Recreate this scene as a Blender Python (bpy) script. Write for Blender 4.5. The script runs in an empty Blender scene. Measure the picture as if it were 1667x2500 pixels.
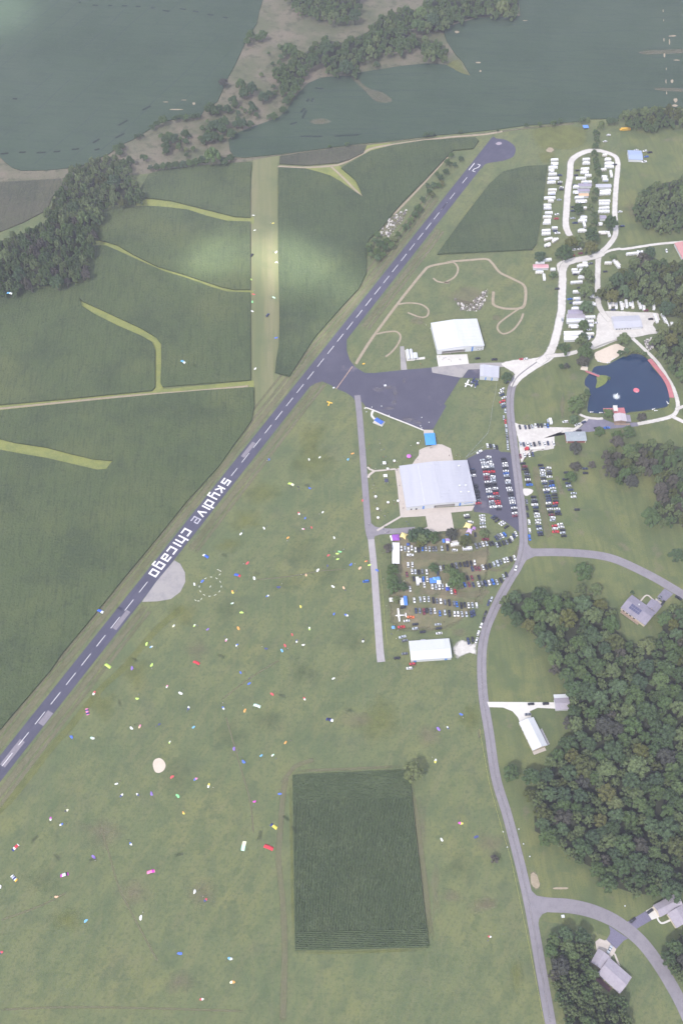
# Airfield with runway, parachutes, parked cars and woods, seen from a plane on a hazy overcast day.
import bpy, bmesh, math, random
import numpy as np
from mathutils import Vector, Matrix
from mathutils.geometry import tessellate_polygon
S = bpy.context.scene
COL = S.collection
R = math.radians
# ------------------------------------------------------------------ camera, world, sun, exposure
CAM_H, DEP = 690.0, R(56.35)
cd = bpy.data.cameras.new("camera"); cam = bpy.data.objects.new("camera", cd); COL.objects.link(cam)
cd.sensor_fit = 'HORIZONTAL'; cd.sensor_width = 24.0; cd.lens = 35.0
cd.clip_start = 1.0; cd.clip_end = 9000.0
cam.location = (0, 0, CAM_H); cam.rotation_euler = (math.pi/2 - DEP, 0, 0)
S.camera = cam
SUN_EL, SUN_AZ = R(52), R(215)            # azimuth clockwise from +Y
wd = bpy.data.worlds.new("World"); S.world = wd; wd.use_nodes = True
wn = wd.node_tree.nodes; bg = wn["Background"]
sky = wn.new("ShaderNodeTexSky"); sky.sky_type = 'NISHITA'; sky.sun_disc = False
sky.sun_elevation = SUN_EL; sky.sun_rotation = SUN_AZ; sky.air_density = 1.2; sky.dust_density = 3.0; sky.ozone_density = 1.0
wd.node_tree.links.new(sky.outputs[0], bg.inputs[0]); bg.inputs[1].default_value = 0.09
sl = bpy.data.lights.new("sun", 'SUN'); sl.energy = 4.8; sl.angle = R(1.6); sl.color = (1.0, 0.97, 0.92)
so = bpy.data.objects.new("sun", sl); COL.objects.link(so)
sd = Vector((math.sin(SUN_AZ)*math.cos(SUN_EL), math.cos(SUN_AZ)*math.cos(SUN_EL), math.sin(SUN_EL)))
so.rotation_euler = sd.to_track_quat('Z', 'Y').to_euler(); so.location = sd*800
S.view_settings.view_transform = 'Standard'; S.view_settings.look = 'None'
S.view_settings.exposure = 1.80; S.view_settings.gamma = 1.0; S.view_settings.use_curve_mapping = False
S.cycles.max_bounces = 6; S.cycles.volume_bounces = 1; S.cycles.transparent_max_bounces = 12
S.cycles.use_denoising = True
HAZE_DENSITY, HAZE_COLOR = 0.0001, (0.80, 0.79, 1.0, 1)
rnd = random.Random(7)
# ------------------------------------------------------------------ survey: photo point -> place on the land
FPX = 35/24*1667
def W(x, y, z=0.0):
    """World point at height z that the surveyed photo point (1667 x 2500) belongs to."""
    u, v = (x-833.5)/FPX, (y-1250)/FPX
    den = math.sin(DEP)+v*math.cos(DEP); k = (CAM_H-z)/den
    return Vector((u*k, (math.cos(DEP)-v*math.sin(DEP))*k, z))
def crop(ox, oy, s=2.6133):
    return lambda pts: [(ox+p[0]/s, oy+p[1]/s)+tuple(p[2:]) for p in pts]
A, B, C = crop(0,0), crop(500,0), crop(1067,0)
D, E, F = crop(0,500), crop(500,500), crop(1067,500)
G, H, I = crop(0,1000), crop(500,1000), crop(1067,1000)
J, K, L = crop(0,1500), crop(500,1500), crop(1067,1500)
M, N = crop(0,1900), crop(1067,1900)
Z1, Z2, Z3, Z4 = crop(1130,1080,5.227), crop(900,1250,5.227), crop(1080,1250,7.127), crop(1060,1440,7.127)
R1, R2, R3 = crop(1300,360,6.533), crop(1290,560,7.127), crop(1340,690,4.795)
R4, R5 = crop(1400,1000,5.873), crop(1140,840,4.9)
T1, T2, T3, T4 = crop(340,1140,6.03), crop(880,980,5.227), crop(940,760,5.227), crop(1130,330,11.2)
H1, H2 = crop(1480,1400,8.385), crop(1400,2180,5.873)
# ------------------------------------------------------------------ mesh helpers
class MB:
    def __init__(s): s.v, s.f, s.m = [], [], []
    def add(s, vs, fs, m=0):
        o = len(s.v); s.v += [tuple(p) for p in vs]; s.f += [tuple(i+o for i in f) for f in fs]; s.m += [m]*len(fs)
    def hexa(s, p, m=0):   # p[0:4] bottom ccw, p[4:8] top ccw
        s.add(p, [(3,2,1,0),(4,5,6,7),(0,1,5,4),(1,2,6,5),(2,3,7,6),(3,0,4,7)], m)
    def box(s, x0, x1, y0, y1, z0, z1, m=0):
        s.hexa([(x0,y0,z0),(x1,y0,z0),(x1,y1,z0),(x0,y1,z0),(x0,y0,z1),(x1,y0,z1),(x1,y1,z1),(x0,y1,z1)], m)
    def taper(s, x0, x1, y0, y1, z0, z1, dx, dy, m=0):
        s.hexa([(x0,y0,z0),(x1,y0,z0),(x1,y1,z0),(x0,y1,z0),(x0+dx,y0+dy,z1),(x1-dx,y0+dy,z1),(x1-dx,y1-dy,z1),(x0+dx,y1-dy,z1)], m)
    def tube(s, a, b, r0, r1=None, n=6, m=0):
        a, b = Vector(a), Vector(b); r1 = r0 if r1 is None else r1
        q = (b-a).to_track_quat('Z', 'Y'); vs = []
        for c, r in ((a, r0), (b, r1)):
            for i in range(n):
                t = 2*math.pi*i/n; vs.append(c+q @ Vector((r*math.cos(t), r*math.sin(t), 0)))
        s.add(vs, [(i, (i+1) % n, n+(i+1) % n, n+i) for i in range(n)]+[tuple(range(n-1,-1,-1)), tuple(range(n, 2*n))], m)
    def lathe(s, prof, n=12, c=(0,0,0), m=0):
        vs = []
        for r, z in prof:
            for i in range(n):
                t = 2*math.pi*i/n; vs.append((c[0]+r*math.cos(t), c[1]+r*math.sin(t), c[2]+z))
        fs = [(k*n+i, k*n+(i+1) % n, (k+1)*n+(i+1) % n, (k+1)*n+i) for k in range(len(prof)-1) for i in range(n)]
        fs += [tuple(range(n-1,-1,-1)), tuple((len(prof)-1)*n+i for i in range(n))]
        s.add(vs, fs, m)
    def mesh(s, name, mats, smooth=False):
        me = bpy.data.meshes.new(name); me.from_pydata(s.v, [], s.f)
        for m in (mats if isinstance(mats, (list, tuple)) else [mats]): me.materials.append(m)
        me.polygons.foreach_set("material_index", s.m)
        if smooth: me.polygons.foreach_set("use_smooth", [True]*len(me.polygons))
        me.update(); return me
    def obj(s, name, mats, parent=None, smooth=False):
        return link(name, s.mesh(name, mats, smooth), parent)
def link(name, me, parent=None, loc=None, rz=None):
    o = bpy.data.objects.new(name, me); COL.objects.link(o)
    if parent is not None: o.parent = parent
    if loc is not None: o.location = loc
    if rz is not None: o.rotation_euler = (0, 0, rz)
    return o
def tag(o, label=None, cat=None, group=None, kind=None):
    for k, v in (("label", label), ("category", cat), ("group", group), ("kind", kind)):
        if v: o[k] = v
    return o
def thing(name, label, cat, loc=(0,0,0), rz=0, group=None):
    return tag(link(name, None, None, loc, rz), label, cat, group)
def copy_tree(o, parent=None):
    c = o.copy(); COL.objects.link(c)
    if parent is not None: c.parent = parent
    for ch in o.children: copy_tree(ch, c)
    return c
ORD = ("first second third fourth fifth sixth seventh eighth ninth tenth eleventh twelfth thirteenth fourteenth fifteenth sixteenth seventeenth "
       "eighteenth nineteenth twentieth").split()
def ordn(i):
    if i < 20: return ORD[i]
    t, u = divmod(i+1, 10); tens = {2:"twent", 3:"thirt", 4:"fort", 5:"fift", 6:"sixt", 7:"sevent", 8:"eight"}[t]
    return tens+"ieth" if u == 0 else tens+"y-"+ORD[u-1]
# ------------------------------------------------------------------ materials
MATS = {}
def surf(name, base, rough=0.9, layers=(), bump=None, spec=0.3, obj=False, metal=0.0, rand=None, alpha=None):
    """layers: (colour, scale per metre, low, high, amount, stretch_y, turn_degrees)."""
    if name in MATS: return MATS[name]
    m = bpy.data.materials.new(name); MATS[name] = m; m.use_nodes = True
    nt = m.node_tree; n = nt.nodes; l = nt.links; b = n["Principled BSDF"]
    b.inputs["Roughness"].default_value = rough; b.inputs["Metallic"].default_value = metal
    b.inputs["Specular IOR Level"].default_value = spec
    if obj: src = n.new("ShaderNodeTexCoord").outputs["Object"]
    else: src = n.new("ShaderNodeNewGeometry").outputs["Position"]
    rgb = n.new("ShaderNodeRGB"); rgb.outputs[0].default_value = (*base, 1); cur = rgb.outputs[0]
    def noise(scale, stretch=1, turn=0, det=5.5):
        mp = n.new("ShaderNodeMapping"); mp.vector_type = 'TEXTURE'; mp.inputs["Rotation"].default_value = (0, 0, R(turn)); mp.inputs["Scale"].default_value = (1, stretch, 1)
        l.new(src, mp.inputs[0]); t = n.new("ShaderNodeTexNoise"); t.inputs["Scale"].default_value = scale
        t.inputs["Detail"].default_value = det; t.inputs["Roughness"].default_value = 0.6; l.new(mp.outputs[0], t.inputs["Vector"]); return t.outputs["Fac"]
    if rand:
        oi = n.new("ShaderNodeObjectInfo"); cr = n.new("ShaderNodeValToRGB"); cr.color_ramp.interpolation = 'CONSTANT'
        e = cr.color_ramp.elements; e[0].color = (*rand[0], 1); e[0].position = 0
        for i, c in enumerate(rand[1:]):
            if i == 0: x = e[1]; x.position = 1/len(rand)
            else: x = e.new((i+1)/len(rand))
            x.color = (*c, 1)
        l.new(oi.outputs["Random"], cr.inputs[0]); cur = cr.outputs[0]
    for (c, sc, lo, hi, amt, *st) in layers:
        f = noise(sc, st[0] if st else 1, st[1] if len(st) > 1 else 0)
        mr = n.new("ShaderNodeMapRange"); mr.inputs["From Min"].default_value = lo; mr.inputs["From Max"].default_value = hi
        mr.inputs["To Max"].default_value = amt; l.new(f, mr.inputs[0])
        mx = n.new("ShaderNodeMix"); mx.data_type = 'RGBA'; l.new(mr.outputs[0], mx.inputs[0]); l.new(cur, mx.inputs[6]); mx.inputs[7].default_value = (*c, 1); cur = mx.outputs[2]
    l.new(cur, b.inputs["Base Color"])
    if bump:
        bp = n.new("ShaderNodeBump"); bp.inputs["Strength"].default_value = bump[1]; bp.inputs["Distance"].default_value = bump[2] if len(bump) > 2 else 0.3
        l.new(noise(bump[0], bump[3] if len(bump) > 3 else 1, bump[4] if len(bump) > 4 else 0), bp.inputs["Height"]); l.new(bp.outputs[0], b.inputs["Normal"])
    if alpha:    # ragged edge: the sheet's own 'edge' value against a noise
        at = n.new("ShaderNodeAttribute"); at.attribute_name = "edge"
        ad = n.new("ShaderNodeMath"); ad.operation = 'ADD'; l.new(at.outputs["Fac"], ad.inputs[0]); l.new(noise(alpha[0], 1, 0, 5.0), ad.inputs[1])
        mr = n.new("ShaderNodeMapRange"); mr.inputs["From Min"].default_value = alpha[1]; mr.inputs["From Max"].default_value = alpha[2]; mr.inputs["To Max"].default_value = alpha[3]
        l.new(ad.outputs[0], mr.inputs[0]); l.new(mr.outputs[0], b.inputs["Alpha"])
    return m
def paint(name, c, rough=0.45, spec=0.4): return surf(name, c, rough, spec=spec, obj=True)
def mix3(a, b, t): return tuple(x+(y-x)*t for x, y in zip(a, b))
G0 = (.130,.150,.064)
GRASS = surf("mown_grass", G0, layers=[((.088,.120,.054),.026,.45,.62,.75),((.172,.176,.066),.017,.49,.66,.7),((.165,.145,.090),.030,.57,.72,.4),
    ((.068,.098,.046),.09,.47,.60,.42,3,-32),((.160,.155,.075),.13,.51,.64,.36,5,-32),((.076,.104,.046),.11,.53,.62,.55),((.150,.152,.072),.35,.5,.64,.30,30,1.5),((.080,.102,.050),.8,.5,.64,.30,26,-31),((.072,.098,.048),.06,.54,.68,.6),((.062,.082,.040),.45,.5,.66,.55),((.150,.155,.075),1.3,.5,.68,.45)], bump=(1.2,.6,.3))
LAWN = surf("lawn_grass", (.115,.136,.053), layers=[((.160,.164,.062),.025,.46,.64,.8),((.076,.104,.044),.045,.48,.62,.75),((.085,.105,.045),.20,.46,.60,.55,9,4),((.165,.14,.095),.06,.58,.70,.6),((.066,.086,.042),.9,.5,.68,.5)], bump=(1.4,.5,.2))
SOFT = (.12,.85,1.75)
DRY = surf("dry_grass", (.200,.180,.115), layers=[((.125,.132,.06),.10,.46,.6,.7,5,-30),((.24,.21,.14),.25,.52,.66,.5,6,-30),((.11,.12,.06),.8,.5,.65,.4)], bump=(1.2,.5,.2), alpha=(.25,.75,1.6,.62))
PARKGRASS = surf("worn_grass", (.135,.132,.068), layers=[((.215,.175,.115),.045,.44,.60,.8),((.085,.108,.048),.07,.5,.62,.7),((.09,.10,.05),.6,.5,.66,.45)], bump=(1.2,.5,.2), alpha=(.12,.7,1.1,1))
YELLOWGRASS = surf("bright_grass", (.200,.215,.062), layers=[((.125,.155,.055),.09,.46,.62,.6),((.25,.245,.09),.3,.5,.66,.5),((.10,.13,.05),.8,.52,.68,.5)], bump=(1.0,.6,.3), alpha=(.2,.62,.95,1))
STRIP = surf("strip_grass", (.150,.160,.075), layers=[((.21,.19,.11),.12,.46,.6,.6,25,2.7),((.105,.13,.06),.09,.5,.62,.6,18,2.7),((.09,.12,.055),.03,.52,.7,.5),((.11,.12,.06),.9,.5,.66,.4)], bump=(1.2,.5,.2))
MEADOW = surf("meadow_grass", (.150,.135,.095), layers=[((.092,.104,.056),.018,.42,.58,.9),((.185,.150,.12),.035,.5,.66,.6),((.062,.074,.040),.10,.52,.62,.75),((.10,.08,.065),.5,.5,.65,.5)], bump=(.7,.8,.5))
SOY = surf("soybean_crop", (.040,.066,.038), layers=[((.029,.052,.028),.010,.46,.62,.8),((.052,.076,.046),.022,.5,.66,.5),((.024,.043,.031),.020,.47,.64,.45,.10,-6),((.046,.070,.046),.035,.50,.68,.4,.10,-4),((.056,.078,.058),.3,.5,.64,.55,.25,-6)], bump=(.5,.8,.5,.3,-6))
def cropmat(name, base, rowturn=2.6, yel=.35):
    return surf(name, base, layers=[(mix3(base,(.150,.155,.055),.75),.014,.50,.66,yel),(mix3(base,(.020,.034,.022),.6),.02,.48,.64,.6),(mix3(base,(.085,.10,.045),.6),.06,.54,.68,.5),
        (mix3(base,(.022,.036,.018),.8),.75,.50,.64,.55,16,rowturn),(mix3(base,(.11,.13,.055),.7),.45,.52,.68,.5),(mix3(base,(.016,.026,.014),.8),.30,.58,.68,.55)], bump=(.5,1.0,1.4))
CORN = cropmat("corn_crop", (.066,.090,.036)); CORN2 = cropmat("late_corn_crop", (.055,.078,.034), 2.6, .25); CORN3 = cropmat("dull_crop", (.080,.078,.054), 2.6, .1)
CORNPLANT = surf("corn_leaves", (.070,.098,.046), layers=[((.10,.126,.062),.05,.46,.64,.6),((.044,.064,.032),.7,.5,.64,.6),((.12,.15,.075),1.6,.55,.7,.5)])
ASPHALT = surf("asphalt", (.066,.065,.098), layers=[((.095,.091,.128),.06,.46,.62,.6),((.055,.053,.085),.35,.5,.62,.55,8,-30),((.13,.125,.165),.9,.58,.7,.35),((.06,.058,.10),.03,.52,.64,.4)], bump=(2,.15,.05))
APRON = surf("apron_asphalt", (.068,.066,.098), layers=[((.092,.088,.122),.05,.46,.64,.6),((.30,.255,.27),.028,.60,.72,.45),((.055,.053,.083),.2,.5,.64,.4),((.12,.115,.15),1.0,.55,.7,.3)], bump=(2,.15,.05))
PATCH = surf("old_asphalt_patch", (.215,.195,.225), layers=[((.17,.155,.18),.6,.45,.6,.6)])
ROAD = surf("road_asphalt", (.215,.198,.222), layers=[((.18,.165,.188),.25,.46,.62,.6),((.255,.235,.255),.08,.5,.66,.5),((.155,.145,.165),1.2,.54,.68,.4)], bump=(2,.15,.05))
GRAVEL = surf("gravel", (.52,.49,.465), layers=[((.43,.40,.38),.08,.46,.64,.7),((.60,.57,.545),.3,.5,.66,.6),((.42,.385,.365),.9,.58,.72,.5)], bump=(2,.3,.05), alpha=(.3,.72,1.25,1))
CONCRETE = surf("concrete", (.45,.395,.36), layers=[((.39,.345,.315),.15,.46,.64,.5),((.50,.445,.41),.5,.5,.66,.5)], bump=(2,.1,.03))
PALECONC = surf("pale_concrete", (.56,.535,.51), layers=[((.49,.465,.44),.2,.48,.66,.5)])
PADGREY = surf("pad_concrete", (.30,.28,.275), layers=[((.215,.205,.22),.12,.46,.62,.6),((.31,.29,.30),.6,.5,.66,.5),((.12,.115,.13),.06,.66,.74,.7)])
SAND = surf("sand", (.56,.475,.40), layers=[((.49,.415,.34),.3,.46,.64,.5)], bump=(2,.4,.1), alpha=(.5,.5,.72,1))
DIRT = surf("bare_dirt", (.345,.285,.21), layers=[((.26,.215,.15),.2,.46,.64,.6),((.42,.35,.27),.7,.5,.66,.5)], bump=(2,.3,.1), alpha=(.3,.62,1.0,.85))
RUBBLE = surf("rubble", (.36,.32,.32), layers=[((.22,.20,.20),.3,.46,.6,.7),((.52,.48,.47),.9,.52,.66,.7)], bump=(1,.9,.6), alpha=(.2,.7,1.0,1))
BAREGRASS = surf("tan_grass", (.235,.195,.135), layers=[((.12,.12,.06),.15,.46,.62,.6),((.25,.21,.16),.5,.52,.68,.5)], bump=(1.2,.4,.2), alpha=(.12,.72,1.75,.42))
TRAIL = surf("worn_trail", (.165,.160,.088), layers=[((.19,.165,.11),.15,.5,.66,.5)], alpha=(.2,.6,1.5,.65))
DARKGRASS = surf("lush_grass", (.082,.112,.048), layers=[((.075,.105,.04),.2,.46,.64,.5)], alpha=(.12,.72,1.75,.28))
LIMEGRASS = surf("lime_grass", (.190,.200,.058), layers=[((.10,.125,.042),.12,.46,.62,.6)], alpha=(.12,.72,1.75,.6))
WHITEPAINT = surf("white_marking", (.74,.72,.74), layers=[((.56,.54,.58),.8,.5,.62,.5),((.30,.28,.36),2.2,.62,.72,.5)])
WATER = surf("pond_water", (.004,.022,.062), .10, layers=[((.007,.030,.072),.05,.45,.65,.6)], bump=(1.5,.06,.05), spec=.4)
# ------------------------------------------------------------------ land: sheets, ribbons, soft patches, slabs
def smooth(pts, n=5, closed=False):
    out = []; L_ = len(pts)
    for i in range(L_ if closed else L_-1):
        p0 = pts[(i-1) % L_ if closed else max(i-1, 0)]; p1 = pts[i]; p2 = pts[(i+1) % L_]; p3 = pts[(i+2) % L_ if closed else min(i+2, L_-1)]
        for k in range(n):
            t = k/n
            out.append(tuple(.5*(2*p1[j]+(p2[j]-p0[j])*t+(2*p0[j]-5*p1[j]+4*p2[j]-p3[j])*t*t+(3*p1[j]-p0[j]-3*p2[j]+p3[j])*t**3) for j in (0, 1)))
    if not closed: out.append(tuple(pts[-1][:2]))
    return out
def ccw(ps):
    a = sum(ps[i][0]*ps[(i+1) % len(ps)][1]-ps[(i+1) % len(ps)][0]*ps[i][1] for i in range(len(ps)))
    return ps if a > 0 else ps[::-1]
def ground_xy(pts): return [tuple(W(*p[:2])[:2]) for p in pts]
KZ = [0.0]
def lift(z):
    KZ[0] += .0004; return z+KZ[0]      # no two sheets share a plane
def flat(me_name, ps, z, mat, z0=None):
    z = lift(z)
    ps = ccw(ps); vs = [Vector((x, y, z)) for x, y in ps]; tris = tessellate_polygon([vs]); n = len(ps)
    fs = []
    for t in tris:
        a, b, c = (vs[i] for i in t)
        fs.append(tuple(t) if (b-a).cross(c-a).z > 0 else (t[0], t[2], t[1]))
    vv = [tuple(v) for v in vs]
    if z0 is not None:
        vv += [(x, y, z0) for x, y in ps]; fs += [(i, n+i, n+(i+1) % n, (i+1) % n) for i in range(n)]
    mb = MB(); mb.add(vv, fs); me = mb.mesh(me_name, mat)
    at = me.attributes.new("edge", 'FLOAT', 'POINT'); at.data.foreach_set("value", [1.0]*len(vv)); return me
def sheet(name, pts, z, mat, parent=None, sm=0, z0=None, kind="structure", label=None, world=False):
    ps = pts if world else ground_xy(smooth(pts, sm, True) if sm else pts)
    o = link(name, flat(name, ps, z, mat, z0), parent)
    if parent is None: tag(o, label, kind=kind)
    return o
def ribbon(name, pts, width, z, mat, parent=None, soft=False, sm=6, kind="structure", label=None, world=False):
    ps = ground_xy(smooth(pts, sm) if sm else pts) if not world else pts
    z = lift(z); ps = [Vector((*p, 0)) for p in ps]; n = len(ps); prof = ((-.5,0),(-.28,1),(.28,1),(.5,0)) if soft else ((-.5,1),(.5,1))
    vs, ed = [], []
    for i, p in enumerate(ps):
        t = (ps[min(i+1, n-1)]-ps[max(i-1, 0)]).normalized(); nr = Vector((-t.y, t.x, 0))
        w = width[0]+(width[1]-width[0])*i/(n-1) if isinstance(width, tuple) else width
        for a, e in prof:
            q = p+nr*(-a*w); vs.append((q.x, q.y, z)); ed.append(e if not soft or 0 < i < n-1 else 0)
    m = len(prof); fs = [(i*m+j, (i+1)*m+j, (i+1)*m+j+1, i*m+j+1) for i in range(n-1) for j in range(m-1)]
    mb = MB(); mb.add(vs, [f[::-1] for f in fs]); me = mb.mesh(name, mat)
    if me.polygons[0].normal.z < 0: me.flip_normals()
    at = me.attributes.new("edge", 'FLOAT', 'POINT'); at.data.foreach_set("value", [float(x) for x in ed])
    o = link(name, me, parent)
    if parent is None: tag(o, label, kind=kind)
    return o
def blob(name, pts, z, mat, parent=None, core=.55, kind="structure", label=None, sm=4):
    z = lift(z); ps = ccw(ground_xy(smooth(pts, sm, True))); n = len(ps); cx = sum(p[0] for p in ps)/n; cy = sum(p[1] for p in ps)/n
    vs = [(cx, cy, z)]+[(cx+(x-cx)*core, cy+(y-cy)*core, z) for x, y in ps]+[(x, y, z) for x, y in ps]
    fs = [(0, 1+i, 1+(i+1) % n) for i in range(n)]+[(1+i, 1+n+i, 1+n+(i+1) % n, 1+(i+1) % n) for i in range(n)]
    mb = MB(); mb.add(vs, fs); me = mb.mesh(name, mat)
    at = me.attributes.new("edge", 'FLOAT', 'POINT'); at.data.foreach_set("value", [1.0]*(n+1)+[0.0]*n)
    o = link(name, me, parent)
    if parent is None: tag(o, label, kind=kind)
    return o
def oval(cx, cy, rx, ry, n=10, wob=.2, seed=0):
    r = random.Random(seed); return [(cx+rx*math.cos(2*math.pi*i/n)*(1+r.uniform(-wob, wob)), cy+ry*math.sin(2*math.pi*i/n)*(1+r.uniform(-wob, wob))) for i in range(n)]
# ground
gm = MB(); gm.add([(-4000,-2500,0),(4000,-2500,0),(4000,6500,0),(-4000,6500,0)], [(0,1,2,3)]); g = gm.obj("ground", GRASS); tag(g, "mown grass of the landing field and airfield", kind="structure")
sheet("meadow_ground", [(-300,-200),(1300,-200),(1300,165),(1000,330),(560,400),(340,425),(0,452),(-300,470)], .02, MEADOW, label="tan meadow between the far crop fields")
sheet("lawn_ground", I([(590,470),(600,860),(760,880),(1000,890),(1200,950),(1700,1200),(1700,-400),(1300,-200),(740,130),(740,280),(560,320)]), .025, LAWN, label="lawn beside the grass car lot")
sheet("lawn_ground", L([(330,60),(320,560),(340,800),(420,1100),(520,1500),(600,1800),(650,1960),(900,1990),(1700,2300),(1700,-300),(600,-500),(480,-260)]), .030, LAWN, label="lawn round the wood and the white-roofed house")
sheet("lawn_ground", F([(500,1150),(640,1060),(760,980),(960,940),(1000,1000),(930,1100),(960,1320),(740,1380),(500,1380),(480,1250)]), .035, LAWN, label="lawn between the road and the pond")
sheet("lawn_ground", C([(1170,820),(1700,790),(1700,1520),(1400,1560),(1150,1560),(1160,1000)]), .040, LAWN, label="lawn right of the camper loop")
# crop fields: every field is a slab as high as its crop
def field(label, pts, h, mat): return sheet("crop_field", pts, h, mat, z0=0, kind="stuff", label=label)
soyNW = field("blue-green soybean field filling the upper left corner", A([(-600,-500),(1700,-500),(1677,0),(1657,60),(1637,150),(1557,290),(1497,420),(1457,490),(1387,650),(1310,690),(1280,740),(1100,762),(1030,780),(930,840),(850,890),(780,920),(700,980),(560,1040),(500,1065),(300,1085),(140,1088),(80,1070),(30,1030),(0,1000),(-600,850)]), .8, SOY)
soyNE = field("blue-green soybean field behind the runway's far end", B([(150,890),(160,960),(190,1000),(250,1005),(470,985),(1000,915),(1140,905),(1482,862)])+C([(150,850),(380,825),(560,800),(900,775),(960,760),(1170,755),(1190,720),(1300,690),(1480,685),(1568,690),(2000,690),(2000,-500),(480,-500),(525,60),(530,102),(260,112),(60,170),(40,200),(60,260),(120,350),(160,390),(215,485),(150,465),(60,415),(0,405)])+B([(1400,405),(1250,420),(1000,460),(930,485),(850,485),(740,495),(660,530),(600,590),(530,690),(470,750),(330,800),(200,850)]), .8, SOY)
field("dull brownish crop field left of the riverside trees", A([(-300,1180),(390,1140),(400,1200),(340,1250),(300,1340),(150,1420),(0,1480),(-300,1600)]), .9, CORN3)
field("corn field at the strip's far left above the first grass waterway", A([(890,1290),(900,1200),(950,1115),(1050,1085),(1240,1065),(1568,1038),(1605,1035),(1597,1130),(1597,1390),(1500,1385),(1400,1360),(1240,1320),(1100,1285),(1000,1272),(930,1265)]), 1.8, CORN)
field("corn field between the first and second grass waterways", D([(620,90),(660,50),(760,20),(830,20),(900,12),(1000,14),(1100,24),(1200,36),(1320,76),(1450,108),(1597,112),(1597,545),(1500,545),(1420,530),(1300,490),(1150,440),(1000,395),(850,320),(750,260),(640,228),(560,225),(590,120)]), 1.8, CORN)
field("corn field between the second grass waterway and the field track", D([(560,265),(680,265),(760,300),(900,365),(1050,430),(1200,475),(1350,530),(1450,560),(1597,565),(1600,1120),(1568,1125),(1300,1145),(1100,1160),(1040,1165),(1025,1140),(1030,1000),(1028,890),(1000,850),(900,790),(750,720),(620,660),(530,620),(510,598),(540,500),(570,450)]), 1.8, CORN)
field("corn field below the dark wood at the left edge", D([(509,600),(525,650),(600,700),(750,775),(900,840),(970,880),(990,930),(990,1170),(970,1190),(700,1215),(400,1245),(0,1280),(-300,1300),(-300,560),(0,560),(120,550),(300,535),(450,510),(539,500)]), 1.8, CORN)
field("large corn field at the left beside the runway", G([(-300,40),(0,11),(400,-32),(800,-72),(1000,-92),(1300,-117),(1600,-137),(1617,-137),(1622,-17),(1607,73),(1557,143),(1477,250),(1400,362),(1180,605),(1000,830),(800,1070),(600,1320),(400,1560),(320,1675),(0,2050),(-300,2400),(-300,330),(0,262),(150,290),(300,315),(450,350),(620,390),(680,385),(722,330),(600,320),(450,285),(300,245),(100,215),(0,190),(-300,150)]), 1.8, CORN)
field("corn field between the grass strip and the runway", B([(470,1072),(640,1080),(720,1100),(800,1125),(870,1165),(940,1215),(1010,1262),(985,1200),(960,1150),(900,1100),(870,1075),(920,1045),(1000,1000),(1060,965),(1200,930),(1400,900),(1568,890),(1722,880),(1747,900),(1712,950),(1582,962),(1550,995),(1400,1155),(1250,1305),(1200,1365),(1130,1455),(1050,1530),(1030,1568),(1030,1747),(980,1847),(850,1987),(700,2157),(540,2405),(448,2380),(455,2307),(472,2207),(477,2057),(467,1607)]), 1.8, CORN2)
field("narrow dull crop strip beyond the grass strip", B([(480,1000),(700,965),(1000,925),(1030,930),(1010,975),(920,1020),(850,1040),(650,1055),(475,1045)]), 1.2, CORN3)
field("dark corn field right of the runway's far half", C([(700,1057),(690,1150),(660,1400),(630,1560),(605,1595),(0,1625),(60,1540),(200,1350),(330,1180),(420,1100),(560,1066)]), 2.0, CORN2)
# square corn block with its rows built plant by plant
def corn_block():
    q = [W(x, y) for x, y in ((714,1894),(998,1882),(1046,2314),(720,2322))]; mb = MB(); r = random.Random(3)
    P = lambda u, v: (q[0]*(1-u)+q[1]*u)*(1-v)+(q[3]*(1-u)+q[2]*u)*v
    wid, dep = (q[1]-q[0]).length, (q[3]-q[0]).length
    vs, fs = [], []
    def row(a, b):
        n = max(3, int((b-a).length/.8)); t = (b-a).normalized(); nr = Vector((-t.y, t.x, 0)); o = len(vs)
        for i in range(n+1):
            p = a.lerp(b, i/n)+nr*r.uniform(-.18, .18); h = 2.2+r.uniform(-.4, .4)-(1.2 if r.random() < .015 else 0); w = r.uniform(.34, .56)
            vs.extend([tuple(p-nr*w+Vector((0, 0, 1.6+r.uniform(-.2,.2)))), tuple(p+Vector((0, 0, h))), tuple(p+nr*w+Vector((0, 0, 1.6+r.uniform(-.2,.2))))])
        for i in range(n):
            k = o+3*i; fs.extend([(k+3, k+4, k+1, k), (k+4, k+5, k+2, k+1)])
    v0, v1 = .165, .905
    nh = int(dep*v0/1.0)
    for i in range(nh): v = v0*(i+.5)/nh; row(P(0, v), P(1, v))
    nh = int(dep*(1-v1)/1.0)
    for i in range(nh): v = v1+(1-v1)*(i+.5)/nh; row(P(0, v), P(1, v))
    nv = int(wid/1.0)
    for i in range(nv): u = (i+.5)/nv; row(P(u, v0), P(u, v1))
    mb.add(vs, fs); o = mb.obj("corn_block", CORNPLANT); tag(o, "dark green block of corn in rows beside the lone tree", "corn", kind="stuff")
    sheet("shade_slab", [tuple(p[:2]) for p in q], 1.2, surf("corn_shade_leaves", (.046,.066,.034)), o, z0=0, world=True)  # slab between the rows: leaf colour darkened to stand for shade
corn_block()
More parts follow.
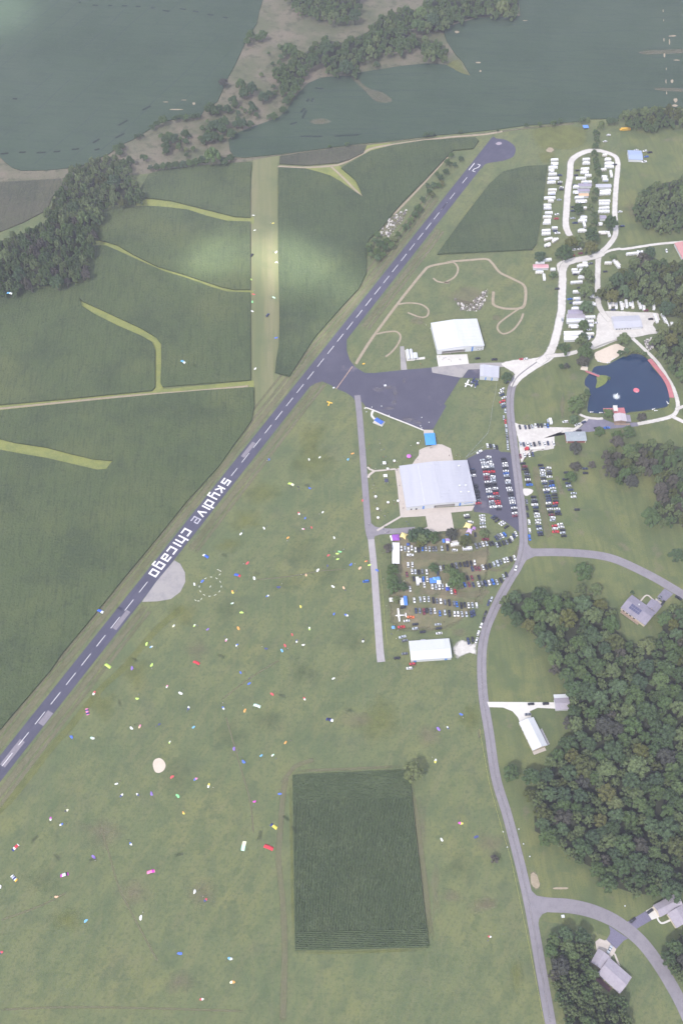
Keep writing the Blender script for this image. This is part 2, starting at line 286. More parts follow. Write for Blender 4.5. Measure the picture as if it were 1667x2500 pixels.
def rubble(name, pts, z, mat, core=.7, kind="stuff", label=None):
    blob("bare_ground", pts, z-.03, BAREGRASS, core=.8); ps = ground_xy(pts); r = random.Random(len(pts)); xs, ys = [p[0] for p in ps], [p[1] for p in ps]; mb = MB(); k = 0
    for _ in range(4000):
        x, y = r.uniform(min(xs), max(xs)), r.uniform(min(ys), max(ys)); c = False
        for i in range(len(ps)):
            (x0, y0), (x1, y1) = ps[i], ps[(i+1) % len(ps)]
            if (y0 > y) != (y1 > y) and x < (x1-x0)*(y-y0)/(y1-y0)+x0: c = not c
        if not c or r.random() < .35: continue
        s_ = r.choice((.3,.4,.5,.6,.9,1.3)); h = s_*r.uniform(.4, 1.0); q = [(x+s_*a*r.uniform(.5,1), y+s_*b*r.uniform(.5,1)) for a, b in ((-1,-1),(1,-1),(1,1),(-1,1))]
        mb.hexa([(*p, 0) for p in q]+[(x+(p[0]-x)*.7, y+(p[1]-y)*.7, h) for p in q], r.choice((0,0,1,2))); k += 1
        if k > 420: break
    o = mb.obj(name, [mat, surf("dark_rubble", (.17,.155,.15)), surf("pale_rubble", (.50,.47,.46))]); tag(o, label, kind=kind)
# grass between and round the fields
sheet("grass_strip", B([(310,1020),(478,988),(460,1062),(466,1568)])+E([(470,260),(478,900),(450,1050),(445,1080),(540,1105),(560,1140),(520,1210),(430,1300),(330,1410),(230,1520),(290,1400),(318,1290),(322,1170),(300,1120),(286,0)]), .03, STRIP, label="straight mown grass strip between the corn fields")
for pts in (A([(880,1265),(1000,1255),(1240,1300),(1420,1350),(1620,1385),(1620,1425),(1440,1425),(1300,1385),(1180,1350),(1000,1335),(860,1330)]),
            D([(560,215),(650,220),(760,255),(1000,390),(1300,485),(1500,540),(1620,545),(1620,575),(1430,565),(1200,485),(900,375),(740,305),(560,275)]),
            D([(515,615),(560,625),(760,715),(930,790),(1010,845),(1038,900),(1040,1190),(975,1200),(980,930),(900,850),(740,780),(600,710),(520,655)]),
            D([(-100,1275),(400,1235),(1000,1180),(1620,1120),(1620,1185),(1000,1225),(500,1275),(-100,1335)]),
            G([(-150,150),(100,205),(450,275),(620,312),(735,325),(690,395),(620,400),(300,325),(0,275),(-150,240)]),
            B([(620,1070),(830,1045),(940,1095),(985,1180),(1025,1270),(930,1225),(790,1135),(690,1105)]), B([(1020,925),(1200,900),(1160,935),(1050,975),(1020,980)])):
    sheet("grass_waterway", pts, .04, YELLOWGRASS)
ribbon("field_track", D([(-100,1310),(400,1260),(800,1220),(1200,1190),(1600,1155)]), 2.6, .07, DIRT, soft=True)
ribbon("field_track", B([(460,1058),(640,1066),(800,1056),(880,1040),(1000,980),(1080,940),(1300,905),(1500,880)])+C([(100,870),(300,855),(420,835)]), 3.5, .07, DIRT, soft=True)
ribbon("field_track", B([(805,1060),(860,1110),(920,1170),(1000,1250)]), 3, .07, DIRT, soft=True)
ribbon("field_track", B([(1560,985),(1420,1140),(1260,1310),(1200,1370)]), 3, .07, DIRT, soft=True)
ribbon("field_edge", B([(170,1010),(320,1000),(600,972),(1000,922),(1300,890)])+C([(20,880),(300,850),(560,815),(900,782)]), 5, .05, DRY, soft=True)
sheet("grass_island", B([(930,490),(965,488),(1010,540),(1060,570),(1130,590),(1190,635),(1180,652),(1120,655),(1080,640),(1030,590)]), .9, BAREGRASS, sm=3)
sheet("grass_island", B([(668,778),(700,762),(750,757),(790,768),(803,780),(760,792),(710,795)]), .9, BAREGRASS, sm=3)
sheet("grass_island", C([(1285,335),(1340,322),(1460,318),(1700,308),(1700,332),(1440,345),(1330,348)]), .9, BAREGRASS, sm=3)
sheet("grass_island", C([(1388,565),(1420,562),(1700,570),(1700,590),(1420,580)]), .9, BAREGRASS, sm=3)
blob("grass_patch", C([(50,410),(140,370),(170,430),(216,484),(120,450)]), .07, LIMEGRASS, core=.8)
for (x, y, a, b) in ((1440,70,4,16),(1443,130,4,12),(1445,255,6,20),(1448,355,9,22),(1460,440,4,14),(1458,520,5,22),(1462,595,5,16),(1480,270,6,30),(1520,640,20,25),(1515,675,30,12),(1525,385,30,6),(1500,230,40,7),(1497,520,14,20),(260,400,30,8),(125,205,22,14),(275,455,10,10),(560,132,25,4)):
    blob("bare_patch", C(oval(x, y, a*.75, b*.7, seed=x)), .95, DIRT, core=.5, sm=2)
for (x, y, a, b) in ((1057,652,25,5),(1175,640,25,4),(1125,700,70,7),(1238,662,14,16)): blob("bare_patch", A(oval(x, y, a*.8, b*.6, seed=x)), .95, DIRT, core=.5, sm=2)
blob("grass_patch", C([(570,830),(700,790),(900,790),(970,830),(960,920),(860,960),(740,960),(640,960)]), .06, LIMEGRASS, core=.75)
blob("grass_patch", C([(640,960),(760,950),(760,1010),(690,1060),(640,1030)]), .05, LIMEGRASS, core=.5)
blob("bare_patch", C(oval(720,955,28,18,seed=2)), .08, DIRT)
# mown shoulders of the runway
RW0, RW1 = W(18, 1855), W(1058, 536)
rdir = (RW1-RW0).normalized(); rnor = Vector((-rdir.y, rdir.x, 0))       # rnor: left of the far direction
rang = math.atan2(rdir.y, rdir.x)
def RP(s, t, z=0): p = RW0+rdir*s+rnor*t; return Vector((p.x, p.y, z))
RLEN = (RW1-RW0).length
def rs(x, y): return (W(x, y)-RW0).dot(rdir)
for off, w in ((11.5,7),(17,4),(23,3)):
    ribbon("runway_shoulder", [tuple(RP(s, off+.4*math.sin(s*.02))[:2]) for s in np.linspace(-120, RLEN+40, 60)], w, .05, DRY, soft=True, world=True)
for off, w in ((-11.5,7),(-17,4)):
    for s0, s1 in ((-120, rs(350,1468)), (rs(440,1350)+4, rs(745,905)), (rs(880,800), RLEN-8)):
        ribbon("runway_shoulder", [tuple(RP(s, off+.4*math.sin(s*.02))[:2]) for s in np.linspace(s0, s1, 40)], w, .05, DRY, soft=True, world=True)
ribbon("lime_grass_band", J([(-60,1300),(60,1190),(200,1020),(330,850),(470,690),(640,480),(800,330)])+[(380,1540),(450,1480)], 7, .04, LIMEGRASS, soft=True)
# landing field patches
rp = random.Random(11)
for cx, cy, rx, ry, m in ((760,1120,70,60,LIMEGRASS),(760,1065,50,60,LIMEGRASS),(600,1270,60,40,LIMEGRASS),(560,1330,50,30,LIMEGRASS),(330,1640,60,60,LIMEGRASS),(250,1720,60,50,LIMEGRASS),(450,1500,60,45,LIMEGRASS),(480,1590,50,40,BAREGRASS),(640,1200,60,40,LIMEGRASS),
      (740,1350,60,60,DARKGRASS),(700,1420,70,40,DARKGRASS),(800,1400,60,60,DARKGRASS),(560,1500,60,40,DARKGRASS),(740,1640,60,50,DARKGRASS),(660,1760,70,50,DARKGRASS),(850,1560,60,50,DARKGRASS),(560,1800,80,60,DARKGRASS),(430,1900,60,60,DARKGRASS),
      (870,1760,60,40,BAREGRASS),(250,2030,70,50,BAREGRASS),(320,2180,60,60,BAREGRASS),(170,2250,50,50,LIMEGRASS),(100,2150,60,60,DARKGRASS),(500,2180,50,50,BAREGRASS),(430,2400,60,40,BAREGRASS),(930,1760,70,70,LIMEGRASS),(1150,1750,40,60,LIMEGRASS),
      (1180,2210,50,30,BAREGRASS),(1200,2060,60,50,BAREGRASS),(1110,2190,40,30,BAREGRASS),(1260,2380,26,60,LIMEGRASS),(1120,2120,60,60,DARKGRASS),(1050,1800,50,40,BAREGRASS),(1030,2020,16,90,BAREGRASS),(1062,2180,18,80,BAREGRASS),(1200,1420,40,20,BAREGRASS)):
    blob("grass_patch", oval(cx, cy, rx, ry, 9, .35, cx+cy), .034+.00045*(cx % 40), m, core=.1)
for pts in (M([(640,300),(700,500),(760,700),(860,900),(1010,1180)]), K([(100,550),(300,400),(480,290)]), M([(0,910),(250,820),(430,730)]), H([(330,1085),(450,1075),(600,1055),(740,1030),(900,1020)]), M([(0,1480),(400,1465),(900,1470),(1568,1490)]), K([(130,640),(220,950),(290,1200),(310,1400)])):
    ribbon("grass_trail", pts, 1.6, .05, TRAIL, soft=True)
ribbon("grass_trail", K([(520,1040),(500,1150),(480,1400),(470,1568)])+[(690,2200),(695,2330),(690,2500)], 5, .045, TRAIL, soft=True)
ribbon("grass_trail", K([(490,1080),(550,1000),(600,960),(700,930)]), 4, .05, TRAIL, soft=True)
ribbon("corn_block_margin", [(704,1884),(850,1878),(985,1872)], 2.5, .05, TRAIL, soft=True, sm=2); ribbon("corn_block_margin", [(708,1888),(712,2100),(716,2326)], 2.4, .05, LIMEGRASS, soft=True, sm=2); ribbon("corn_block_margin", [(716,2328),(880,2326),(1050,2318)], 2.2, .05, LIMEGRASS, soft=True, sm=2); ribbon("corn_block_margin", [(1003,1900),(1030,2100),(1054,2310)], 5, .05, TRAIL, soft=True, sm=2)
# runway, taxiway, aprons
runway = ribbon("runway", [tuple(RP(s, 0)[:2]) for s in np.linspace(-160, rs(1186,348), 80)], 12.8, .09, ASPHALT, world=True, label="purple-grey asphalt runway with dashed centre line and lettering")
sheet("turning_pad", T4([(770,75),(900,78),(1000,90),(1150,115),(1300,190),(1400,280),(1440,370),(1430,460),(1380,560),(1300,620),(1100,690),(900,720),(720,750),(600,790),(480,900),(300,760)]), .10, ASPHALT, sm=3, label="round asphalt turning pad at the runway's far end")
blob("worn_patch", T4(oval(980,220,110,50,seed=4)), .13, surf("scuffed_asphalt", (.40,.34,.40), alpha=(1.2,.6,1.1,.7)), core=.4)
sheet("turning_pad", G([(1112,962),(1150,985),(1180,1040),(1183,1100),(1150,1165),(1090,1210),(1000,1225),(905,1228),(1000,1095)]), .11, PADGREY, label="pale grey half-round pad on the runway's edge")
for s0, s1, t0, t1 in ((rs(60,1795)-4, rs(5,1870), 2.2, -2.4), (rs(100,1770), rs(126,1740), -1.2, -6.1), (rs(277,1535), rs(310,1490), -.8, -4.6), (rs(597,1118), rs(620,1080), .8, 4.4)):
    sheet("old_asphalt_patch", [tuple(RP(a, b)[:2]) for a, b in ((s0,t0),(s1,t0),(s1,t1),(s0,t1))], .104, PATCH, runway, world=True)
sheet("apron", E([(905,850),(905,930),(925,990),(960,1035),(1020,1072),(1080,1073),(1250,1055),(1445,1038),(1450,1070),(1632,1102),(1525,1272),(1540,1282),(1455,1432),(1392,1434),(1210,1364),(1150,1339),(1030,1295),(1005,1258),(960,1250),(940,1225),(900,1198),(840,1172),(800,1148),(750,1126),(700,1140),(650,1175),(590,1130),(760,930)]), .11, APRON, label="purple-grey asphalt apron joining the runway")
sheet("taxi_lane", T3([(590,716),(670,702),(1065,667),(1240,657),(1500,652),(1600,640),(1600,700),(1215,737),(1060,742),(985,842),(965,846),(600,782)]), .13, PADGREY, label="pale paved lane in front of the white hangar")
sheet("taxi_lane", T3([(1058,744),(1212,736),(1207,855),(988,848)]), .12, APRON)
sheet("hangar_pad", T3([(655,560),(660,600),(680,706),(1067,668),(1045,545)]), .15, PALECONC, label="pale concrete pad before the white hangar's door")
ribbon("access_lane", [(872,965)]+H([(983,0),(1000,200),(1015,400),(1030,600),(1043,760),(1060,828)]), 5.4, .12, ROAD, label="narrow lane along the landing field, darker half")
ribbon("access_lane", H([(1060,828),(1078,1000),(1092,1200),(1110,1450)])+K([(1118,250),(1125,305)]), (5.2,6.0), .13, surf("old_concrete", (.33,.305,.32), layers=[((.27,.25,.265),.4,.46,.62,.6),((.38,.355,.365),.1,.5,.66,.5)]), label="narrow lane along the landing field, pale concrete half")
sheet("access_lane", H([(1045,690),(1060,725),(1085,747),(1130,757),(1200,760),(1340,748),(1335,790),(1200,793),(1120,797),(1085,808),(1078,828),(1040,828)]), .125, ROAD, label="paved spur from the lane to the hangar forecourt")
sheet("hangar_forecourt", T2([(440,870),(520,835),(600,1380),(1455,1330),(1420,1397),(1155,1420),(1195,1645),(905,1670),(725,1655),(855,1600),(830,1465),(530,1482),(508,1472),(470,1100)]), .14, CONCRETE, label="tan concrete forecourt of the big grey hangar")
sheet("hangar_forecourt", T2([(640,830),(700,740),(742,690),(748,620),(790,600),(830,585),(970,545),(1040,550),(1150,600),(1190,800)]), .14, CONCRETE, label="tan concrete terrace behind the big grey hangar")
sheet("path", T2([(800,362),(927,366),(932,420),(808,420)]), .15, CONCRETE)
ribbon("path", T2([(515,1470),(345,1568),(210,1650)]), 1.7, .15, CONCRETE, sm=2); ribbon("path", T2([(88,838),(175,888),(445,862)]), 1.6, .16, CONCRETE, sm=2); ribbon("path", T2([(100,975),(110,940),(175,890)]), 2, .15, CONCRETE, sm=2)
ribbon("path", T2([(55,95),(70,80),(170,115),(380,200),(600,285),(800,368)]), 1.3, .17, PALECONC, sm=3, label="thin white path along the apron's edge")
ribbon("path", T2([(175,108),(148,140),(145,185),(180,228)]), 2.0, .16, PALECONC, sm=4)
# car parks, roads
sheet("car_park_asphalt", Z1([(40,215),(280,95),(440,85),(480,120),(600,128),(640,250),(720,900),(740,1165),(690,1130),(560,1025),(330,910),(140,885)]), .10, APRON, label="asphalt car park between the big hangar and the road")
blob("worn_ground", Z2([(380,180),(800,240),(1500,150),(1560,700),(1450,1100),(1100,1500),(600,1560),(250,1450),(250,500)]), .03, PARKGRASS, core=.8, label="worn dry grass of the car and tent field")
for pts, w in ((Z2([(430,570),(700,565),(1000,575),(1300,560),(1560,500)]), 9),(Z2([(620,1010),(1000,1030),(1300,1060),(1500,980)]), 7),(Z1([(925,300),(940,500),(1000,680),(1040,950),(1080,1150),(1110,1210)]), 7),(Z1([(1190,420),(1230,560),(1270,660)]), 5),(Z3([(560,900),(1000,1010),(1300,700),(1310,590)]), 4),(Z4([(960,10),(830,120),(800,260)]), 5)):
    ribbon("worn_track", pts, w, .06, BAREGRASS, soft=True)
blob("bare_patch", Z4(oval(420,740,200,120,seed=9)), .06, BAREGRASS, core=.3)
blob("gravel_patch", Z4([(290,1010),(420,850),(560,850),(700,930),(765,900),(760,1130),(620,1120),(480,1180),(380,1220),(300,1150)]), .07, GRAVEL, core=.5)
road_pts = N([(760,1740),(723,1568),(670,1270),(605,900),(545,620),(450,250),(375,0)])+L([(330,750),(300,570),(285,400),(287,230),(310,100)])+I([(350,1307),(400,1200),(460,1090),(520,990),(548,880),(550,800),(540,650),(510,400),(480,150),(465,0)])+F([(468,1200),(490,1130),(530,1080),(640,1000),(730,950)])
ribbon("road", road_pts, 6.9, .10, ROAD, label="pale lilac-grey road bending past the car lots")
ribbon("worn_lane", road_pts[1:], 1.6, .13, surf("worn_road_crown", (.27,.25,.27), alpha=(.3,.6,1.5,.6)), soft=True)
ribbon("road_verge", road_pts[:-3], 8.8, .06, DRY, soft=True)
ribbon("road", I([(560,912),(620,912),(800,912),(1000,927),(1150,962),(1350,1055),(1500,1140),(1620,1215),(1800,1340)]), 7.4, .115, ROAD, label="side road curving off past the grey-roofed house")
ribbon("road", N([(585,790),(700,810),(850,820),(1000,855),(1150,925),(1290,1035),(1400,1172),(1500,1335),(1570,1470),(1660,1680)]), (9.5,7.6), .115, ROAD, label="side road curving through the lower right corner")
for pts in (N([(565,640),(590,710),(640,758),(720,770),(640,800),(580,780)]), N([(640,960),(650,900),(670,870),(720,850),(640,800),(590,800)]), I([(580,860),(600,885),(640,890),(640,930),(570,960),(545,1000),(550,900)])): sheet("road_flare", pts, .108, ROAD)
# gravel lanes
gl = lambda pts, w, z=.12, s=6: ribbon("gravel_lane", pts, w*1.35, z, GRAVEL, soft=True, sm=s)
gl(R1([(1010,45),(900,50),(780,85),(670,150),(610,230),(600,330),(590,480),(570,600),(555,750),(545,900),(535,1050),(525,1180),(540,1290),(600,1410)]), 6.2)
gl(R1([(1000,45),(1080,50),(1220,90),(1320,140),(1355,220),(1355,350),(1335,550),(1320,750),(1312,900),(1310,1070),(1325,1330),(1290,1450),(1200,1568)])+R2([(1260,400),(1210,500)]), 5)
gl(R2([(1290,400),(1200,450),(1050,490),(900,515),(760,545),(650,600),(595,700),(590,900),(580,1150),(575,1400),(540,1568)])+F([(760,830),(730,920),(690,975),(640,1010)]), 7, .13)
gl(R2([(1230,440),(1210,550),(1205,700),(1200,1000),(1205,1200),(1240,1360),(1330,1500),(1420,1600)]), 5, .125)
blob("gravel_lane", R2([(490,580),(700,500),(760,560),(640,700),(560,800),(500,740)]), .118, GRAVEL, core=.8)
gl(R2([(1270,430),(1400,370),(1568,335)])+F([(1200,280),(1400,250),(1568,235),(1700,225)]), 3, .11)
blob("gravel_yard", F([(1020,690),(1110,672),(1250,680),(1410,686),(1410,730),(1380,760),(1410,800),(1425,818),(1350,828),(1270,846),(1230,850),(1150,866),(1020,918),(975,925),(965,890),(1000,850),(1010,790)]), .115, GRAVEL, core=.93, sm=3, label="white gravel yard round the long grey-roofed building")
gl(F([(1240,845),(1320,920),(1400,1000),(1460,1090),(1510,1180),(1535,1270),(1525,1320),(1490,1350),(1400,1375),(1270,1400)]), 3.4); gl(F([(1490,1345),(1530,1365),(1600,1395),(1700,1420)]), 3.6, .13); gl(F([(1520,1310),(1560,1290),(1640,1270)]), 3, .135)
gl(F([(900,935),(820,955),(760,960),(690,970)]), 4.2, .14)
blob("gravel_junction", F([(400,1010),(500,985),(600,978),(690,962),(760,945),(740,985),(640,1045),(540,1115),(500,1160),(460,1160),(492,1085),(430,1040)]), .122, GRAVEL, core=.9, sm=3)
blob("gravel_lot", I([(490,85),(520,92),(730,110),(918,116),(918,140),(790,142),(748,170),(745,250),(640,264),(560,300),(532,345),(515,200)]), .112, GRAVEL, core=.95, sm=2, label="white gravel parking lot with a red truck")
blob("gravel_patch", Z1([(760,590),(890,600),(885,650),(790,690)]), .10, GRAVEL, core=.8)
sheet("clubhouse_asphalt", R4([(-40,330),(100,255),(215,125),(430,138),(560,188),(905,185),(930,238),(560,272),(230,320)]), .16, surf("grey_asphalt", (.16,.15,.20), layers=[((.20,.19,.235),.2,.46,.62,.6)]), label="grey asphalt drive below the pond clubhouse")
gl(R4([(75,60),(180,110),(330,130),(430,125)]), 2.4, .17, 3); gl(R4([(215,120),(120,190),(0,290),(-200,320)]), 2.6, .165, 3)
sheet("driveway", L([(318,560),(745,563),(752,603),(640,598),(590,620),(600,660),(530,700),(515,660),(480,620),(420,596),(330,594)]), .12, PALECONC, label="white concrete driveway of the white-roofed house")
sheet("driveway", H1([(1190,310),(1370,420),(1180,600),(1040,480)]), .10, surf("drive_asphalt", (.17,.16,.21), layers=[((.21,.20,.25),.4,.46,.62,.6)])); sheet("driveway", H1([(1010,510),(1130,600),(1090,650),(990,590)]), .13, CONCRETE)
ribbon("path", H1([(690,585),(740,520),(800,460),(860,458),(920,510),(1010,580)]), 1.1, .14, CONCRETE)
sheet("driveway", H2([(500,480),(540,500),(780,660),(720,690),(610,810),(470,680),(520,600),(525,540)]), .10, surf("paver_drive", (.14,.13,.19), layers=[((.18,.17,.23),1.2,.46,.62,.6)]), label="dark driveway of the lilac-roofed house")
sheet("driveway", H2([(470,680),(610,815),(580,880),(520,950),(330,840),(310,710),(370,660),(440,690)]), .13, CONCRETE); sheet("path", H2([(570,870),(600,880),(670,1060),(630,1030)]), .14, CONCRETE)
sheet("driveway", H2([(760,430),(1040,265),(1120,395),(890,530)]), .10, MATS["paver_drive"], label="dark driveway at the right edge"); sheet("driveway", H2([(1035,262),(1150,195),(1245,300),(1240,350),(1120,395)]), .13, PALECONC)
ribbon("path", H2([(1190,350),(1230,420),(1280,440),(1390,395)]), 1.2, .14, PALECONC)
# dirt tracks, mounds, patches on the upper right
tr = lambda pts, w=1.5: ribbon("dirt_track", pts, w*1.5, .07, DIRT, soft=True)
tr(E([(960,1020),(1060,860),(1230,630),(1390,430),(1440,390),(1568,365)])+F([(90,360),(200,352),(310,345),(350,370),(400,430),(480,470),(550,510),(565,560),(555,640),(520,660),(430,660),(365,640),(355,610),(360,550)]), 2.2)
tr(F([(555,640),(480,690),(400,750),(385,790),(420,822),(480,800),(530,740),(550,690)])); tr(E([(1090,825),(1150,812),(1220,808),(1248,840),(1230,890),(1190,940),(1150,970)])); tr(E([(1230,635),(1300,625),(1380,635),(1425,670),(1415,710),(1370,715),(1290,685)])); tr(E([(1455,465),(1490,490),(1560,495)])+F([(50,495),(110,460),(133,410),(110,370),(60,362)]))
blob("bare_ground", F(oval(200,580,150,90,seed=5)), .05, BAREGRASS, core=.4); rubble("rubble_heap", F([(110,600),(200,640),(260,580),(330,530),(300,640),(250,680),(150,670)]), .12, RUBBLE, core=.7, kind="stuff", label="pale rubble heap ground inside the dirt track")
blob("bare_ground", F(oval(380,720,40,25,seed=8)), .06, BAREGRASS); blob("bare_ground", I(oval(830,130,40,20,seed=8)), .06, BAREGRASS); blob("bare_ground", C(oval(1270,1340,120,60,seed=18)), .06, BAREGRASS, core=.3)
blob("bare_ground", N([(590,610),(630,600),(660,690),(640,720),(600,690)]), .07, DIRT, core=.5); blob("bare_ground", N(oval(790,705,60,9,seed=8)), .07, DIRT); blob("bare_ground", L(oval(270,760,14,50,seed=3)), .07, BAREGRASS); blob("bare_ground", N(oval(330,800,90,60,seed=31)), .05, BAREGRASS, core=.2)
blob("bare_ground", F(oval(800,1290,18,90,seed=3)), .07, BAREGRASS); blob("bare_ground", E(oval(1360,740,60,35,seed=13)), .07, BAREGRASS); rubble("rubble_heap", R3([(1100,700),(1200,640),(1250,660),(1220,760),(1170,790)]), .12, RUBBLE, core=.7, kind="stuff", label="pale stone heap beside the pond track")
rubble("rubble_heap", B([(1120,1500),(1130,1440),(1200,1370),(1290,1335),(1280,1390),(1210,1470),(1170,1510)]), .1, RUBBLE, core=.7, kind="stuff", label="pale rubble strip beside the runway hedge")
blob("sand_pit", J([(975,960),(985,930),(1013,918),(1040,930),(1057,962),(1050,990),(1030,1008),(1005,1014),(985,1000)]), .08, SAND, core=.9, label="round pale sand patch on the landing field")
# pond
pond = sheet("pond_water", R3([(960,830),(1030,830),(1100,850),(1160,900),(1200,980),(1270,1060),(1330,1130),(1380,1230),(1410,1350),(1400,1420),(1370,1460),(1250,1485),(1150,1500),(900,1530),(650,1530),(500,1525),(450,1500),(460,1400),(475,1320),(470,1240),(420,1200),(420,1140),(450,1090),(500,1040),(530,990),(600,970),(680,965),(760,920),(860,870)]), .10, WATER, sm=3, label="dark blue pond with a fountain")
blob("beach_sand", R3([(530,830),(600,788),(780,715),(845,738),(895,770),(830,850),(740,905),(680,945),(560,915)]), .13, SAND, core=.93, sm=3, label="pale sand beach at the pond's top")
ribbon("pond_shore", R3([(870,870),(960,828),(1030,826),(1100,845),(1160,890)]), 3, .14, LIMEGRASS, soft=True); ribbon("pond_shore", R3([(900,1532),(1150,1503),(1370,1465),(1405,1420)]), 3, .14, LIMEGRASS, soft=True)
ribbon("pond_bank", R3([(500,780),(600,735),(700,700),(800,672)]), 3, .14, MATS["lush_grass"], soft=True)
isl = sheet("island_ground", R3([(555,1105),(600,1085),(690,1095),(690,1130),(650,1190),(560,1235),(545,1220),(560,1160)]), .45, surf("island_grass", (.15,.18,.05), layers=[((.09,.12,.04),.3,.46,.62,.7)], bump=(1,.7,.4)), sm=3, z0=0, label="small yellow-green grass island in the pond")

# tractor lines in the soybeans, scuffs on the apron
TRK = surf("tractor_gap", (.020,.034,.028), layers=[((.036,.058,.042),.4,.5,.62,.6)], alpha=(.3,.5,1.2,.8))
for crp, segs in ((A, ((590,33,630,35),(690,34,720,35),(775,36,815,38),(865,40,900,42),(965,49,990,52),(1035,65,1085,72),(1145,55,1190,60),(1230,70,1270,76),(1320,90,1365,97),(1420,108,1455,116),(0,983,60,978),(120,973,170,972),(230,976,300,973),(340,970,390,966),(455,955,510,950),(590,915,640,885),(750,805,820,765),(905,705,965,675),(600,960,640,950),(730,885,800,850),(510,10,512,20),(80,630,115,632))),
                  (B, ((590,780,540,795),(620,760,650,700),(610,720,640,690),(650,650,665,630),(680,650,692,628),(700,560,760,568),(240,840,300,828),(600,870,760,872),(820,870,1000,860)))):
    for x0, y0, x1, y1 in segs: ribbon("tractor_line", crp([(x0,y0),((x0+x1)/2,(y0+y1)/2+1),(x1,y1)]), 3.2, .83, TRK, soft=True, sm=2)
def crop_lines(fld, ang, gap, wid, seed):
    ps = [(v.co.x, v.co.y) for v in fld.data.vertices if v.co.z > .5]; r = random.Random(seed); d = Vector((math.cos(ang), math.sin(ang))); nn = Vector((-d.y, d.x)); mb = MB()
    def ins(x, y):
        c = False
        for i in range(len(ps)):
            (x0, y0), (x1, y1) = ps[i], ps[(i+1) % len(ps)]
            if (y0 > y) != (y1 > y) and x < (x1-x0)*(y-y0)/(y1-y0)+x0: c = not c
        return c
    pr_ = [Vector(p).dot(nn) for p in ps]; tr_ = [Vector(p).dot(d) for p in ps]; o = max(min(pr_), -2000)
    while o < min(max(pr_), 3000):
        o += gap*r.uniform(.7, 1.5); t = max(min(tr_), -1500); prev = None; ph = r.uniform(0, 6); on = True
        while t < min(max(tr_), 1500):
            t += 12; w = o+3*math.sin(t*.012+ph*.3)+1.2*math.sin(t*.05+ph); p = d*t+nn*w; on = (r.random() > .12) if on else (r.random() < .25)
            ok = on and all(ins(p.x+a, p.y+b) for a, b in ((0,0),(9,0),(-9,0),(0,9),(0,-9)))
            if ok and prev is not None: q = nn*wid/2; mb.add([(prev.x-q.x,prev.y-q.y,.87),(p.x-q.x,p.y-q.y,.87),(p.x+q.x,p.y+q.y,.87),(prev.x+q.x,prev.y+q.y,.87)], [(0,1,2,3)])
            prev = p if ok else None
    m = mb.mesh("wheel_track", surf("soy_row_gap", (.030,.050,.038), layers=[((.040,.062,.046),.15,.45,.58,.9)])); o_ = link("wheel_track", m, fld); o_["kind"] = "stuff"
crop_lines(soyNE, R(3), 15, 1.1, 1); crop_lines(soyNW, R(62), 26, 1.3, 2)
for x, y, a, b in ((1110,1180,50,30),(1170,1165,60,22),(1215,1200,26,60),(1205,1260,28,30),(1180,1300,60,20),(1300,1370,70,25),(1360,1390,40,22),(1270,1120,20,30)): blob("worn_patch", E(oval(x, y, a, b, seed=x)), .14, surf("faint_scuff", (.20,.18,.19), alpha=(.22,.75,1.8,.55)), core=.1)
# ------------------------------------------------------------------ runway markings
DASH = []
for crp, pr in ((J, ((15,972,82,888),(120,838,187,757),(226,705,290,625),(327,578,390,500),(426,454,487,377),(524,330,583,255),(620,208,677,137),(712,93,770,22))),
                (G, ((803,1287,857,1216),(892,1170,947,1103))), (H, ((180,430,215,377),(241,340,290,282),(314,247,360,188),(386,153,430,100),(452,67,500,12))),
                (E, ((525,1287,568,1233),(590,1202,635,1147),(657,1115,700,1065),(722,1034,764,983),(786,952,828,902),(848,873,888,825),(908,797,950,748),(968,720,1009,673),(1028,647,1069,598),(1086,573,1126,524),(1143,500,1180,455),(1198,430,1237,384),(1254,358,1291,314),(1306,290,1342,247),(1358,222,1395,179),(1410,158,1447,115),(1462,92,1498,49),(1513,30,1547,-10))),
                (C, ((30,1333,65,1292),(82,1270,117,1230),(160,1168,192,1130)))):
    for x0, y0, x1, y1 in pr: DASH.append(crp([(x0, y0), (x1, y1)]))
for (a, b) in DASH:
    s0, s1 = rs(*a), rs(*b); q = [RP(s0, .2, .27), RP(s0, -.2, .27), RP(s1, -.2, .27), RP(s1, .2, .27)]
    mb = MB(); mb.add(q, [(0,1,2,3)]); mb.obj("centre_dash", WHITEPAINT, runway)
GLY = {'s': [[(4,4),(0,4),(0,2),(4,2),(4,0),(0,0)]], 'k': [[(.3,0),(.3,4)],[(4,4),(1,2),(4,0)]], 'y': [[(0,4),(0,.4),(4,.4)],[(4,4),(4,-1.7),(1.6,-1.7)]],
       'd': [[(4,0),(0,0),(0,4),(4,4)],[(4,0),(4,5.6)]], 'i': [[(.5,0),(.5,2.9)],[(.5,3.5),(.5,4.5)]], 'v': [[(0,4),(2,0),(4,4)]], 'e': [[(4,0),(0,0),(0,4),(4,4),(4,2),(0,2)]],
       'c': [[(4,0),(0,0),(0,4),(4,4)]], 'h': [[(0,0),(0,5.6)],[(0,4),(4,4),(4,0)]], 'a': [[(.3,4),(4,4),(4,0),(0,0),(0,2),(4,2)]], 'g': [[(4,.2),(0,.2),(0,4),(4,4),(4,-1.7),(1.4,-1.7)]],
       'o': [[(0,0),(4,0),(4,4),(0,4),(0,0)]], '1': [[(0,0),(0,8)]], '2': [[(0,8),(3.4,8),(4,7),(4,5.2),(0,2.2),(0,0),(4,0)]]}
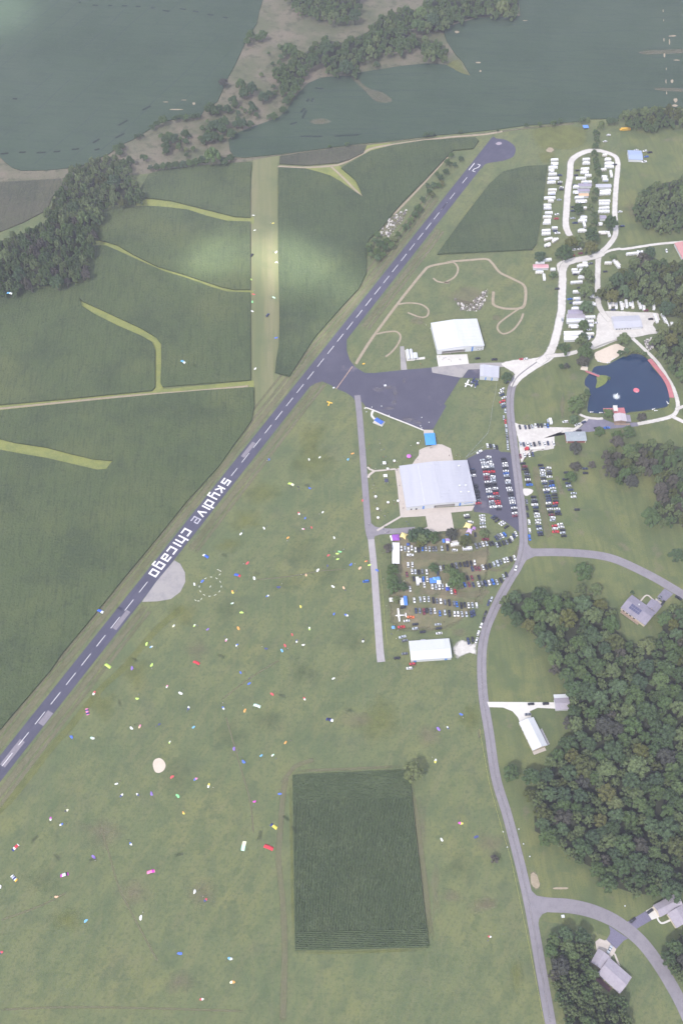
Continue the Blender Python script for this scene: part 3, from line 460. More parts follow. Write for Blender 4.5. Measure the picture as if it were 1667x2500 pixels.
def glyph(ch, name, put, wx, wy, parent, mat, hw=.5):
    mb = MB(); k = 0
    for st in GLY[ch]:
        for (a, b) in zip(st, st[1:]):
            a, b = Vector((a[0]*wx, a[1]*wy)), Vector((b[0]*wx, b[1]*wy)); d = (b-a).normalized()*hw; nr = Vector((-d.y, d.x)); k += 1
            mb.add([put(p.x, p.y, .28+.004*k) for p in (a-d-nr, b+d-nr, b+d+nr, a-d+nr)], [(0,1,2,3)])
    o = mb.obj(name, mat, parent)
    if o.data.polygons[0].normal.z < 0: o.data.flip_normals()
    return o
for ch, (x, y) in zip("skydivechicago", ((1305,235),(1228,345),(1142,440),(1052,548),(998,608),(950,698),(856,795),(708,970),(638,1082),(566,1148),(503,1240),(414,1345),(312,1455),(243,1575))):
    p = T1([(x, y)])[0]; sc = rs(*p); w = 4.6/4 if ch != 'i' else 1.0; hw = 2.3 if ch != 'i' else .5
    glyph(ch, "letter", lambda gx, gy, z, sc=sc, hw=hw: RP(sc+hw-gx, 3.3-gy, z), w, 1.5, runway, WHITEPAINT if ch != 'e' else surf("worn_marking", (.50,.48,.54), layers=[((.2,.19,.26),1.6,.46,.6,.7)]), .68 if ch != 'e' else .5)
for ch, (x, y) in zip("12", ((265,865),(350,885))):
    p = T4([(x, y)])[0]; sc = rs(*p); t0 = (W(*p)-RW0).dot(rnor)
    glyph(ch, "digit", lambda gx, gy, z, sc=sc, t0=t0, c=(0 if ch == '1' else 2.0): RP(sc-6.6+gy, t0+(1.3 if c == 0 else c*.72-.7)-gx, z), .72, 1.65, runway, WHITEPAINT, .34)
q0, q1 = W(*E([(838,1175)])[0]), W(*E([(942,1030)])[0])
mb = MB(); nn = 24
for i in range(nn):
    a, b = q0.lerp(q1, i/nn), q0.lerp(q1, (i+.62)/nn); d = Vector((-(b-a).y, (b-a).x, 0)).normalized()*.3
    mb.add([tuple(p+Vector((0,0,.30))) for p in (a-d, a+d, b+d, b-d)], [(3,2,1,0)])
o = mb.obj("hold_line", surf("hold_line_paint", (.62,.42,.30))); tag(o, "dashed orange hold line across the taxiway mouth", kind="structure")
# ------------------------------------------------------------------ buildings
WALLW = surf("white_metal_wall", (.58,.59,.62), .5, layers=[((.58,.59,.63),.25,.5,.66,.5)], obj=True)
ROOFG = surf("grey_metal_roof", (.42,.42,.475), .45, layers=[((.345,.345,.41),.06,.46,.62,.7,6,0),((.46,.46,.51),.3,.52,.66,.4,8,0)], obj=True)
ROOFW = surf("white_metal_roof", (.53,.54,.565), .45, layers=[((.44,.45,.49),.07,.46,.64,.6,6,0),((.58,.59,.61),.35,.52,.66,.4,12,0)], obj=True)
BLUEP = paint("blue_trim", (.10,.24,.60)); DARK = paint("dark_inside", (.03,.03,.035), .9); GLASS = paint("window_glass", (.03,.035,.05), .12, .6)
SHING = surf("grey_shingles", (.235,.215,.27), layers=[((.19,.175,.22),.7,.46,.6,.6),((.28,.26,.31),.15,.5,.66,.5)], obj=True); SHING2 = surf("lilac_shingles", (.33,.30,.345), layers=[((.28,.25,.30),.6,.46,.6,.6),((.37,.34,.38),.12,.5,.66,.5)], obj=True)
CREAM = paint("cream_siding", (.62,.54,.45)); BRICK = paint("red_brick", (.28,.10,.09), .8); WOOD = surf("deck_wood", (.30,.22,.17), layers=[((.22,.16,.13),.6,.46,.62,.6)], obj=True); REDDECK = surf("red_deck_paint", (.44,.155,.17), layers=[((.36,.13,.15),.4,.46,.62,.6)], obj=True)
FLOORC = paint("hangar_floor", (.30,.28,.27), .6); REDROOF = paint("red_metal_roof", (.42,.12,.12)); TEAL = surf("green_grey_roof", (.30,.33,.36), layers=[((.25,.28,.31),.3,.46,.62,.6)], obj=True)
def rect(corners, z):
    p = [W(x, y, z) for x, y in corners]; c = sum(p, Vector())/4; ax = (p[1]-p[0])+(p[2]-p[3]); an = math.atan2(ax.y, ax.x)
    ex = Vector((math.cos(an), math.sin(an), 0)); ey = Vector((-ex.y, ex.x, 0))
    w = ((p[1]-p[0]).dot(ex)+(p[2]-p[3]).dot(ex))/2; d = ((p[0]-p[3]).dot(ey)+(p[1]-p[2]).dot(ey))/2
    return Vector((c.x, c.y, 0)), an, w, d
def gable_roof(t, w, d, eave, rise, axis, mat, over=.35, off=0.0, th=.22, seam=0, name="roof", cap=True):
    mb = MB(); W2, D2 = w/2+over, d/2+over
    if axis == 'x':   # ridge runs along x
        yr = off*d; zs = eave-rise*over/(d/2)
        for y0, y1, a, b in ((-D2, yr, zs, eave+rise), (yr, D2, eave+rise, zs)): mb.hexa([(-W2,y0,a),(W2,y0,a),(W2,y1,b),(-W2,y1,b),(-W2,y0,a+th),(W2,y0,a+th),(W2,y1,b+th),(-W2,y1,b+th)])
        if seam:
            for i in range(1, int(w/seam)):
                x = -w/2+i*seam
                for y0, y1, a, b in ((-D2, yr, zs, eave+rise), (yr, D2, eave+rise, zs)): mb.hexa([(x-.06,y0,a+th),(x+.06,y0,a+th),(x+.06,y1,b+th),(x-.06,y1,b+th),(x-.06,y0,a+th+.07),(x+.06,y0,a+th+.07),(x+.06,y1,b+th+.07),(x-.06,y1,b+th+.07)])
    else:
        xr = off*w; zs = eave-rise*over/(w/2)
        for x0, x1, a, b in ((-W2, xr, zs, eave+rise), (xr, W2, eave+rise, zs)): mb.hexa([(x0,-D2,a),(x1,-D2,b),(x1,D2,b),(x0,D2,a),(x0,-D2,a+th),(x1,-D2,b+th),(x1,D2,b+th),(x0,D2,a+th)])
        if seam:
            for i in range(1, int(d/seam)):
                y = -d/2+i*seam
                for x0, x1, a, b in ((-W2, xr, zs, eave+rise), (xr, W2, eave+rise, zs)): mb.hexa([(x0,y-.06,a+th),(x1,y-.06,b+th),(x1,y+.06,b+th),(x0,y+.06,a+th),(x0,y-.06,a+th+.07),(x1,y-.06,b+th+.07),(x1,y+.06,b+th+.07),(x0,y+.06,a+th+.07)])
    r = mb.obj(name, mat, t)
    if not cap: return r
    m2 = MB()
    if axis == 'x': m2.box(-W2, W2, off*d-.25, off*d+.25, eave+rise+th-.05, eave+rise+th+.12)
    else: m2.box(off*w-.25, off*w+.25, -D2, D2, eave+rise+th-.05, eave+rise+th+.12)
    m2.obj("ridge_cap", mat, r); return r
def hall(name, label, corners, eave, rise, axis, wall, roof, cat="building", opening=None, over=.35, off=0.0, th=.22, seam=0):
    c, an, w, d = rect(corners, eave); t = thing(name, label, cat, c, an); mb = MB(); k = .25
    mb.box(-w/2, -w/2+k, -d/2, d/2, 0, eave); mb.box(w/2-k, w/2, -d/2, d/2, 0, eave); mb.box(-w/2+k, w/2-k, d/2-k, d/2, 0, eave)
    if opening:
        x0, x1, h = opening; x0 *= w; x1 *= w
        mb.box(-w/2+k, x0, -d/2, -d/2+k, 0, eave); mb.box(x1, w/2-k, -d/2, -d/2+k, 0, eave); mb.box(x0, x1, -d/2, -d/2+k, h, eave)
    else: mb.box(-w/2+k, w/2-k, -d/2, -d/2+k, 0, eave)
    for s in (-1, 1):      # gable triangles
        if axis == 'x': x = s*(w/2-.13); mb.add([(x-.12,-d/2,eave),(x-.12,d/2,eave),(x-.12,off*d,eave+rise),(x+.12,-d/2,eave),(x+.12,d/2,eave),(x+.12,off*d,eave+rise)], [(0,2,1),(3,4,5),(0,1,4,3),(1,2,5,4),(2,0,3,5)])
        else: y = s*(d/2-.13); mb.add([(-w/2,y-.12,eave),(w/2,y-.12,eave),(off*w,y-.12,eave+rise),(-w/2,y+.12,eave),(w/2,y+.12,eave),(off*w,y+.12,eave+rise)], [(0,1,2),(3,5,4),(0,3,4,1),(1,4,5,2),(2,5,3,0)])
    mb.obj("wall", wall, t)
    if opening: m = MB(); m.box(-w/2+k, w/2-k, -d/2+k, d/2-k, .1, .2); m.obj("floor", FLOORC, t)
    gable_roof(t, w, d, eave, rise, axis, roof, over, off, th, seam)
    return t, w, d
def front(t, name, x0, x1, z0, z1, y, mat, th=.06, label=None):
    m = MB(); m.box(x0, x1, y-th, y-.003, z0, z1); o = m.obj(name, mat, t); return tag(o, label)
def window(t, x, y, z0, z1, w, side=-1):
    f = MB(); f.box(x-w/2-.1, x+w/2+.1, y+side*.003, y+side*.07, z0-.1, z1+.1) if side > 0 else f.box(x-w/2-.1, x+w/2+.1, y-.07, y-.003, z0-.1, z1+.1)
    fr = f.obj("window", WALLW, t); g = MB(); g.box(x-w/2, x+w/2, min(y+side*.072, y+side*.09), max(y+side*.072, y+side*.09), z0, z1); g.obj("pane", GLASS, fr)
# big grey hangar
t, w, d = hall("hangar", "big hangar with wide lilac-grey roof and blue door stripes, beside the asphalt car park", T2([(513,828),(1368,748),(1460,1275),(572,1350)]), 5.0, 2.2, 'y', WALLW, ROOFG, "hangar", (-.10,.20,3.9), seam=3)
for x in (-.27, .26): front(t, "door_stripe", x*w, (x+.028)*w, 0, 4.6, -d/2, BLUEP)
front(t, "wall_sign", .33*w, .46*w, 3.0, 3.7, -d/2, BLUEP); front(t, "door", -.37*w, -.345*w, 0, 2.2, -d/2, GLASS); front(t, "door", -.44*w, -.42*w, 0, 2.2, -d/2, GLASS)
for x, y in ((.31,-.12),(.40,-.12),(.31,-.28),(.42,-.28),(.36,.36)): m = MB(); zz = 5.2+2.2*(1-abs(x)*2); m.box(x*w-.9, x*w+.9, y*d-.6, y*d+.6, zz, zz+.9); m.obj("roof_vent", MATS["white_metal_wall"], t)
for k in range(-2, 3): m = MB(); m.box(-.235*w-.2+k*0, -.235*w+.2, d*(k*.18)-4, d*(k*.18)+4, 6.40, 6.52) ; m.obj("skylight", ROOFW, t)
# white hangar
t, w, d = hall("hangar", "white hangar with open front and white concrete pad, alone right of the runway", T3([(600,150),(1180,92),(1250,437),(655,490)]), 6.2, 1.8, 'y', WALLW, ROOFW, "hangar", (-.40,.10,3.4), seam=4)
front(t, "door_stripe", .235*w, .272*w, 0, 6.0, -d/2, BLUEP)
m = MB(); m.box(-.41*w, .11*w, -d/2-.5, -d/2-.003, 4.7, 5.4); m.obj("door_track", ROOFW, t)
for x, z in ((.33,4.0),(.37,4.0),(.41,4.0),(.45,4.0),(.38,1.6),(.45,1.6)): window(t, x*w, -d/2, z-.4, z+.4, .9)
# small hangar
t, w, d = hall("hangar", "small hangar with pale roof and two blue door stripes behind the parked planes", T3([(1222,684),(1458,705),(1440,842),(1205,828)]), 4.6, .9, 'y', WALLW, ROOFG, "hangar", off=-.32)
for x in (-.22, .12): front(t, "door_stripe", x*w, (x+.07)*w, 0, 4.0, -d/2, BLUEP)
for x0, x1 in ((-.45,-.24),(-.13,.10),(.21,.46)): front(t, "door", x0*w, x1*w, 0, 4.0, -d/2, ROOFW)
for i in range(3): m = MB(); m.box(-.05*w+i*1.2, -.05*w+i*1.2+.8, .36*d, .44*d, 4.9, 5.8); m.obj("roof_vent", WALLW, t)
# storage building
t, w, d = hall("storage_building", "long white storage building at the end of the narrow lane", [(1000.6,1567),(1096,1559),(1101,1606),(1002,1611)], 4.2, 1.6, 'x', WALLW, ROOFW, "shed", off=-.08, seam=2.5)
for x in (-.40, .37): front(t, "door", x*w-1, x*w+1, 0, 2.6, -d/2, BLUEP)
m = MB(); m.box(-.2*w, -.08*w, d/2+.01, d/2+2, .6, 2.2); m.obj("air_unit", MATS["grey_metal_roof"], t)
# gravel yard building
t, w, d = hall("office_building", "long low building with grey metal roof in the white gravel yard", R3([(738,400),(1062,380),(1078,518),(765,528)]), 3.2, 1.3, 'x', WALLW, ROOFG, "building", seam=2)
for i in range(6): window(t, -w*.42+i*w*.1, -d/2, 1.0, 2.0, 1.4)
# bath house
t, w, d = hall("bath_house", "low building with green-grey flat-looking roof and red front below the gravel lot", R5([(1180,1055),(1410,1050),(1420,1152),(1185,1156)]), 3.0, .8, 'x', BRICK, TEAL, "building", over=.5)
for x in (-.47, .47): front(t, "porch_post", x*w-.4, x*w+.4, 0, 2.8, -d/2-.3, CREAM)
for x, y in ((-.3,.2),(.15,.1)): m = MB(); m.box(x*w-.5, x*w+.5, y*d-.5, y*d+.5, 3.3, 4.3); m.obj("roof_vent", ROOFG, t)
# pond clubhouse with porch roof and red deck
t, w, d = hall("clubhouse", "pondside clubhouse with pale square roof and dark side porch", R4([(578,62),(745,62),(752,162),(582,162)]), 3.4, 1.2, 'y', WOOD, surf("pale_shingles", (.46,.42,.45), layers=[((.40,.36,.40),.5,.46,.62,.6)], obj=True), "building")
m = MB(); m.hexa([(w/2+.1,-d/2,2.4),(w/2+4.5,-d/2,2.1),(w/2+4.5,d/2,2.1),(w/2+.1,d/2,2.4),(w/2+.1,-d/2,2.6),(w/2+4.5,-d/2,2.3),(w/2+4.5,d/2,2.3),(w/2+.1,d/2,2.6)]); m.obj("porch_roof", SHING, t)
for y in (-.45, .45): m = MB(); m.tube((w/2+4.2, y*d, 0), (w/2+4.2, y*d, 2.1), .12); m.obj("porch_post", WOOD, t)
m = MB(); m.box(-w/2, w/2+3.5, -d/2-2, -d/2-.4, .25, .5); m.obj("front_step", WOOD, t)
c, an, w, d = rect(R3([(760,1465),(882,1462),(896,1540),(752,1545)]), .6); dk = thing("deck", "red painted deck in front of the clubhouse over the pond", "deck", c, an)
for i in range(12): m = MB(); m.box(-w/2+i*w/12+.02, -w/2+(i+1)*w/12-.02, -d/2, d/2, .45, .6); m.obj("deck_panel", REDDECK, dk)
c, an, w, d = rect(R3([(637,1468),(752,1466),(752,1530),(640,1530)]), .6); dk = thing("deck", "smaller red deck left of the clubhouse, half under a tree", "deck", c, an)
for i in range(8): m = MB(); m.box(-w/2+i*w/8+.02, -w/2+(i+1)*w/8-.02, -d/2, d/2, .45, .6); m.obj("deck_panel", REDDECK, dk)
c, an, w, d = rect(R3([(750,1440),(808,1440),(800,1500),(755,1500)]), 2.6); st = thing("diving_tower", "white framed tower with slide at the clubhouse deck's edge", "tower", c, an)
for x in (-1, 1):
    for y in (-1, 1): m = MB(); m.tube((x*w*.42, y*d*.42, 0), (x*w*.42, y*d*.42, 2.9), .12); m.obj("post", WALLW, st)
m = MB(); m.box(-w/2, w/2, -d/2, d/2, 2.4, 2.55); m.obj("platform", PALECONC, st); m = MB(); m.box(-w/2, w/2, d/2-.12, d/2, 2.56, 3.4); m.obj("railing", WALLW, st)
# blue shed and red roof house
t, w, d = hall("shed", "blue-grey metal roofed shed beyond the camper loop", C([(1222,960),(1308,958),(1303,1018),(1218,1010)]), 3.4, 1.0, 'x', WALLW, surf("blue_grey_roof", (.30,.36,.52), layers=[((.26,.32,.47),.1,.46,.62,.6,6,90)], obj=True), "shed", seam=1.5)
for x in (-.3, .1): front(t, "door", x*w-1.2, x*w+1.2, 0, 2.6, -d/2, WALLW)
hall("mobile_home", "long building with pink-red roof cut by the right edge of the photo", F([(1525,242),(1605,232),(1640,340),(1560,350)]), 3, .8, 'y', WALLW, surf("pinkish_roof", (.46,.24,.24), obj=True), "building", seam=2)
# houses
def chimney(t, x, y, z, h=1.4): m = MB(); m.box(x-.5, x+.5, y-.4, y+.4, z, z+h); m.obj("chimney", WALLW, t)
t, w, d = hall("house", "grey-roofed house with solar panels and wood deck at the edge of the wood", H1([(535,460),(1010,800),(790,1050),(300,700)]), 3.6, 2.6, 'x', CREAM, SHING, "house", over=.5)
PANEL = paint("solar_panel", (.07,.075,.15), .3)
for i in range(5):
    for j in range(2):
        y0, y1 = -d*(.30-.15*j), -d*(.17-.15*j); z = lambda y: 3.6+2.6*(1+2*y/d)+.26
        m = MB(); x0 = -w*.30+i*w*.085; x1 = x0+w*.078; m.hexa([(x0,y0,z(y0)),(x1,y0,z(y0)),(x1,y1,z(y1)),(x0,y1,z(y1)),(x0,y0,z(y0)+.08),(x1,y0,z(y0)+.08),(x1,y1,z(y1)+.08),(x0,y1,z(y1)+.08)]); m.obj("solar_panel", PANEL, t)
for x in (-.38, -.24, -.10, .06): window(t, x*w, -d/2, 1.0, 2.4, 1.6)
m = MB(); m.box(-.45*w, .30*w, -d/2-2.4, -d/2-.1, .9, 1.1); dkk = m.obj("deck", WOOD, t)
for i in range(9): m = MB(); m.tube((-.45*w+.1+i*.093*w, -d/2-2.35, 1.1), (-.45*w+.1+i*.093*w, -d/2-2.35, 2.0), .05); m.obj("railing_post", WALLW, dkk)
chimney(t, -.1*w, .2*d, 5.0, 1.3)
# garage wing of the grey house
g1, an1, w1, d1 = rect(H1([(930,540),(1130,670),(1010,800),(810,660)]), 3.4)
wg = link("garage_wing", None, t); wg.location = Matrix.Rotation(-t.rotation_euler.z, 3, 'Z') @ (g1-Vector(t.location)); wg.rotation_euler = (0, 0, an1-t.rotation_euler.z)
m = MB(); m.box(-w1/2, w1/2, -d1/2, d1/2, 0, 3.3); m.obj("wing_wall", CREAM, wg); gable_roof(wg, w1, d1, 3.4, 2.0, 'y', SHING, name="wing_roof", cap=False)
t, w, d = hall("house", "long house with bright white roof at the end of a white drive", L([(612,662),(704,845),(605,855),(527,692)]), 3.2, 1.9, 'x', CREAM, ROOFW, "house", over=.5, off=.08, seam=1.2)
m = MB(); m.box(-.1*w, .48*w, d/2+.02, d/2+3.2, .4, .6); dkk = m.obj("deck", surf("grey_deck", (.28,.27,.30), obj=True), t)
for i in range(7): m = MB(); m.tube((-.1*w+.1+i*.095*w, d/2+3.1, .6), (-.1*w+.1+i*.095*w, d/2+3.1, 1.6), .05); m.obj("railing_post", WALLW, dkk)
m = MB(); m.box(w/2+.3, w/2+2.8, -d/2, d*.4, .1, .35); m.obj("patio", CONCRETE, t)
for x in (-.36, -.2, .12): window(t, x*w, -d/2, .9, 2.2, 1.8)
t, w, d = hall("garage", "grey-roofed garage with white front strip at the wood's edge", L([(752,540),(840,535),(842,605),(755,608)]), 3.0, 1.4, 'x', WALLW, SHING2, "garage", over=.4)
m = MB(); m.box(-w/2, w/2+.4, d/2+.5, d/2+3.6, 2.3, 2.5); m.obj("lean_roof", ROOFW, t); front(t, "door", -.3*w, .3*w, 0, 2.4, -d/2, ROOFW)
for x in (-.45, .45): m = MB(); m.tube((x*w, d/2+3.3, 0), (x*w, d/2+3.3, 2.3), .1); m.obj("porch_post", WALLW, t)
t, w, d = hall("house", "lilac-roofed house with dark red patio at the bottom right", H2([(520,945),(830,1235),(650,1420),(350,1165)]), 3.4, 2.2, 'x', CREAM, SHING2, "house", over=.5)
m = MB(); m.box(-.48*w, .2*w, -d/2-3.5, -d/2-.6, .1, .3); m.obj("patio", surf("dark_red_paving", (.11,.055,.065), layers=[((.08,.04,.05),1.0,.46,.62,.6)]), t)
g1, an1, w1, d1 = rect(H2([(370,830),(520,930),(390,1100),(240,985)]), 3.4)
wg = link("garage_wing", None, t); wg.location = Matrix.Rotation(-t.rotation_euler.z, 3, 'Z') @ (g1-Vector(t.location)); wg.rotation_euler = (0, 0, an1-t.rotation_euler.z)
m = MB(); m.box(-w1/2, w1/2, -d1/2, d1/2, 0, 3.3); m.obj("wing_wall", CREAM, wg); gable_roof(wg, w1, d1, 3.4, 1.7, 'y', SHING2, name="wing_roof", cap=False)
for x in (-.3, -.1, .15, .35): window(t, x*w, -d/2, .9, 2.2, 1.6)
t, w, d = hall("house", "lilac-roofed house with white step path cut by the right edge", H2([(1150,190),(1455,30),(1560,170),(1245,340)]), 3.4, 2.0, 'x', CREAM, SHING2, "house", over=.5)
g1, an1, w1, d1 = rect(H2([(1340,310),(1570,180),(1690,380),(1490,495)]), 3.4)
wg = link("house_wing", None, t); wg.location = Matrix.Rotation(-t.rotation_euler.z, 3, 'Z') @ (g1-Vector(t.location)); wg.rotation_euler = (0, 0, an1-t.rotation_euler.z)
m = MB(); m.box(-w1/2, w1/2, -d1/2, d1/2, 0, 3.3); m.obj("wing_wall", CREAM, wg); gable_roof(wg, w1, d1, 3.4, 1.9, 'y', SHING2, name="wing_roof", cap=False); front(t, "door", -.45*w, -.2*w, 0, 2.3, -d/2, ROOFW)
# fuel station by the apron
c, an, w, d = rect(T3([(264,478),(352,472),(362,600),(280,605)]), 2.6); t = thing("fuel_tank", "pair of long white fuel tanks on a slab beside the apron", "tank", c, an)
m = MB(); m.box(-w/2-.5, w/2+.5, -d/2-.5, d/2+.5, .12, .5); m.obj("slab", PALECONC, t)
for x in (-.25, .25): m = MB(); m.lathe([(.3,0),(w*.2,.5),(w*.23,1.2),(w*.23,d-1.2),(w*.2,d-.5),(.3,d)], 14); o = m.obj("tank", ROOFW, t, True); o.rotation_euler = (math.pi/2, 0, 0); o.location = (x*w, d/2, 2.0)
c, an, w, d = rect(T3([(355,530),(408,528),(410,590),(365,595)]), 2.4); t = thing("pump_hut", "small white pump hut beside the fuel tanks", "hut", c, an); m = MB(); m.box(-w/2, w/2, -d/2, d/2, .1, 2.3); m.obj("wall", WALLW, t); gable_roof(t, w, d, 2.3, .4, 'y', ROOFW); front(t, "door", -.5, .5, 0.12, 2, -d/2, GLASS)
sheet("fuel_pad", T3([(190,448),(240,445),(280,745),(200,748)]), .13, PADGREY); sheet("fuel_pad", T3([(270,610),(505,580),(508,610),(275,632)]), .13, PALECONC)
# ------------------------------------------------------------------ canopies and tents
CLOTH = {}
def cloth(c): return paint("cloth_%02d%02d%02d" % tuple(int(x*99) for x in c), c, .8)
def canopy_tent(name, label, corners, h, col, rise=.9, group=None, peaks=1):
    c, an, w, d = rect(corners, h); t = thing(name, label, "tent" if name != "shade_canopy" else "canopy", c, an, group); m = MB()
    for k in range(peaks):
        y0, y1 = -d/2+k*d/peaks, -d/2+(k+1)*d/peaks; yc = (y0+y1)/2
        vs = [(-w/2,y0,h),(w/2,y0,h),(w/2,y1,h),(-w/2,y1,h),(0,yc,h+rise),(-w/2,y0,h-.35),(w/2,y0,h-.35),(w/2,y1,h-.35),(-w/2,y1,h-.35)]
        m.add(vs, [(0,1,4),(1,2,4),(2,3,4),(3,0,4),(0,5,6,1),(1,6,7,2),(2,7,8,3),(3,8,5,0)])
    m.obj("canopy", cloth(col), t)
    for x in (-1, 1):
        for y in (-1, 1): p = MB(); p.tube((x*(w/2-.1), y*(d/2-.1), 0), (x*(w/2-.1), y*(d/2-.1), h), .06); p.obj("pole", WALLW, t)
    return t
BL, WH, PU, YE = (.07,.20,.62), (.78,.78,.80), (.27,.08,.42), (.78,.66,.28)
canopy_tent("shade_canopy", "bright blue fabric canopy between the apron and the tan terrace", T2([(815,405),(945,400),(965,548),(828,555)]), 3.6, (.06,.27,.66), 1.0)
pv = thing("stone_platform", "pale square platform under the blue roofed pavilion", "platform", W(*T2([(235,268)])[0]), R(-28)); m = MB(); m.box(-4.6, 4.6, -3, 3, 0, .5); m.obj("slab", PALECONC, pv)
canopy_tent("pavilion", "small blue hip-roofed pavilion beside the white apron path", T2([(208,200),(300,258),(262,290),(172,238)]), 3.2, (.045,.13,.50), 1.0)
big = canopy_tent("marquee", "long white marquee tent beside the narrow lane", Z2([(315,390),(385,390),(400,660),(285,655)]), 3.2, WH, 1.2, peaks=4)
canopy_tent("tent", "purple event tent above the white marquee", Z2([(300,288),(385,285),(395,360),(300,365)]), 3.0, PU, 1.2)
canopy_tent("tent", "white awning tent on the left of the purple event tent", Z2([(272,300),(298,295),(300,365),(285,368)]), 2.6, WH, .4)
def star_tent(label, x, y, r, col):
    t = thing("star_tent", label, "tent", W(x, y), R(20)); m = MB(); n = 8; vs = [(0,0,3.6)]
    for i in range(n): a = 2*math.pi*i/n; rr = r if i % 2 == 0 else r*.55; vs.append((rr*math.cos(a), rr*math.sin(a), .5 if i % 2 == 0 else 1.9))
    m.add(vs, [(0, 1+i, 1+(i+1) % n) for i in range(n)]); m.obj("canopy", cloth(col), t); p = MB(); p.tube((0,0,0), (0,0,3.55), .08); p.obj("pole", WALLW, t)
star_tent("yellow star-shaped shade tent beside the purple tent", *Z2([(443,310)])[0], 4.0, YE)
star_tent("yellow star-shaped shade tent next to the parked cars by the forecourt", *Z3([(440,250)])[0], 4.2, YE)
star_tent("purple and white patterned shade tent below a yellow star tent", *Z3([(470,340)])[0], 3.4, (.52,.40,.62)); star_tent("small purple star tent right of the yellow star tent", *Z3([(545,295)])[0], 2.2, (.40,.22,.50))
canopy_tent("tent", "large blue tent among the grass-lot cars", Z2([(775,842),(862,838),(862,905),(778,908)]), 2.6, BL, .7); canopy_tent("tent", "pale blue peaked tent joined to the large blue one", Z2([(815,830),(862,828),(864,870),(818,872)]), 3.0, (.16,.36,.72), .9)
canopy_tent("tent", "blue square tent behind the white tent of the grass lot", Z2([(866,826),(908,824),(912,868),(868,870)]), 2.8, (.12,.30,.70), .9); canopy_tent("tent", "white square tent in front of the blue grass-lot tents", Z2([(868,872),(922,870),(924,918),(870,920)]), 2.7, WH, .9)
canopy_tent("tent", "white and blue square tent below the big parking-lot tree", Z2([(985,915),(1028,913),(1028,953),(983,955)]), 2.6, WH, .7); canopy_tent("tent", "dark blue square tent just below a white one by the parking-lot tree", Z2([(982,958),(1028,956),(1026,1000),(982,1002)]), 2.6, (.05,.08,.40), .7)
canopy_tent("tent", "large blue flat tent above the small white plane", Z2([(445,1072),(485,1070),(497,1188),(450,1190)]), 2.5, BL, .5); canopy_tent("tent", "white upper tent on the left of the large blue one", Z2([(398,1095),(440,1093),(443,1138),(402,1140)]), 2.7, WH, .8); canopy_tent("tent", "white lower tent on the left of the large blue one", Z2([(402,1143),(445,1141),(450,1185),(405,1188)]), 2.7, WH, .8)
canopy_tent("tent", "white square tent alone beside the lane", Z2([(262,1095),(308,1093),(310,1140),(264,1143)]), 2.7, WH, .8); canopy_tent("tent", "small blue tent beside the red pickup", Z2([(292,1455),(332,1453),(333,1488),(294,1490)]), 2.5, (.14,.34,.72), .7)
canopy_tent("tent", "white square tent in the lawn left of the hangar, upper one", T2([(283,765),(323,763),(325,797),(285,799)]), 2.7, WH, .8); canopy_tent("tent", "white square tent in the lawn left of the hangar, lower one", T2([(292,928),(340,926),(342,960),(294,962)]), 2.7, WH, .8)
canopy_tent("tent", "dark round-topped tent below the white lawn tent", T2([(305,985),(350,983),(350,1025),(306,1027)]), 2.6, (.06,.06,.11), .8); canopy_tent("tent", "blue tent beside the coloured row tents", Z2([(938,345),(970,343),(972,388),(940,390)]), 2.6, BL, .7); canopy_tent("tent", "purple striped tent in the shade of the tree row", Z2([(975,335),(1050,332),(1050,368),(980,372)]), 2.6, (.36,.26,.50), .8); canopy_tent("tent", "small white tent under the purple striped tent", Z2([(985,372),(1030,370),(1030,395),(988,397)]), 2.2, WH, .6); canopy_tent("tent", "blue tarp tent below the purple shade tents", Z3([(395,385),(450,382),(455,425),(400,428)]), 2.2, (.08,.22,.60), .5); canopy_tent("tent", "dark blue small tent under the tree row", Z2([(482,395),(520,392),(520,425),(484,428)]), 2.2, (.05,.09,.30), .7)
canopy_tent("tent", "blue canopy at the top of the camper tree row", C([(930,795),(965,793),(965,812),(932,814)]), 2.6, (.12,.25,.60), .5)
umb = thing("balloon_arch", "pink and purple patterned round tent beside the terrace", "tent", W(*T2([(615,715)])[0])); m = MB()
for k in range(8):
    a0, a1 = 2*math.pi*k/8, 2*math.pi*(k+1)/8
    m = MB(); m.add([(0,0,3.2),(2.1*math.cos(a0),2.1*math.sin(a0),2.2),(2.1*math.cos(a1),2.1*math.sin(a1),2.2),(2.1*math.cos(a0),2.1*math.sin(a0),1.9),(2.1*math.cos(a1),2.1*math.sin(a1),1.9)], [(0,1,2),(1,3,4,2)]); m.obj("canopy_panel", cloth((.62,.10,.45) if k % 2 else (.42,.22,.62)), umb)
m = MB(); m.tube((0,0,0),(0,0,3.1),.07); m.obj("pole", WALLW, umb)
# ------------------------------------------------------------------ vehicles
PC = {'w':("white",(.66,.66,.68)),'s':("silver",(.40,.43,.48)),'g':("grey",(.15,.16,.19)),'k':("black",(.018,.018,.024)),'n':("navy",(.035,.05,.115)),'b':("bright blue",(.03,.13,.48)),'r':("red",(.46,.035,.045)),'d':("dark red",(.17,.03,.05)),'o':("orange",(.62,.16,.05))}
TYRE = paint("tyre_rubber", (.02,.02,.02), .9)
def carpaint(k): return surf("car_paint_"+PC[k][0].replace(" ", "_"), PC[k][1], .3, spec=.5, obj=True)
DIMS = {'sedan':(4.8,1.84,.92,1.45,-.75,.95,-1.55,1.75),'suv':(4.75,1.92,1.02,1.72,-.55,1.75,-1.2,2.25),'van':(5.1,1.98,1.05,1.9,-1.2,2.1,-1.85,2.45),'pickup':(5.7,1.98,1.05,1.85,-.75,.55,-1.35,.95)}
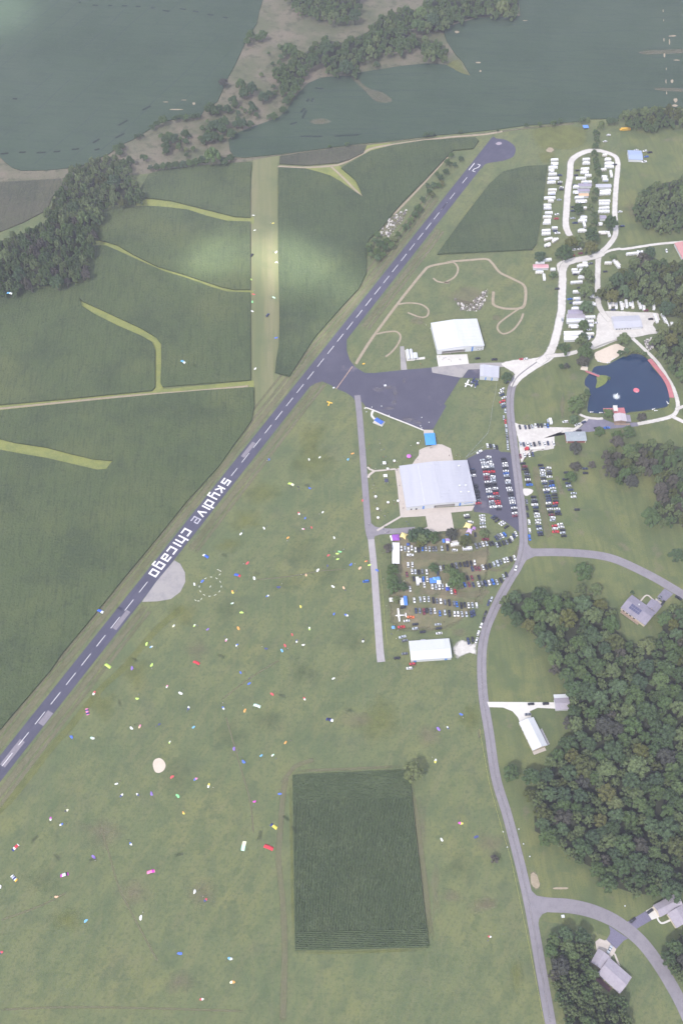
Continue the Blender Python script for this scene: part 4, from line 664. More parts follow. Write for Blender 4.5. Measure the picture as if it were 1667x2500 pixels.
def car_proto(kind, col):
    """x forward is -x (nose at -L/2); roof from r0 to r1, glass foot from g0 to g1."""
    Lc, wd_, hood, top, r0, r1, g0, g1 = DIMS[kind]; h = wd_/2; P = carpaint(col); mb = MB(); bl = .30
    x0, x1 = -Lc/2, Lc/2
    for a, b, za, zb, ya, yb in ((x0, x0+.55, hood-.22, hood-.05, h-.18, h), (x0+.55, g0, hood-.05, hood, h, h), (g0, g1, hood, hood, h, h)):
        mb.hexa([(a,-ya,bl),(b,-yb,bl),(b,yb,bl),(a,ya,bl),(a,-ya+.06,za),(b,-yb+.06,zb),(b,yb-.06,zb),(a,ya-.06,za)])
    if kind == 'pickup':
        mb.hexa([(g1,-h,bl),(x1,-h,bl),(x1,h,bl),(g1,h,bl),(g1,-h,.6),(x1,-h,.6),(x1,h,.6),(g1,h,.6)])
        mb.box(g1,x1,-h,-h+.1,.6,hood); mb.box(g1,x1,h-.1,h,.6,hood); mb.box(x1-.1,x1,-h+.1,h-.1,.6,hood)
    elif g1 < x1-.1: mb.hexa([(g1,-h,bl),(x1,-h+.12,bl),(x1,h-.12,bl),(g1,h,bl),(g1,-h+.06,hood),(x1,-h+.18,hood-.1),(x1,h-.18,hood-.1),(g1,h-.06,hood)])
    t_ = h-.28; mb.hexa([(r0,-t_,top-.1),(r1,-t_,top-.1),(r1,t_,top-.1),(r0,t_,top-.1),(r0+.1,-t_+.08,top),(r1-.1,-t_+.08,top),(r1-.1,t_-.08,top),(r0+.1,t_-.08,top)])
    o = mb.obj("car" if kind in ('sedan','suv') else kind if kind == 'van' else "pickup_truck", P); b_ = h-.1; i = .12
    def pane(nm, q, q2): m = MB(); m.hexa(list(q)+list(q2)); m.obj(nm, GLASS, o)
    z0, z1 = hood, top-.1
    pane("windscreen", [(g0,-b_,z0),(g0+i,-b_,z0),(g0+i,b_,z0),(g0,b_,z0)], [(r0,-t_,z1),(r0+i,-t_,z1),(r0+i,t_,z1),(r0,t_,z1)])
    pane("rear_window", [(g1-i,-b_,z0),(g1,-b_,z0),(g1,b_,z0),(g1-i,b_,z0)], [(r1-i,-t_,z1),(r1,-t_,z1),(r1,t_,z1),(r1-i,t_,z1)])
    for s in (-1, 1):
        y = s*b_; yy = s*(b_-i); q = [(g0+.05,y,z0),(g1-.05,y,z0),(g1-.05,yy,z0),(g0+.05,yy,z0)]; y2 = s*t_; yy2 = s*(t_-i); q2 = [(r0+.02,y2,z1),(r1-.02,y2,z1),(r1-.02,yy2,z1),(r0+.02,yy2,z1)]
        pane("side_window", q if s < 0 else q[::-1], q2 if s < 0 else q2[::-1])
    me = WHEEL
    for x in (x0+.95, x1-1.0):
        for s in (-1, 1): link("wheel", me, o, (x, s*(h-.1), .33))
    return o
wm = MB(); wm.tube((0,-.11,0),(0,.11,0),.33,n=10); WHEEL = wm.mesh("wheel", TYRE)
PROTO = {}
def put_car(kind, col, p, rz, label, group, z=.22):
    k = (kind, col)
    if k not in PROTO: o = PROTO[k] = car_proto(kind, col)
    else: o = copy_tree(PROTO[k])
    o.location = (p.x, p.y, z); o.rotation_euler = (0, 0, rz)
    return tag(o, label, "car" if kind in ('sedan','suv') else "van" if kind == 'van' else "pickup truck", group)
rc = random.Random(21)
NCAR = [0]
def row(where, end, crp, pts, ang, group="cars parked on the lots"):
    """pts: (x, y, colour[, kind]); ang: direction the cars lie in, degrees from +x."""
    n = len(pts)
    for i, p in enumerate(pts):
        q = crp([p[:2]])[0]; kd = p[3] if len(p) > 3 else rc.choices(('sedan','suv','pickup'), (5,5,1))[0]; a = p[4] if len(p) > 4 else ang
        pos = W(*q, .6); nm = {'sedan':'car','suv':'SUV','van':'van','pickup':'pickup'}[kd]
        lab = f"{PC[p[2]][0]} {nm}, {ordn(i)} from {end}, {where}" if n > 1 else f"{PC[p[2]][0]} {nm} {where}"
        put_car(kd, p[2], pos, R(a+rc.uniform(-2.5, 2.5)+(180 if rc.random() < .4 else 0)), lab, group); NCAR[0] += 1
def V(s): return [(int(a.split(',')[0]), int(a.split(',')[1]), *a.split(',')[2:]) for a in s.split()]
row("row beside the big grey hangar", "far end", Z1, V("118,343,n 128,380,k 132,423,w 152,545,k 160,575,k 165,607,k 170,635,k 175,665,k 182,705,k 190,740,g 195,777,r"), 3)
row("left file of the asphalt lot's double row", "far end", Z1, V("250,228,s 266,260,w 272,287,s 280,316,w 283,348,k 292,376,r 296,408,w 300,440,d 305,470,d 312,505,w 316,540,k 322,570,k 327,598,w 333,630,w 340,662,n 350,695,w 362,725,d 366,757,s 373,792,g 383,825,w"), 2)
row("right file of the asphalt lot's double row", "far end", Z1, V("325,187,w 335,220,g 343,252,w 358,285,w 360,312,s 362,343,k 366,376,r 370,406,k 378,436,w 385,467,s 390,498,s 397,533,k 405,562,k 410,588,w 415,622,k 420,654,r 428,690,g 432,720,k 440,752,r 450,782,r 461,817,w 456,852,k"), 2)
row("asphalt lot's row along the road", "far end", Z1, V("515,212,k 525,240,k 537,270,w 540,300,w 542,332,k 547,365,w 550,397,b 555,425,s 563,457,k 570,490,w 577,518,s 582,550,k 585,583,w 598,612,w 605,647,k 612,675,k 618,712,s 628,745,w 633,775,w 640,805,n 652,837,w 658,872,k 662,905,w 665,940,d"), 2)
row("grass row right of the road above the gap", "far end", Z1, V("762,270,k 785,308,d 790,343,k 810,378,k 817,407,g 822,442,k 825,476,w 838,510,k 848,542,b"), 2)
row("line parked on the road's right verge", "far end", Z1, [(812,757,'g'),(816,837,'k'),(825,927,'k'),(843,1020,'w','van'),(850,1127,'w'),(848,1218,'b')], 93)
row("grass lot's file nearest the road", "far end", Z1, V("900,697,k 908,733,g 912,763,k 914,797,w 928,833,n 932,877,k 940,915,w 947,948,w 957,992,w 957,1030,w 965,1073,n 975,1107,s 983,1152,n 990,1183,k"), 2)
row("left file of the grass lot's double row", "far end", Z1, V("990,292,k 1008,330,n 1013,362,w 1018,395,w 1020,425,s 1026,463,k 1036,495,w 1042,527,n 1062,567,g 1063,607,w 1068,640,n 1087,680,n 1092,712,n 1095,745,n 1092,777,w 1092,815,k 1110,853,w 1118,890,k 1128,925,d 1143,962,w 1145,995,s 1168,1068,r 1172,1103,w 1180,1143,r"), 2)
row("right file of the grass lot's double row", "far end", Z1, V("1090,328,w 1098,368,g 1103,402,k 1102,440,w 1125,497,n 1130,525,k 1137,555,b 1148,585,w 1160,627,s 1168,668,k 1178,705,k 1183,745,k 1182,778,r 1172,813,n 1200,850,w 1208,887,n 1217,918,k 1240,1047,w 1252,1082,w 1272,1120,k 1273,1157,s 1287,1195,k"), 2)
row("loose line at the grass lot's outer edge", "far end", Z1, V("1318,385,k 1308,472,k 1338,523,n 1350,558,s 1372,604,n 1410,650,s 1410,697,w 1455,858,k"), 2)
row("pair parked under the grey tree on the lawn", "far end", Z1, V("1558,335,n 1562,392,k"), 2)
row("short row at the asphalt lot's far edge", "left end", Z1, V("312,42,w 352,48,k 393,52,s 432,62,k"), 95)
row("at the corner of the asphalt lot's far edge, in the fence line", "", Z1, [(208,122,'w','pickup')], 35)
row("pair by the forecourt corner", "upper end", Z1, V("45,932,w 55,960,k"), 5); row("above the yellow star tent by the forecourt", "", Z1, [(90,1020,'w','van')], 178)
row("short column below the asphalt lot", "upper end", Z1, V("242,935,w 247,970,w 250,1000,w 250,1037,s 255,1080,w"), 5)
row("slanted row along the asphalt lot's lower edge", "upper left end", Z1, V("385,950,n 410,970,k 435,1000,k 485,1025,w 513,1045,w 553,1080,k"), 35)
row("slanted foursome beside the road's asphalt corner", "left end", Z1, V("425,1222,n 460,1205,g 497,1190,w 532,1178,b"), 117)
row("curved row running up to the asphalt corner", "left end", Z1, V("168,1323,g 213,1313,g 253,1300,w 298,1293,s 347,1297,k 383,1288,k 432,1310,s 467,1300,k 515,1283,k 555,1275,g 597,1258,k 622,1230,w 650,1195,n 675,1168,w"), 108)
row("beside the small tree, parked sideways", "", Z1, [(288,1238,'d','pickup')], 178); row("below the purple shade tents", "", Z1, [(155,1180,'k','suv')], 90)
row("top row under the tree line", "left end", Z2, V("415,465,w 462,470,s 505,483,w 548,458,w 595,482,w 637,485,k 685,467,b 729,467,s 775,472,s 820,472,g 857,472,g 932,465,s 1003,460,k"), 92)
row("alone sideways below the top row, near the marquee", "", Z2, [(528,550,'w','pickup')], 178); row("sideways below the long white camper", "", Z2, [(1097,488,'w','suv')], 178)
row("pair standing right of the marquee", "left end", Z2, V("502,677,w 556,673,w"), 92)
row("second row right of the marquee", "left end", Z2, V("487,797,d 552,760,w 593,763,s 638,768,k 683,763,g 738,765,w 880,780,n 915,722,w 960,708,k"), 94)
row("row among the blue tents", "left end", Z2, V("573,853,k 697,860,b 745,860,w 708,930,w 810,953,w 857,960,s 900,960,w 942,953,s 1053,1013,w 1100,1020,r"), 92)
row("between the trees left of the tents", "", Z2, [(527,983,'w')], 95)
row("long curved row below the dry grass lane", "left end", Z3, V("172,935,k 240,935,g 307,917,k 377,915,k 432,908,k 495,890,k 556,880,w"), 97)
row("second half of the long curved row", "left end", Z3, V("515,990,n 577,982,d 635,985,d 703,965,w 760,960,k 823,937,k 893,912,s 957,895,s 1012,870,g 1073,845,w 1125,830,w 1188,820,k 1250,798,w"), 104)
row("trio right of the big parking-lot tree", "left end", Z3, V("437,1150,k 513,1150,d 635,1143,k"), 104)
row("curved row ending at the road's bend", "left end", Z3, V("330,1290,n 385,1267,b 462,1265,d 535,1268,n 625,1260,w 685,1247,g 747,1245,n 808,1232,w 875,1218,b 947,1222,s 1015,1190,k 1063,1128,s 1112,1088,k"), 104)
row("driving on the road at the bend", "", Z3, [(1275,978,'w','suv')], 68)
row("upper of the two lowest long rows", "left end", Z2, V("580,1128,w 657,1118,s 709,1115,w 764,1115,s 823,1128,k 870,1138,g 918,1140,w 972,1155,g 1027,1160,k 1087,1170,g 1123,1180,b 1180,1195,k,pickup 1225,1187,k 1273,1195,w 1322,1190,s 1375,1193,w"), 94)
row("lower of the two lowest long rows", "left end", Z2, V("602,1262,n 650,1262,g 703,1272,d,pickup 742,1260,k 790,1267,g 842,1263,w 907,1295,b 970,1285,s 1028,1298,k,pickup 1095,1302,w 1138,1302,w 1190,1305,s 1245,1307,s 1307,1305,n,pickup 1340,1288,n"), 94)
row("loose sideways group above the storage building", "upper left end", Z2, V("438,1220,k 483,1392,w 593,1435,k 593,1490,s 688,1533,k 883,1437,s 893,1487,k 897,1550,w"), 5)
row("pair left of the storage building's far wall", "upper end", K, V("1260,145,s 1275,168,g"), 15)
row("line along the road's left edge below the bend", "far end", Z4, V("992,165,s 945,230,n 890,407,k 857,517,k 815,622,w 765,757,w 735,880,w"), 68)
row("pair on the bare gravel right of the storage building", "left end", Z4, V("590,897,n 665,868,k"), 95)
row("beside the small white plane", "", Z2, [(535,1345,'o','pickup')], 178); row("beside the small blue tent", "", Z2, [(415,1470,'r','pickup')], 5)
row("on the pad left of the storage building", "left end", K, V("1225,280,k 1275,252,g"), 3); row("pair behind the storage building on the grass", "upper end", K, V("1325,318,r 1305,345,w"), 3)
row("slanted row left of the upper road", "far end", R5, V("470,453,n 422,540,w 408,577,w 418,607,n 440,640,w 420,687,r 427,720,s 438,750,n"), 28)
row("line along the upper road's left edge", "far end", R5, V("455,800,s 438,878,s 457,925,r 466,985,s 470,1045,s 478,1115,g 483,1180,s 487,1240,s"), 88)
row("upper row of the white gravel lot", "left end", R5, V("630,993,k 697,993,n 742,990,k 777,985,s 815,977,w 850,975,k 890,975,k 930,975,s 965,977,b"), 94)
row("lower row of the white gravel lot", "left end", R5, V("640,1195,s 678,1200,n 722,1200,w 763,1205,s 803,1197,k 865,1187,g 927,1195,w 967,1185,n 1032,1187,w,van"), 97)
row("short row below the red truck", "left end", R5, V("637,1340,d 687,1325,w 743,1325,w 783,1318,n"), 95)
row("group at the clubhouse drive", "left end", R5, [(1175,930,'w','van',5),(1318,965,'w','van',22),(1395,935,'n','suv',25),(1335,1035,'k','suv',2)], 5)
row("verge beside the white hangar's corner", "left end", R5, V("125,170,k 325,183,k 655,178,r 700,178,w"), 5); row("blue one on the clubhouse drive under a tree", "left end", R4, V("325,262,k 475,262,b,pickup"), 5)
CARCAMP = "cars and trucks of the camp"
row("cars beside the outer camper column", "far end", R1, V("435,438,n 437,545,w 425,575,k 458,635,w 455,665,k 420,830,s 387,1065,w 378,1130,r 360,1330,n 393,1362,w"), 3, CARCAMP)
row("cars between the lane and the inner campers", "far end", R1, V("715,360,k 690,440,k 675,595,k 645,945,k 640,1005,n 640,1125,s 675,1200,n"), 3, CARCAMP)
row("cars near the loop's right leg", "far end", R1, V("1310,270,k 1395,1023,w 1430,1250,n"), 10, CARCAMP)
row("cars among the lower camp's trees", "far end", R2, V("790,350,w 890,340,w 765,450,r 905,415,d 1080,590,g 810,780,k 885,1010,k 720,1210,b 750,1275,n 497,1030,k 1335,730,k"), 5, CARCAMP)
row("cars by the gravel yard", "upper end", R3, V("545,470,w 470,550,w 490,635,n 750,315,n 1135,325,d 1190,425,k"), 5, CARCAMP); row("driving down the gravel lane beside the camp", "", R3, [(157,432,'s')], 85, CARCAMP)
row("cars round the blue-grey shed", "left end", C, V("1325,962,w 1355,970,k 1335,997,b 1320,1030,w 1270,955,w 1093,860,w 1070,900,w"), 10, CARCAMP)
row("top of the tan grass above the far camp, by the lane", "", F, [(1462,292,'w','suv')], 93, CARCAMP)
row("parked at the white drive of the white-roofed house", "left end", L, V("598,573,k 692,571,k 578,640,g"), 2); PR = None
row("at the grey-roofed house's drive", "upper end", H1, V("1095,505,g 1150,615,k"), 50); row("at the road end below the grey-roofed house's drive", "", H1, [(1475,505,'k')], -38)
row("on the dark driveway at the right edge", "upper end", H2, V("1095,270,k 845,400,k"), 33); row("on the tan drive of the lilac-roofed house", "", H2, [(515,820,'s','pickup')], 55)
row("on the mown strip between corn fields", "upper end", E, V("300,320,k 400,703,n,suv"), 60); row("on the landing field beside the lane", "", H, [(1028,1097,'b','van')], 5)
# special vehicles
def rig(p, rz):
    t = thing("flatbed_truck", "red truck cab with long white flatbed trailer on the gravel lot", "truck", (p.x, p.y, .13), rz)
    m = MB(); m.box(-9,-6.4,-1.2,1.2,.6,2.9); m.box(-9.9,-9,-1.0,1.0,.6,1.6); m.obj("cab", carpaint('r'), t); m = MB(); m.hexa([(-9.05,-1.1,1.75),(-8.9,-1.1,1.75),(-8.9,1.1,1.75),(-9.05,1.1,1.75),(-8.98,-1.1,2.7),(-8.85,-1.1,2.7),(-8.85,1.1,2.7),(-8.98,1.1,2.7)]); m.obj("windscreen", GLASS, t)
    m = MB(); m.box(-6.3,-5.4,-1,1,.6,1.1); m.obj("chassis", TYRE, t); m = MB(); m.box(-5.2,8,-1.25,1.25,1.1,1.35); m.obj("trailer_bed", PALECONC, t)
    for x in (-9.2,-6.2,5.5,6.7):
        for s in (-1,1): o = link("wheel", WHEEL, t, (x, s*1.05, .5)); o.scale = (1.5,1.5,1.5)
rig(W(*Z1([(925,85)])[0]), R(5))
def bus(p, rz, label, col, win=True, L_=10.5, name="bus"):
    t = thing(name, label, "bus", (p.x,p.y,.13), rz); m = MB(); m.taper(-L_/2,L_/2,-1.2,1.2,.5,2.3,.02,.02); m.taper(-L_/2,L_/2,-1.18,1.18,2.3,2.95,.15,.18); m.box(-L_/2-1.2,-L_/2,-1,1,.5,1.5); m.obj("body", col, t)
    for i in range(7):
        for s in (-1,1): m = MB(); x = -L_/2+1+i*(L_-1.6)/7; y = s*1.205; m.box(x,x+1,min(y,y-s*.02),max(y,y+s*.02),1.7,2.25); m.obj("window", GLASS, t)
    for x in (-L_/2+.8,L_/2-2):
        for s in (-1,1): o = link("wheel", WHEEL, t, (x,s*1.1,.45)); o.scale = (1.4,1,1.4)
bus(W(*C([(1200,828)])[0]), R(4), "yellow school bus alone beside the far tree belt", paint("school_bus_yellow", (.72,.42,.06)))
# campers: body, roof, air conditioner, windows, awning, hitch, wheels
CAMPW = [surf("camper_shell_white", (.68,.68,.70), .45, obj=True), surf("camper_shell_cream", (.62,.59,.54), .5, obj=True), surf("camper_shell_grey", (.52,.52,.56), .5, obj=True)]
CAMPR = surf("camper_roof", (.68,.68,.70), .6, layers=[((.66,.65,.66),.5,.46,.64,.6)], obj=True)
CP = {}
def camper_proto(Lc, wdt, mi, extra):
    t = thing("camper", "", "camper"); h = wdt/2; m = MB(); m.taper(-Lc/2, Lc/2, -h, h, .5, 1.5, 0, 0); m.taper(-Lc/2, Lc/2, -h, h, 1.5, 2.75, .22, .03); m.obj("body", CAMPW[mi], t)
    m = MB(); m.taper(-Lc/2+.2, Lc/2-.2, -h+.03, h-.03, 2.75, 2.9, .12, .12); rf = m.obj("roof", CAMPR, t)
    for x, s in ((-.1*Lc, .45), (.28*Lc, .3)): m = MB(); m.taper(x-s, x+s, -s*.8, s*.8, 2.901, 3.15, .06, .06); m.obj("air_conditioner" if s > .4 else "roof_vent", PALECONC if s > .4 else DARK, rf)
    for x in (-.32, .02, .3):
        for s in (-1, 1): m = MB(); y = s*(h+.002); m.box(x*Lc-.4, x*Lc+.4, min(y, y+s*.03), max(y, y+s*.03), 1.55 if False else 1.0, 1.48); m.obj("window", GLASS, t)
    if extra: m = MB(); m.hexa([(-Lc*.3,-h-2.0,2.1),(Lc*.3,-h-2.0,2.1),(Lc*.3,-h-.02,2.6),(-Lc*.3,-h-.02,2.6),(-Lc*.3,-h-2.0,2.15),(Lc*.3,-h-2.0,2.15),(Lc*.3,-h-.02,2.65),(-Lc*.3,-h-.02,2.65)]); m.obj("awning", cloth(((.30,.32,.38),(.55,.52,.5),(.62,.62,.66))[extra-1]), t)
    m = MB(); m.tube((-Lc/2-1.1,0,.55),(-Lc/2,0,.55),.07); m.obj("hitch", TYRE, t)
    for x in (.02*Lc, .02*Lc+.8):
        for s in (-1, 1): link("wheel", WHEEL, t, (x, s*(h-.15), .34))
    return t
NC = [0]
def camper(p, rz, Lc, label, mi=None, wdt=2.5):
    Lq = round(Lc); mi = rc.choices((0,1,2), (7,2,1))[0] if mi is None else mi; ex = rc.choice((0,0,1,2,3)); k = (Lq, mi, ex)
    if k not in CP: o = CP[k] = camper_proto(Lq, wdt, mi, ex)
    else: o = copy_tree(CP[k])
    o.location = (p.x, p.y, .05); o.rotation_euler = (0, 0, rz+(math.pi if rc.random() < .5 else 0)); tag(o, label, "camper", "campers and trailers of the camp"); NC[0] += 1
def campers(where, end, crp, sc, pts, ang=3):
    for i, p in enumerate(pts):
        px = p[2] if len(p) > 2 else 120; a = p[3] if len(p) > 3 else ang; q = crp([p[:2]])[0]; pos = W(*q, 1.8)
        dd = (W(q[0]+px/sc/2, q[1])-W(q[0]-px/sc/2, q[1])).length if abs(a) < 60 else (W(q[0], q[1]+px/sc/2)-W(q[0], q[1]-px/sc/2)).length
        camper(pos, R(a+rc.uniform(-3, 3)), max(5, min(12, dd)), f"{'long ' if dd > 9 else 'short ' if dd < 6 else ''}camper trailer, {ordn(i)} from {end}, {where}" if len(pts) > 1 else f"{'long ' if dd > 9 else 'short ' if dd < 6 else ''}camper trailer {where}")
campers("outer column left of the loop", "far end", R1, 6.533, [(350,190),(350,250),(325,312,150),(300,355,90),(318,418,140),(330,487,185),(300,548,130),(315,672,130),(305,725,115),(272,798,180),(290,850,95),(235,915,120),(237,965,115),(258,1037,130),(233,1103,140),(235,1160,110),(225,1200,130),(352,1278,95),(215,1320,145),(215,1370,145),(250,1455,140,18),(360,1475,120,38),(237,1545,115,30)])
campers("column just inside the loop's left leg", "far end", R1, 6.533, [(855,182,110),(855,245,115),(835,335,130),(828,393,140),(885,440,110),(770,485,160),(835,545,120),(905,545,70),(690,625,85),(690,705,85),(745,795,150),(775,850,220),(825,960,50),(815,1110,110),(795,1160,140),(822,1220,80,90),(790,1325,140)])
campers("column inside the loop's right leg", "far end", R1, 6.533, [(1150,115,80),(1200,185,100),(1220,250,150),(1220,300,140),(1130,345,90),(1250,410,95,90),(1145,460,85),(1160,510,95),(1160,690,190),(1150,730,180),(1145,850,190),(1140,895,170),(1140,960,170),(1135,1015,180),(1075,1210,75),(1120,1350,140),(1215,1375,70,90)])
campers("column between the lower camp lanes", "far end", R2, 7.127, [(940,630,200),(980,580,90),(800,700,105),(925,705,90),(850,745,175),(915,835,100),(835,915,220),(835,1080,125),(840,1200,120),(1115,1160,75),(870,1275,190),(1110,1300,120),(820,1375,140)])
campers("cluster left of the lower gravel lane", "far end", R2, 7.127, [(325,525,150,10),(200,580,160),(190,740,145),(270,825,100,90),(425,690,80),(340,215,0)][:5])
campers("row above the gravel yard's building", "left end", R3, 4.795, [(705,255,85,90),(785,255,90,85),(848,265,90,92),(905,243,85,90),(975,255,80,88),(1060,255,85,94),(1110,290,45,80),(1225,275,70,84)])
campers("cluster right of the gravel yard", "left end", R3, 4.795, [(1250,415,95,94),(1345,410,95,98),(1380,485,80,98),(1438,490,50,90)])
campers("cluster at the wood's corner above the yard", "left end", F, 2.6133, [(1090,370,45),(1143,375,55,-65),(1240,310,70,8),(1283,308,30,90),(1307,308,30,88)])
campers("camper bottom group by the yard's left side", "far end", R3, 4.795, [(480,400,125),(475,450,100),(490,500,60),(465,600,125),(445,640,90),(290,505,120)])
campers("under the tree row of the car field", "left end", Z2, 5.227, [(1105,412,130,8),(1257,465,130,4)]); campers("beside the blue grass-lot tents", "", Z2, 5.227, [(622,880,95,92)]); campers("on the lawn above the gravel lot", "", R5, 4.9, [(998,918,60,95)])
# mobile homes
def mobile_home(label, crp, corners, roof, wall=WALLW, rise=.5):
    hall("mobile_home", label, crp(corners), 2.9, rise, 'x', wall, roof, "mobile home", over=.25, seam=2)
    NC[0] += 1
PURPLEROOF = surf("purple_grey_roof", (.30,.27,.35), layers=[((.24,.22,.29),.5,.46,.62,.6)], obj=True); TANROOF = surf("tan_roof", (.58,.40,.27), obj=True); STREAKROOF = surf("streaked_roof", (.72,.70,.72), layers=[((.52,.50,.53),.4,.48,.62,.7,8,90)], obj=True)
mobile_home("mobile home with purple-grey roof beside the loop's left leg, upper one", R1, [(730,572),(938,570),(936,608),(730,606)], PURPLEROOF); mobile_home("mobile home with purple-grey roof just above the tan-roofed one", R1, [(720,655),(905,653),(905,690),(720,692)], PURPLEROOF)
mobile_home("mobile home with tan-orange roof in the camper loop", R1, [(738,730),(890,727),(890,765),(738,768)], TANROOF); mobile_home("long mobile home with grey roof inside the loop's right leg", R1, [(1010,580),(1250,578),(1250,625),(1012,628)], ROOFG)
mobile_home("mobile home with dark grey roof near the big camp tree", R1, [(1075,1080),(1170,1078),(1170,1130),(1075,1132)], PURPLEROOF); mobile_home("mobile home with red and white roof left of the lower lane", R2, [(85,607),(342,603),(342,665),(82,668)], surf("red_white_roof", (.62,.40,.42), layers=[((.46,.20,.24),.15,.46,.54,.9,9,90)], obj=True))
mobile_home("mobile home with purple roof above the streaked ones", R2, [(690,1400),(930,1398),(940,1460),(690,1462)], PURPLEROOF); mobile_home("long mobile home with lilac roof in the lower camp", R2, [(675,1470),(972,1468),(975,1540),(668,1545)], SHING2)
mobile_home("large mobile home with streaked white roof at the lower camp's end", R3, [(180,570),(395,560),(395,610),(178,615)], STREAKROOF); mobile_home("mobile home with streaked white roof, lowest of the lower camp", R3, [(178,625),(340,620),(340,665),(180,670)], STREAKROOF); mobile_home("mobile home with white roof below the purple-roofed ones", R3, [(210,420),(412,412),(412,450),(208,458)], ROOFW)
# planes
def plane(label, pos, rz, span=11, col=WHITEPAINT, low=False, trim=None, fat=1.0):
    t = thing("small_plane", label, "plane", pos, rz); m = MB(); L_ = span*.78
    m.lathe([(.15,0),(.5*fat,.5),(.62*fat,2.0),(.6*fat,3.4),(.36*fat,L_*.7),(.14,L_)], 12); f = m.obj("fuselage", col, t, True); f.rotation_euler = (0, math.pi/2, 0); f.location = (-L_*.32, 0, 1.35)
    zw = 1.0 if low else 2.0
    for s in (-1, 1): m = MB(); m.hexa([(-1.0,0,zw),(.65,0,zw),(.4,s*span/2,zw+.25),(-.75,s*span/2,zw+.25),(-1.0,0,zw+.2),(.65,0,zw+.16),(.4,s*span/2,zw+.36),(-.75,s*span/2,zw+.38)] if s > 0 else [(.65,0,zw),(-1.0,0,zw),(-.75,s*span/2,zw+.25),(.4,s*span/2,zw+.25),(.65,0,zw+.16),(-1.0,0,zw+.2),(-.75,s*span/2,zw+.38),(.4,s*span/2,zw+.36)]); w_ = m.obj("wing", col, t); m = MB(); m.box(-.75,.4,min(s*(span/2-.6),s*span/2),max(s*(span/2-.6),s*span/2),zw+.385,zw+.40); m.obj("wing_tip", trim or col, w_)
    xt = L_*.62
    for s in (-1, 1): m = MB(); y0, y1 = sorted((s*.1, s*span*.16)); m.box(xt-.55, xt+.35, y0, y1, 1.35, 1.45); m.obj("tailplane", col, t)
    m = MB(); m.hexa([(xt-.7,-.05,1.5),(xt+.3,-.05,1.5),(xt+.3,.05,1.5),(xt-.7,.05,1.5),(xt-.05,-.04,2.9),(xt+.45,-.04,2.9),(xt+.45,.04,2.9),(xt-.05,.04,2.9)]); m.obj("fin", trim or col, t)
    m = MB(); m.taper(-1.15,.55,-.5*fat,.5*fat,1.7,2.15,.3,.12); m.obj("cockpit_window", GLASS, t)
    for i in range(2): a = i*math.pi; m = MB(); m.box(-L_*.32-.14,-L_*.32-.08,-.08,.08,0,.95); b = m.obj("propeller_blade", DARK, t); b.rotation_euler = (math.pi/4+a,0,0); b.location = (0,0,1.35)
    for x, y in ((-L_*.25,0),(.1,-1),(.1,1)): m = MB(); m.tube((x,y,.3),(x,y*.4,1.0),.05); g_ = m.obj("landing_gear", DARK, t); link("wheel", WHEEL, g_, (x,y,.26)).scale = (.75,.8,.75)
    return t
NAVY = paint("plane_navy", (.03,.04,.13), .3)
plane("white small plane with long thin wings parked in the car field by the lane", W(*Z2([(385,1320)])[0], 1.5)-Vector((0,0,1.5)), R(4), 11.5)
plane("white-winged plane left of the small hangar, wings running up to the right", W(*T3([(1045,930)])[0], 1)-Vector((0,0,1)), R(-24), 9.5)
plane("dark blue plane with white wings beside the small hangar", W(*T3([(1160,925)])[0], 1)-Vector((0,0,1)), R(160), 9.5, NAVY, True, WHITEPAINT); plane("dark blue twin-wing plane behind the two white-winged ones", W(*T3([(1130,880)])[0], 1)-Vector((0,0,1)), R(-20), 6.5, NAVY, True)
# ------------------------------------------------------------------ people (one continuous body each)
SKIN = paint("skin", (.48,.30,.22), .6)
def skin_body(name, joints, edges, radii):
    me = bpy.data.meshes.new(name); me.from_pydata(joints, edges, []); o = link(name, me)
    m = o.modifiers.new("skin", 'SKIN'); sv = me.skin_vertices[0].data
    for v, r in zip(sv, radii): v.radius = (r, r)
    sv[0].use_root = True
    s = o.modifiers.new("sub", 'SUBSURF'); s.levels = s.render_levels = 1
    dg = bpy.context.evaluated_depsgraph_get(); r = bpy.data.meshes.new_from_object(o.evaluated_get(dg)); r.name = name
    bpy.data.objects.remove(o); bpy.data.meshes.remove(me); return r
def person_mesh(pose):
    a = {'stand':(.28,.35,0,0),'walk':(.30,.45,.25,-.2),'hang':(.45,-.75,.1,.1)}[pose]; ax, az, f1, f2 = a
    up = -1 if az < 0 else 1
    J_ = [(0,0,.95),(0,0,1.15),(0,0,1.42),(0,0,1.53),(0,-.02,1.66),(.11,0,.90),(.12,-f1*.6,.50),(.12,-f1*.2,.06),(.12,-f1*.2-.18,.04),(-.11,0,.90),(-.12,-f2*.6,.50),(-.12,-f2*.2,.06),(-.12,-f2*.2-.18,.04),
          (.21,0,1.40),(.21+ax*.45,-.04,1.40-az*.7),(.21+ax*.6,-.14,1.40-az*1.4),(-.21,0,1.40),(-.21-ax*.45,-.04,1.40-az*.7),(-.21-ax*.6,-.14,1.40-az*1.4)]
    E_ = [(0,1),(1,2),(2,3),(3,4),(0,5),(5,6),(6,7),(7,8),(0,9),(9,10),(10,11),(11,12),(2,13),(13,14),(14,15),(2,16),(16,17),(17,18)]
    r_ = [.15,.14,.16,.06,.11,.10,.075,.05,.045,.10,.075,.05,.045,.08,.055,.04,.08,.055,.04]
    return skin_body("person_"+pose, J_, E_, r_)
BODY = {k: person_mesh(k) for k in ('stand','walk','hang')}
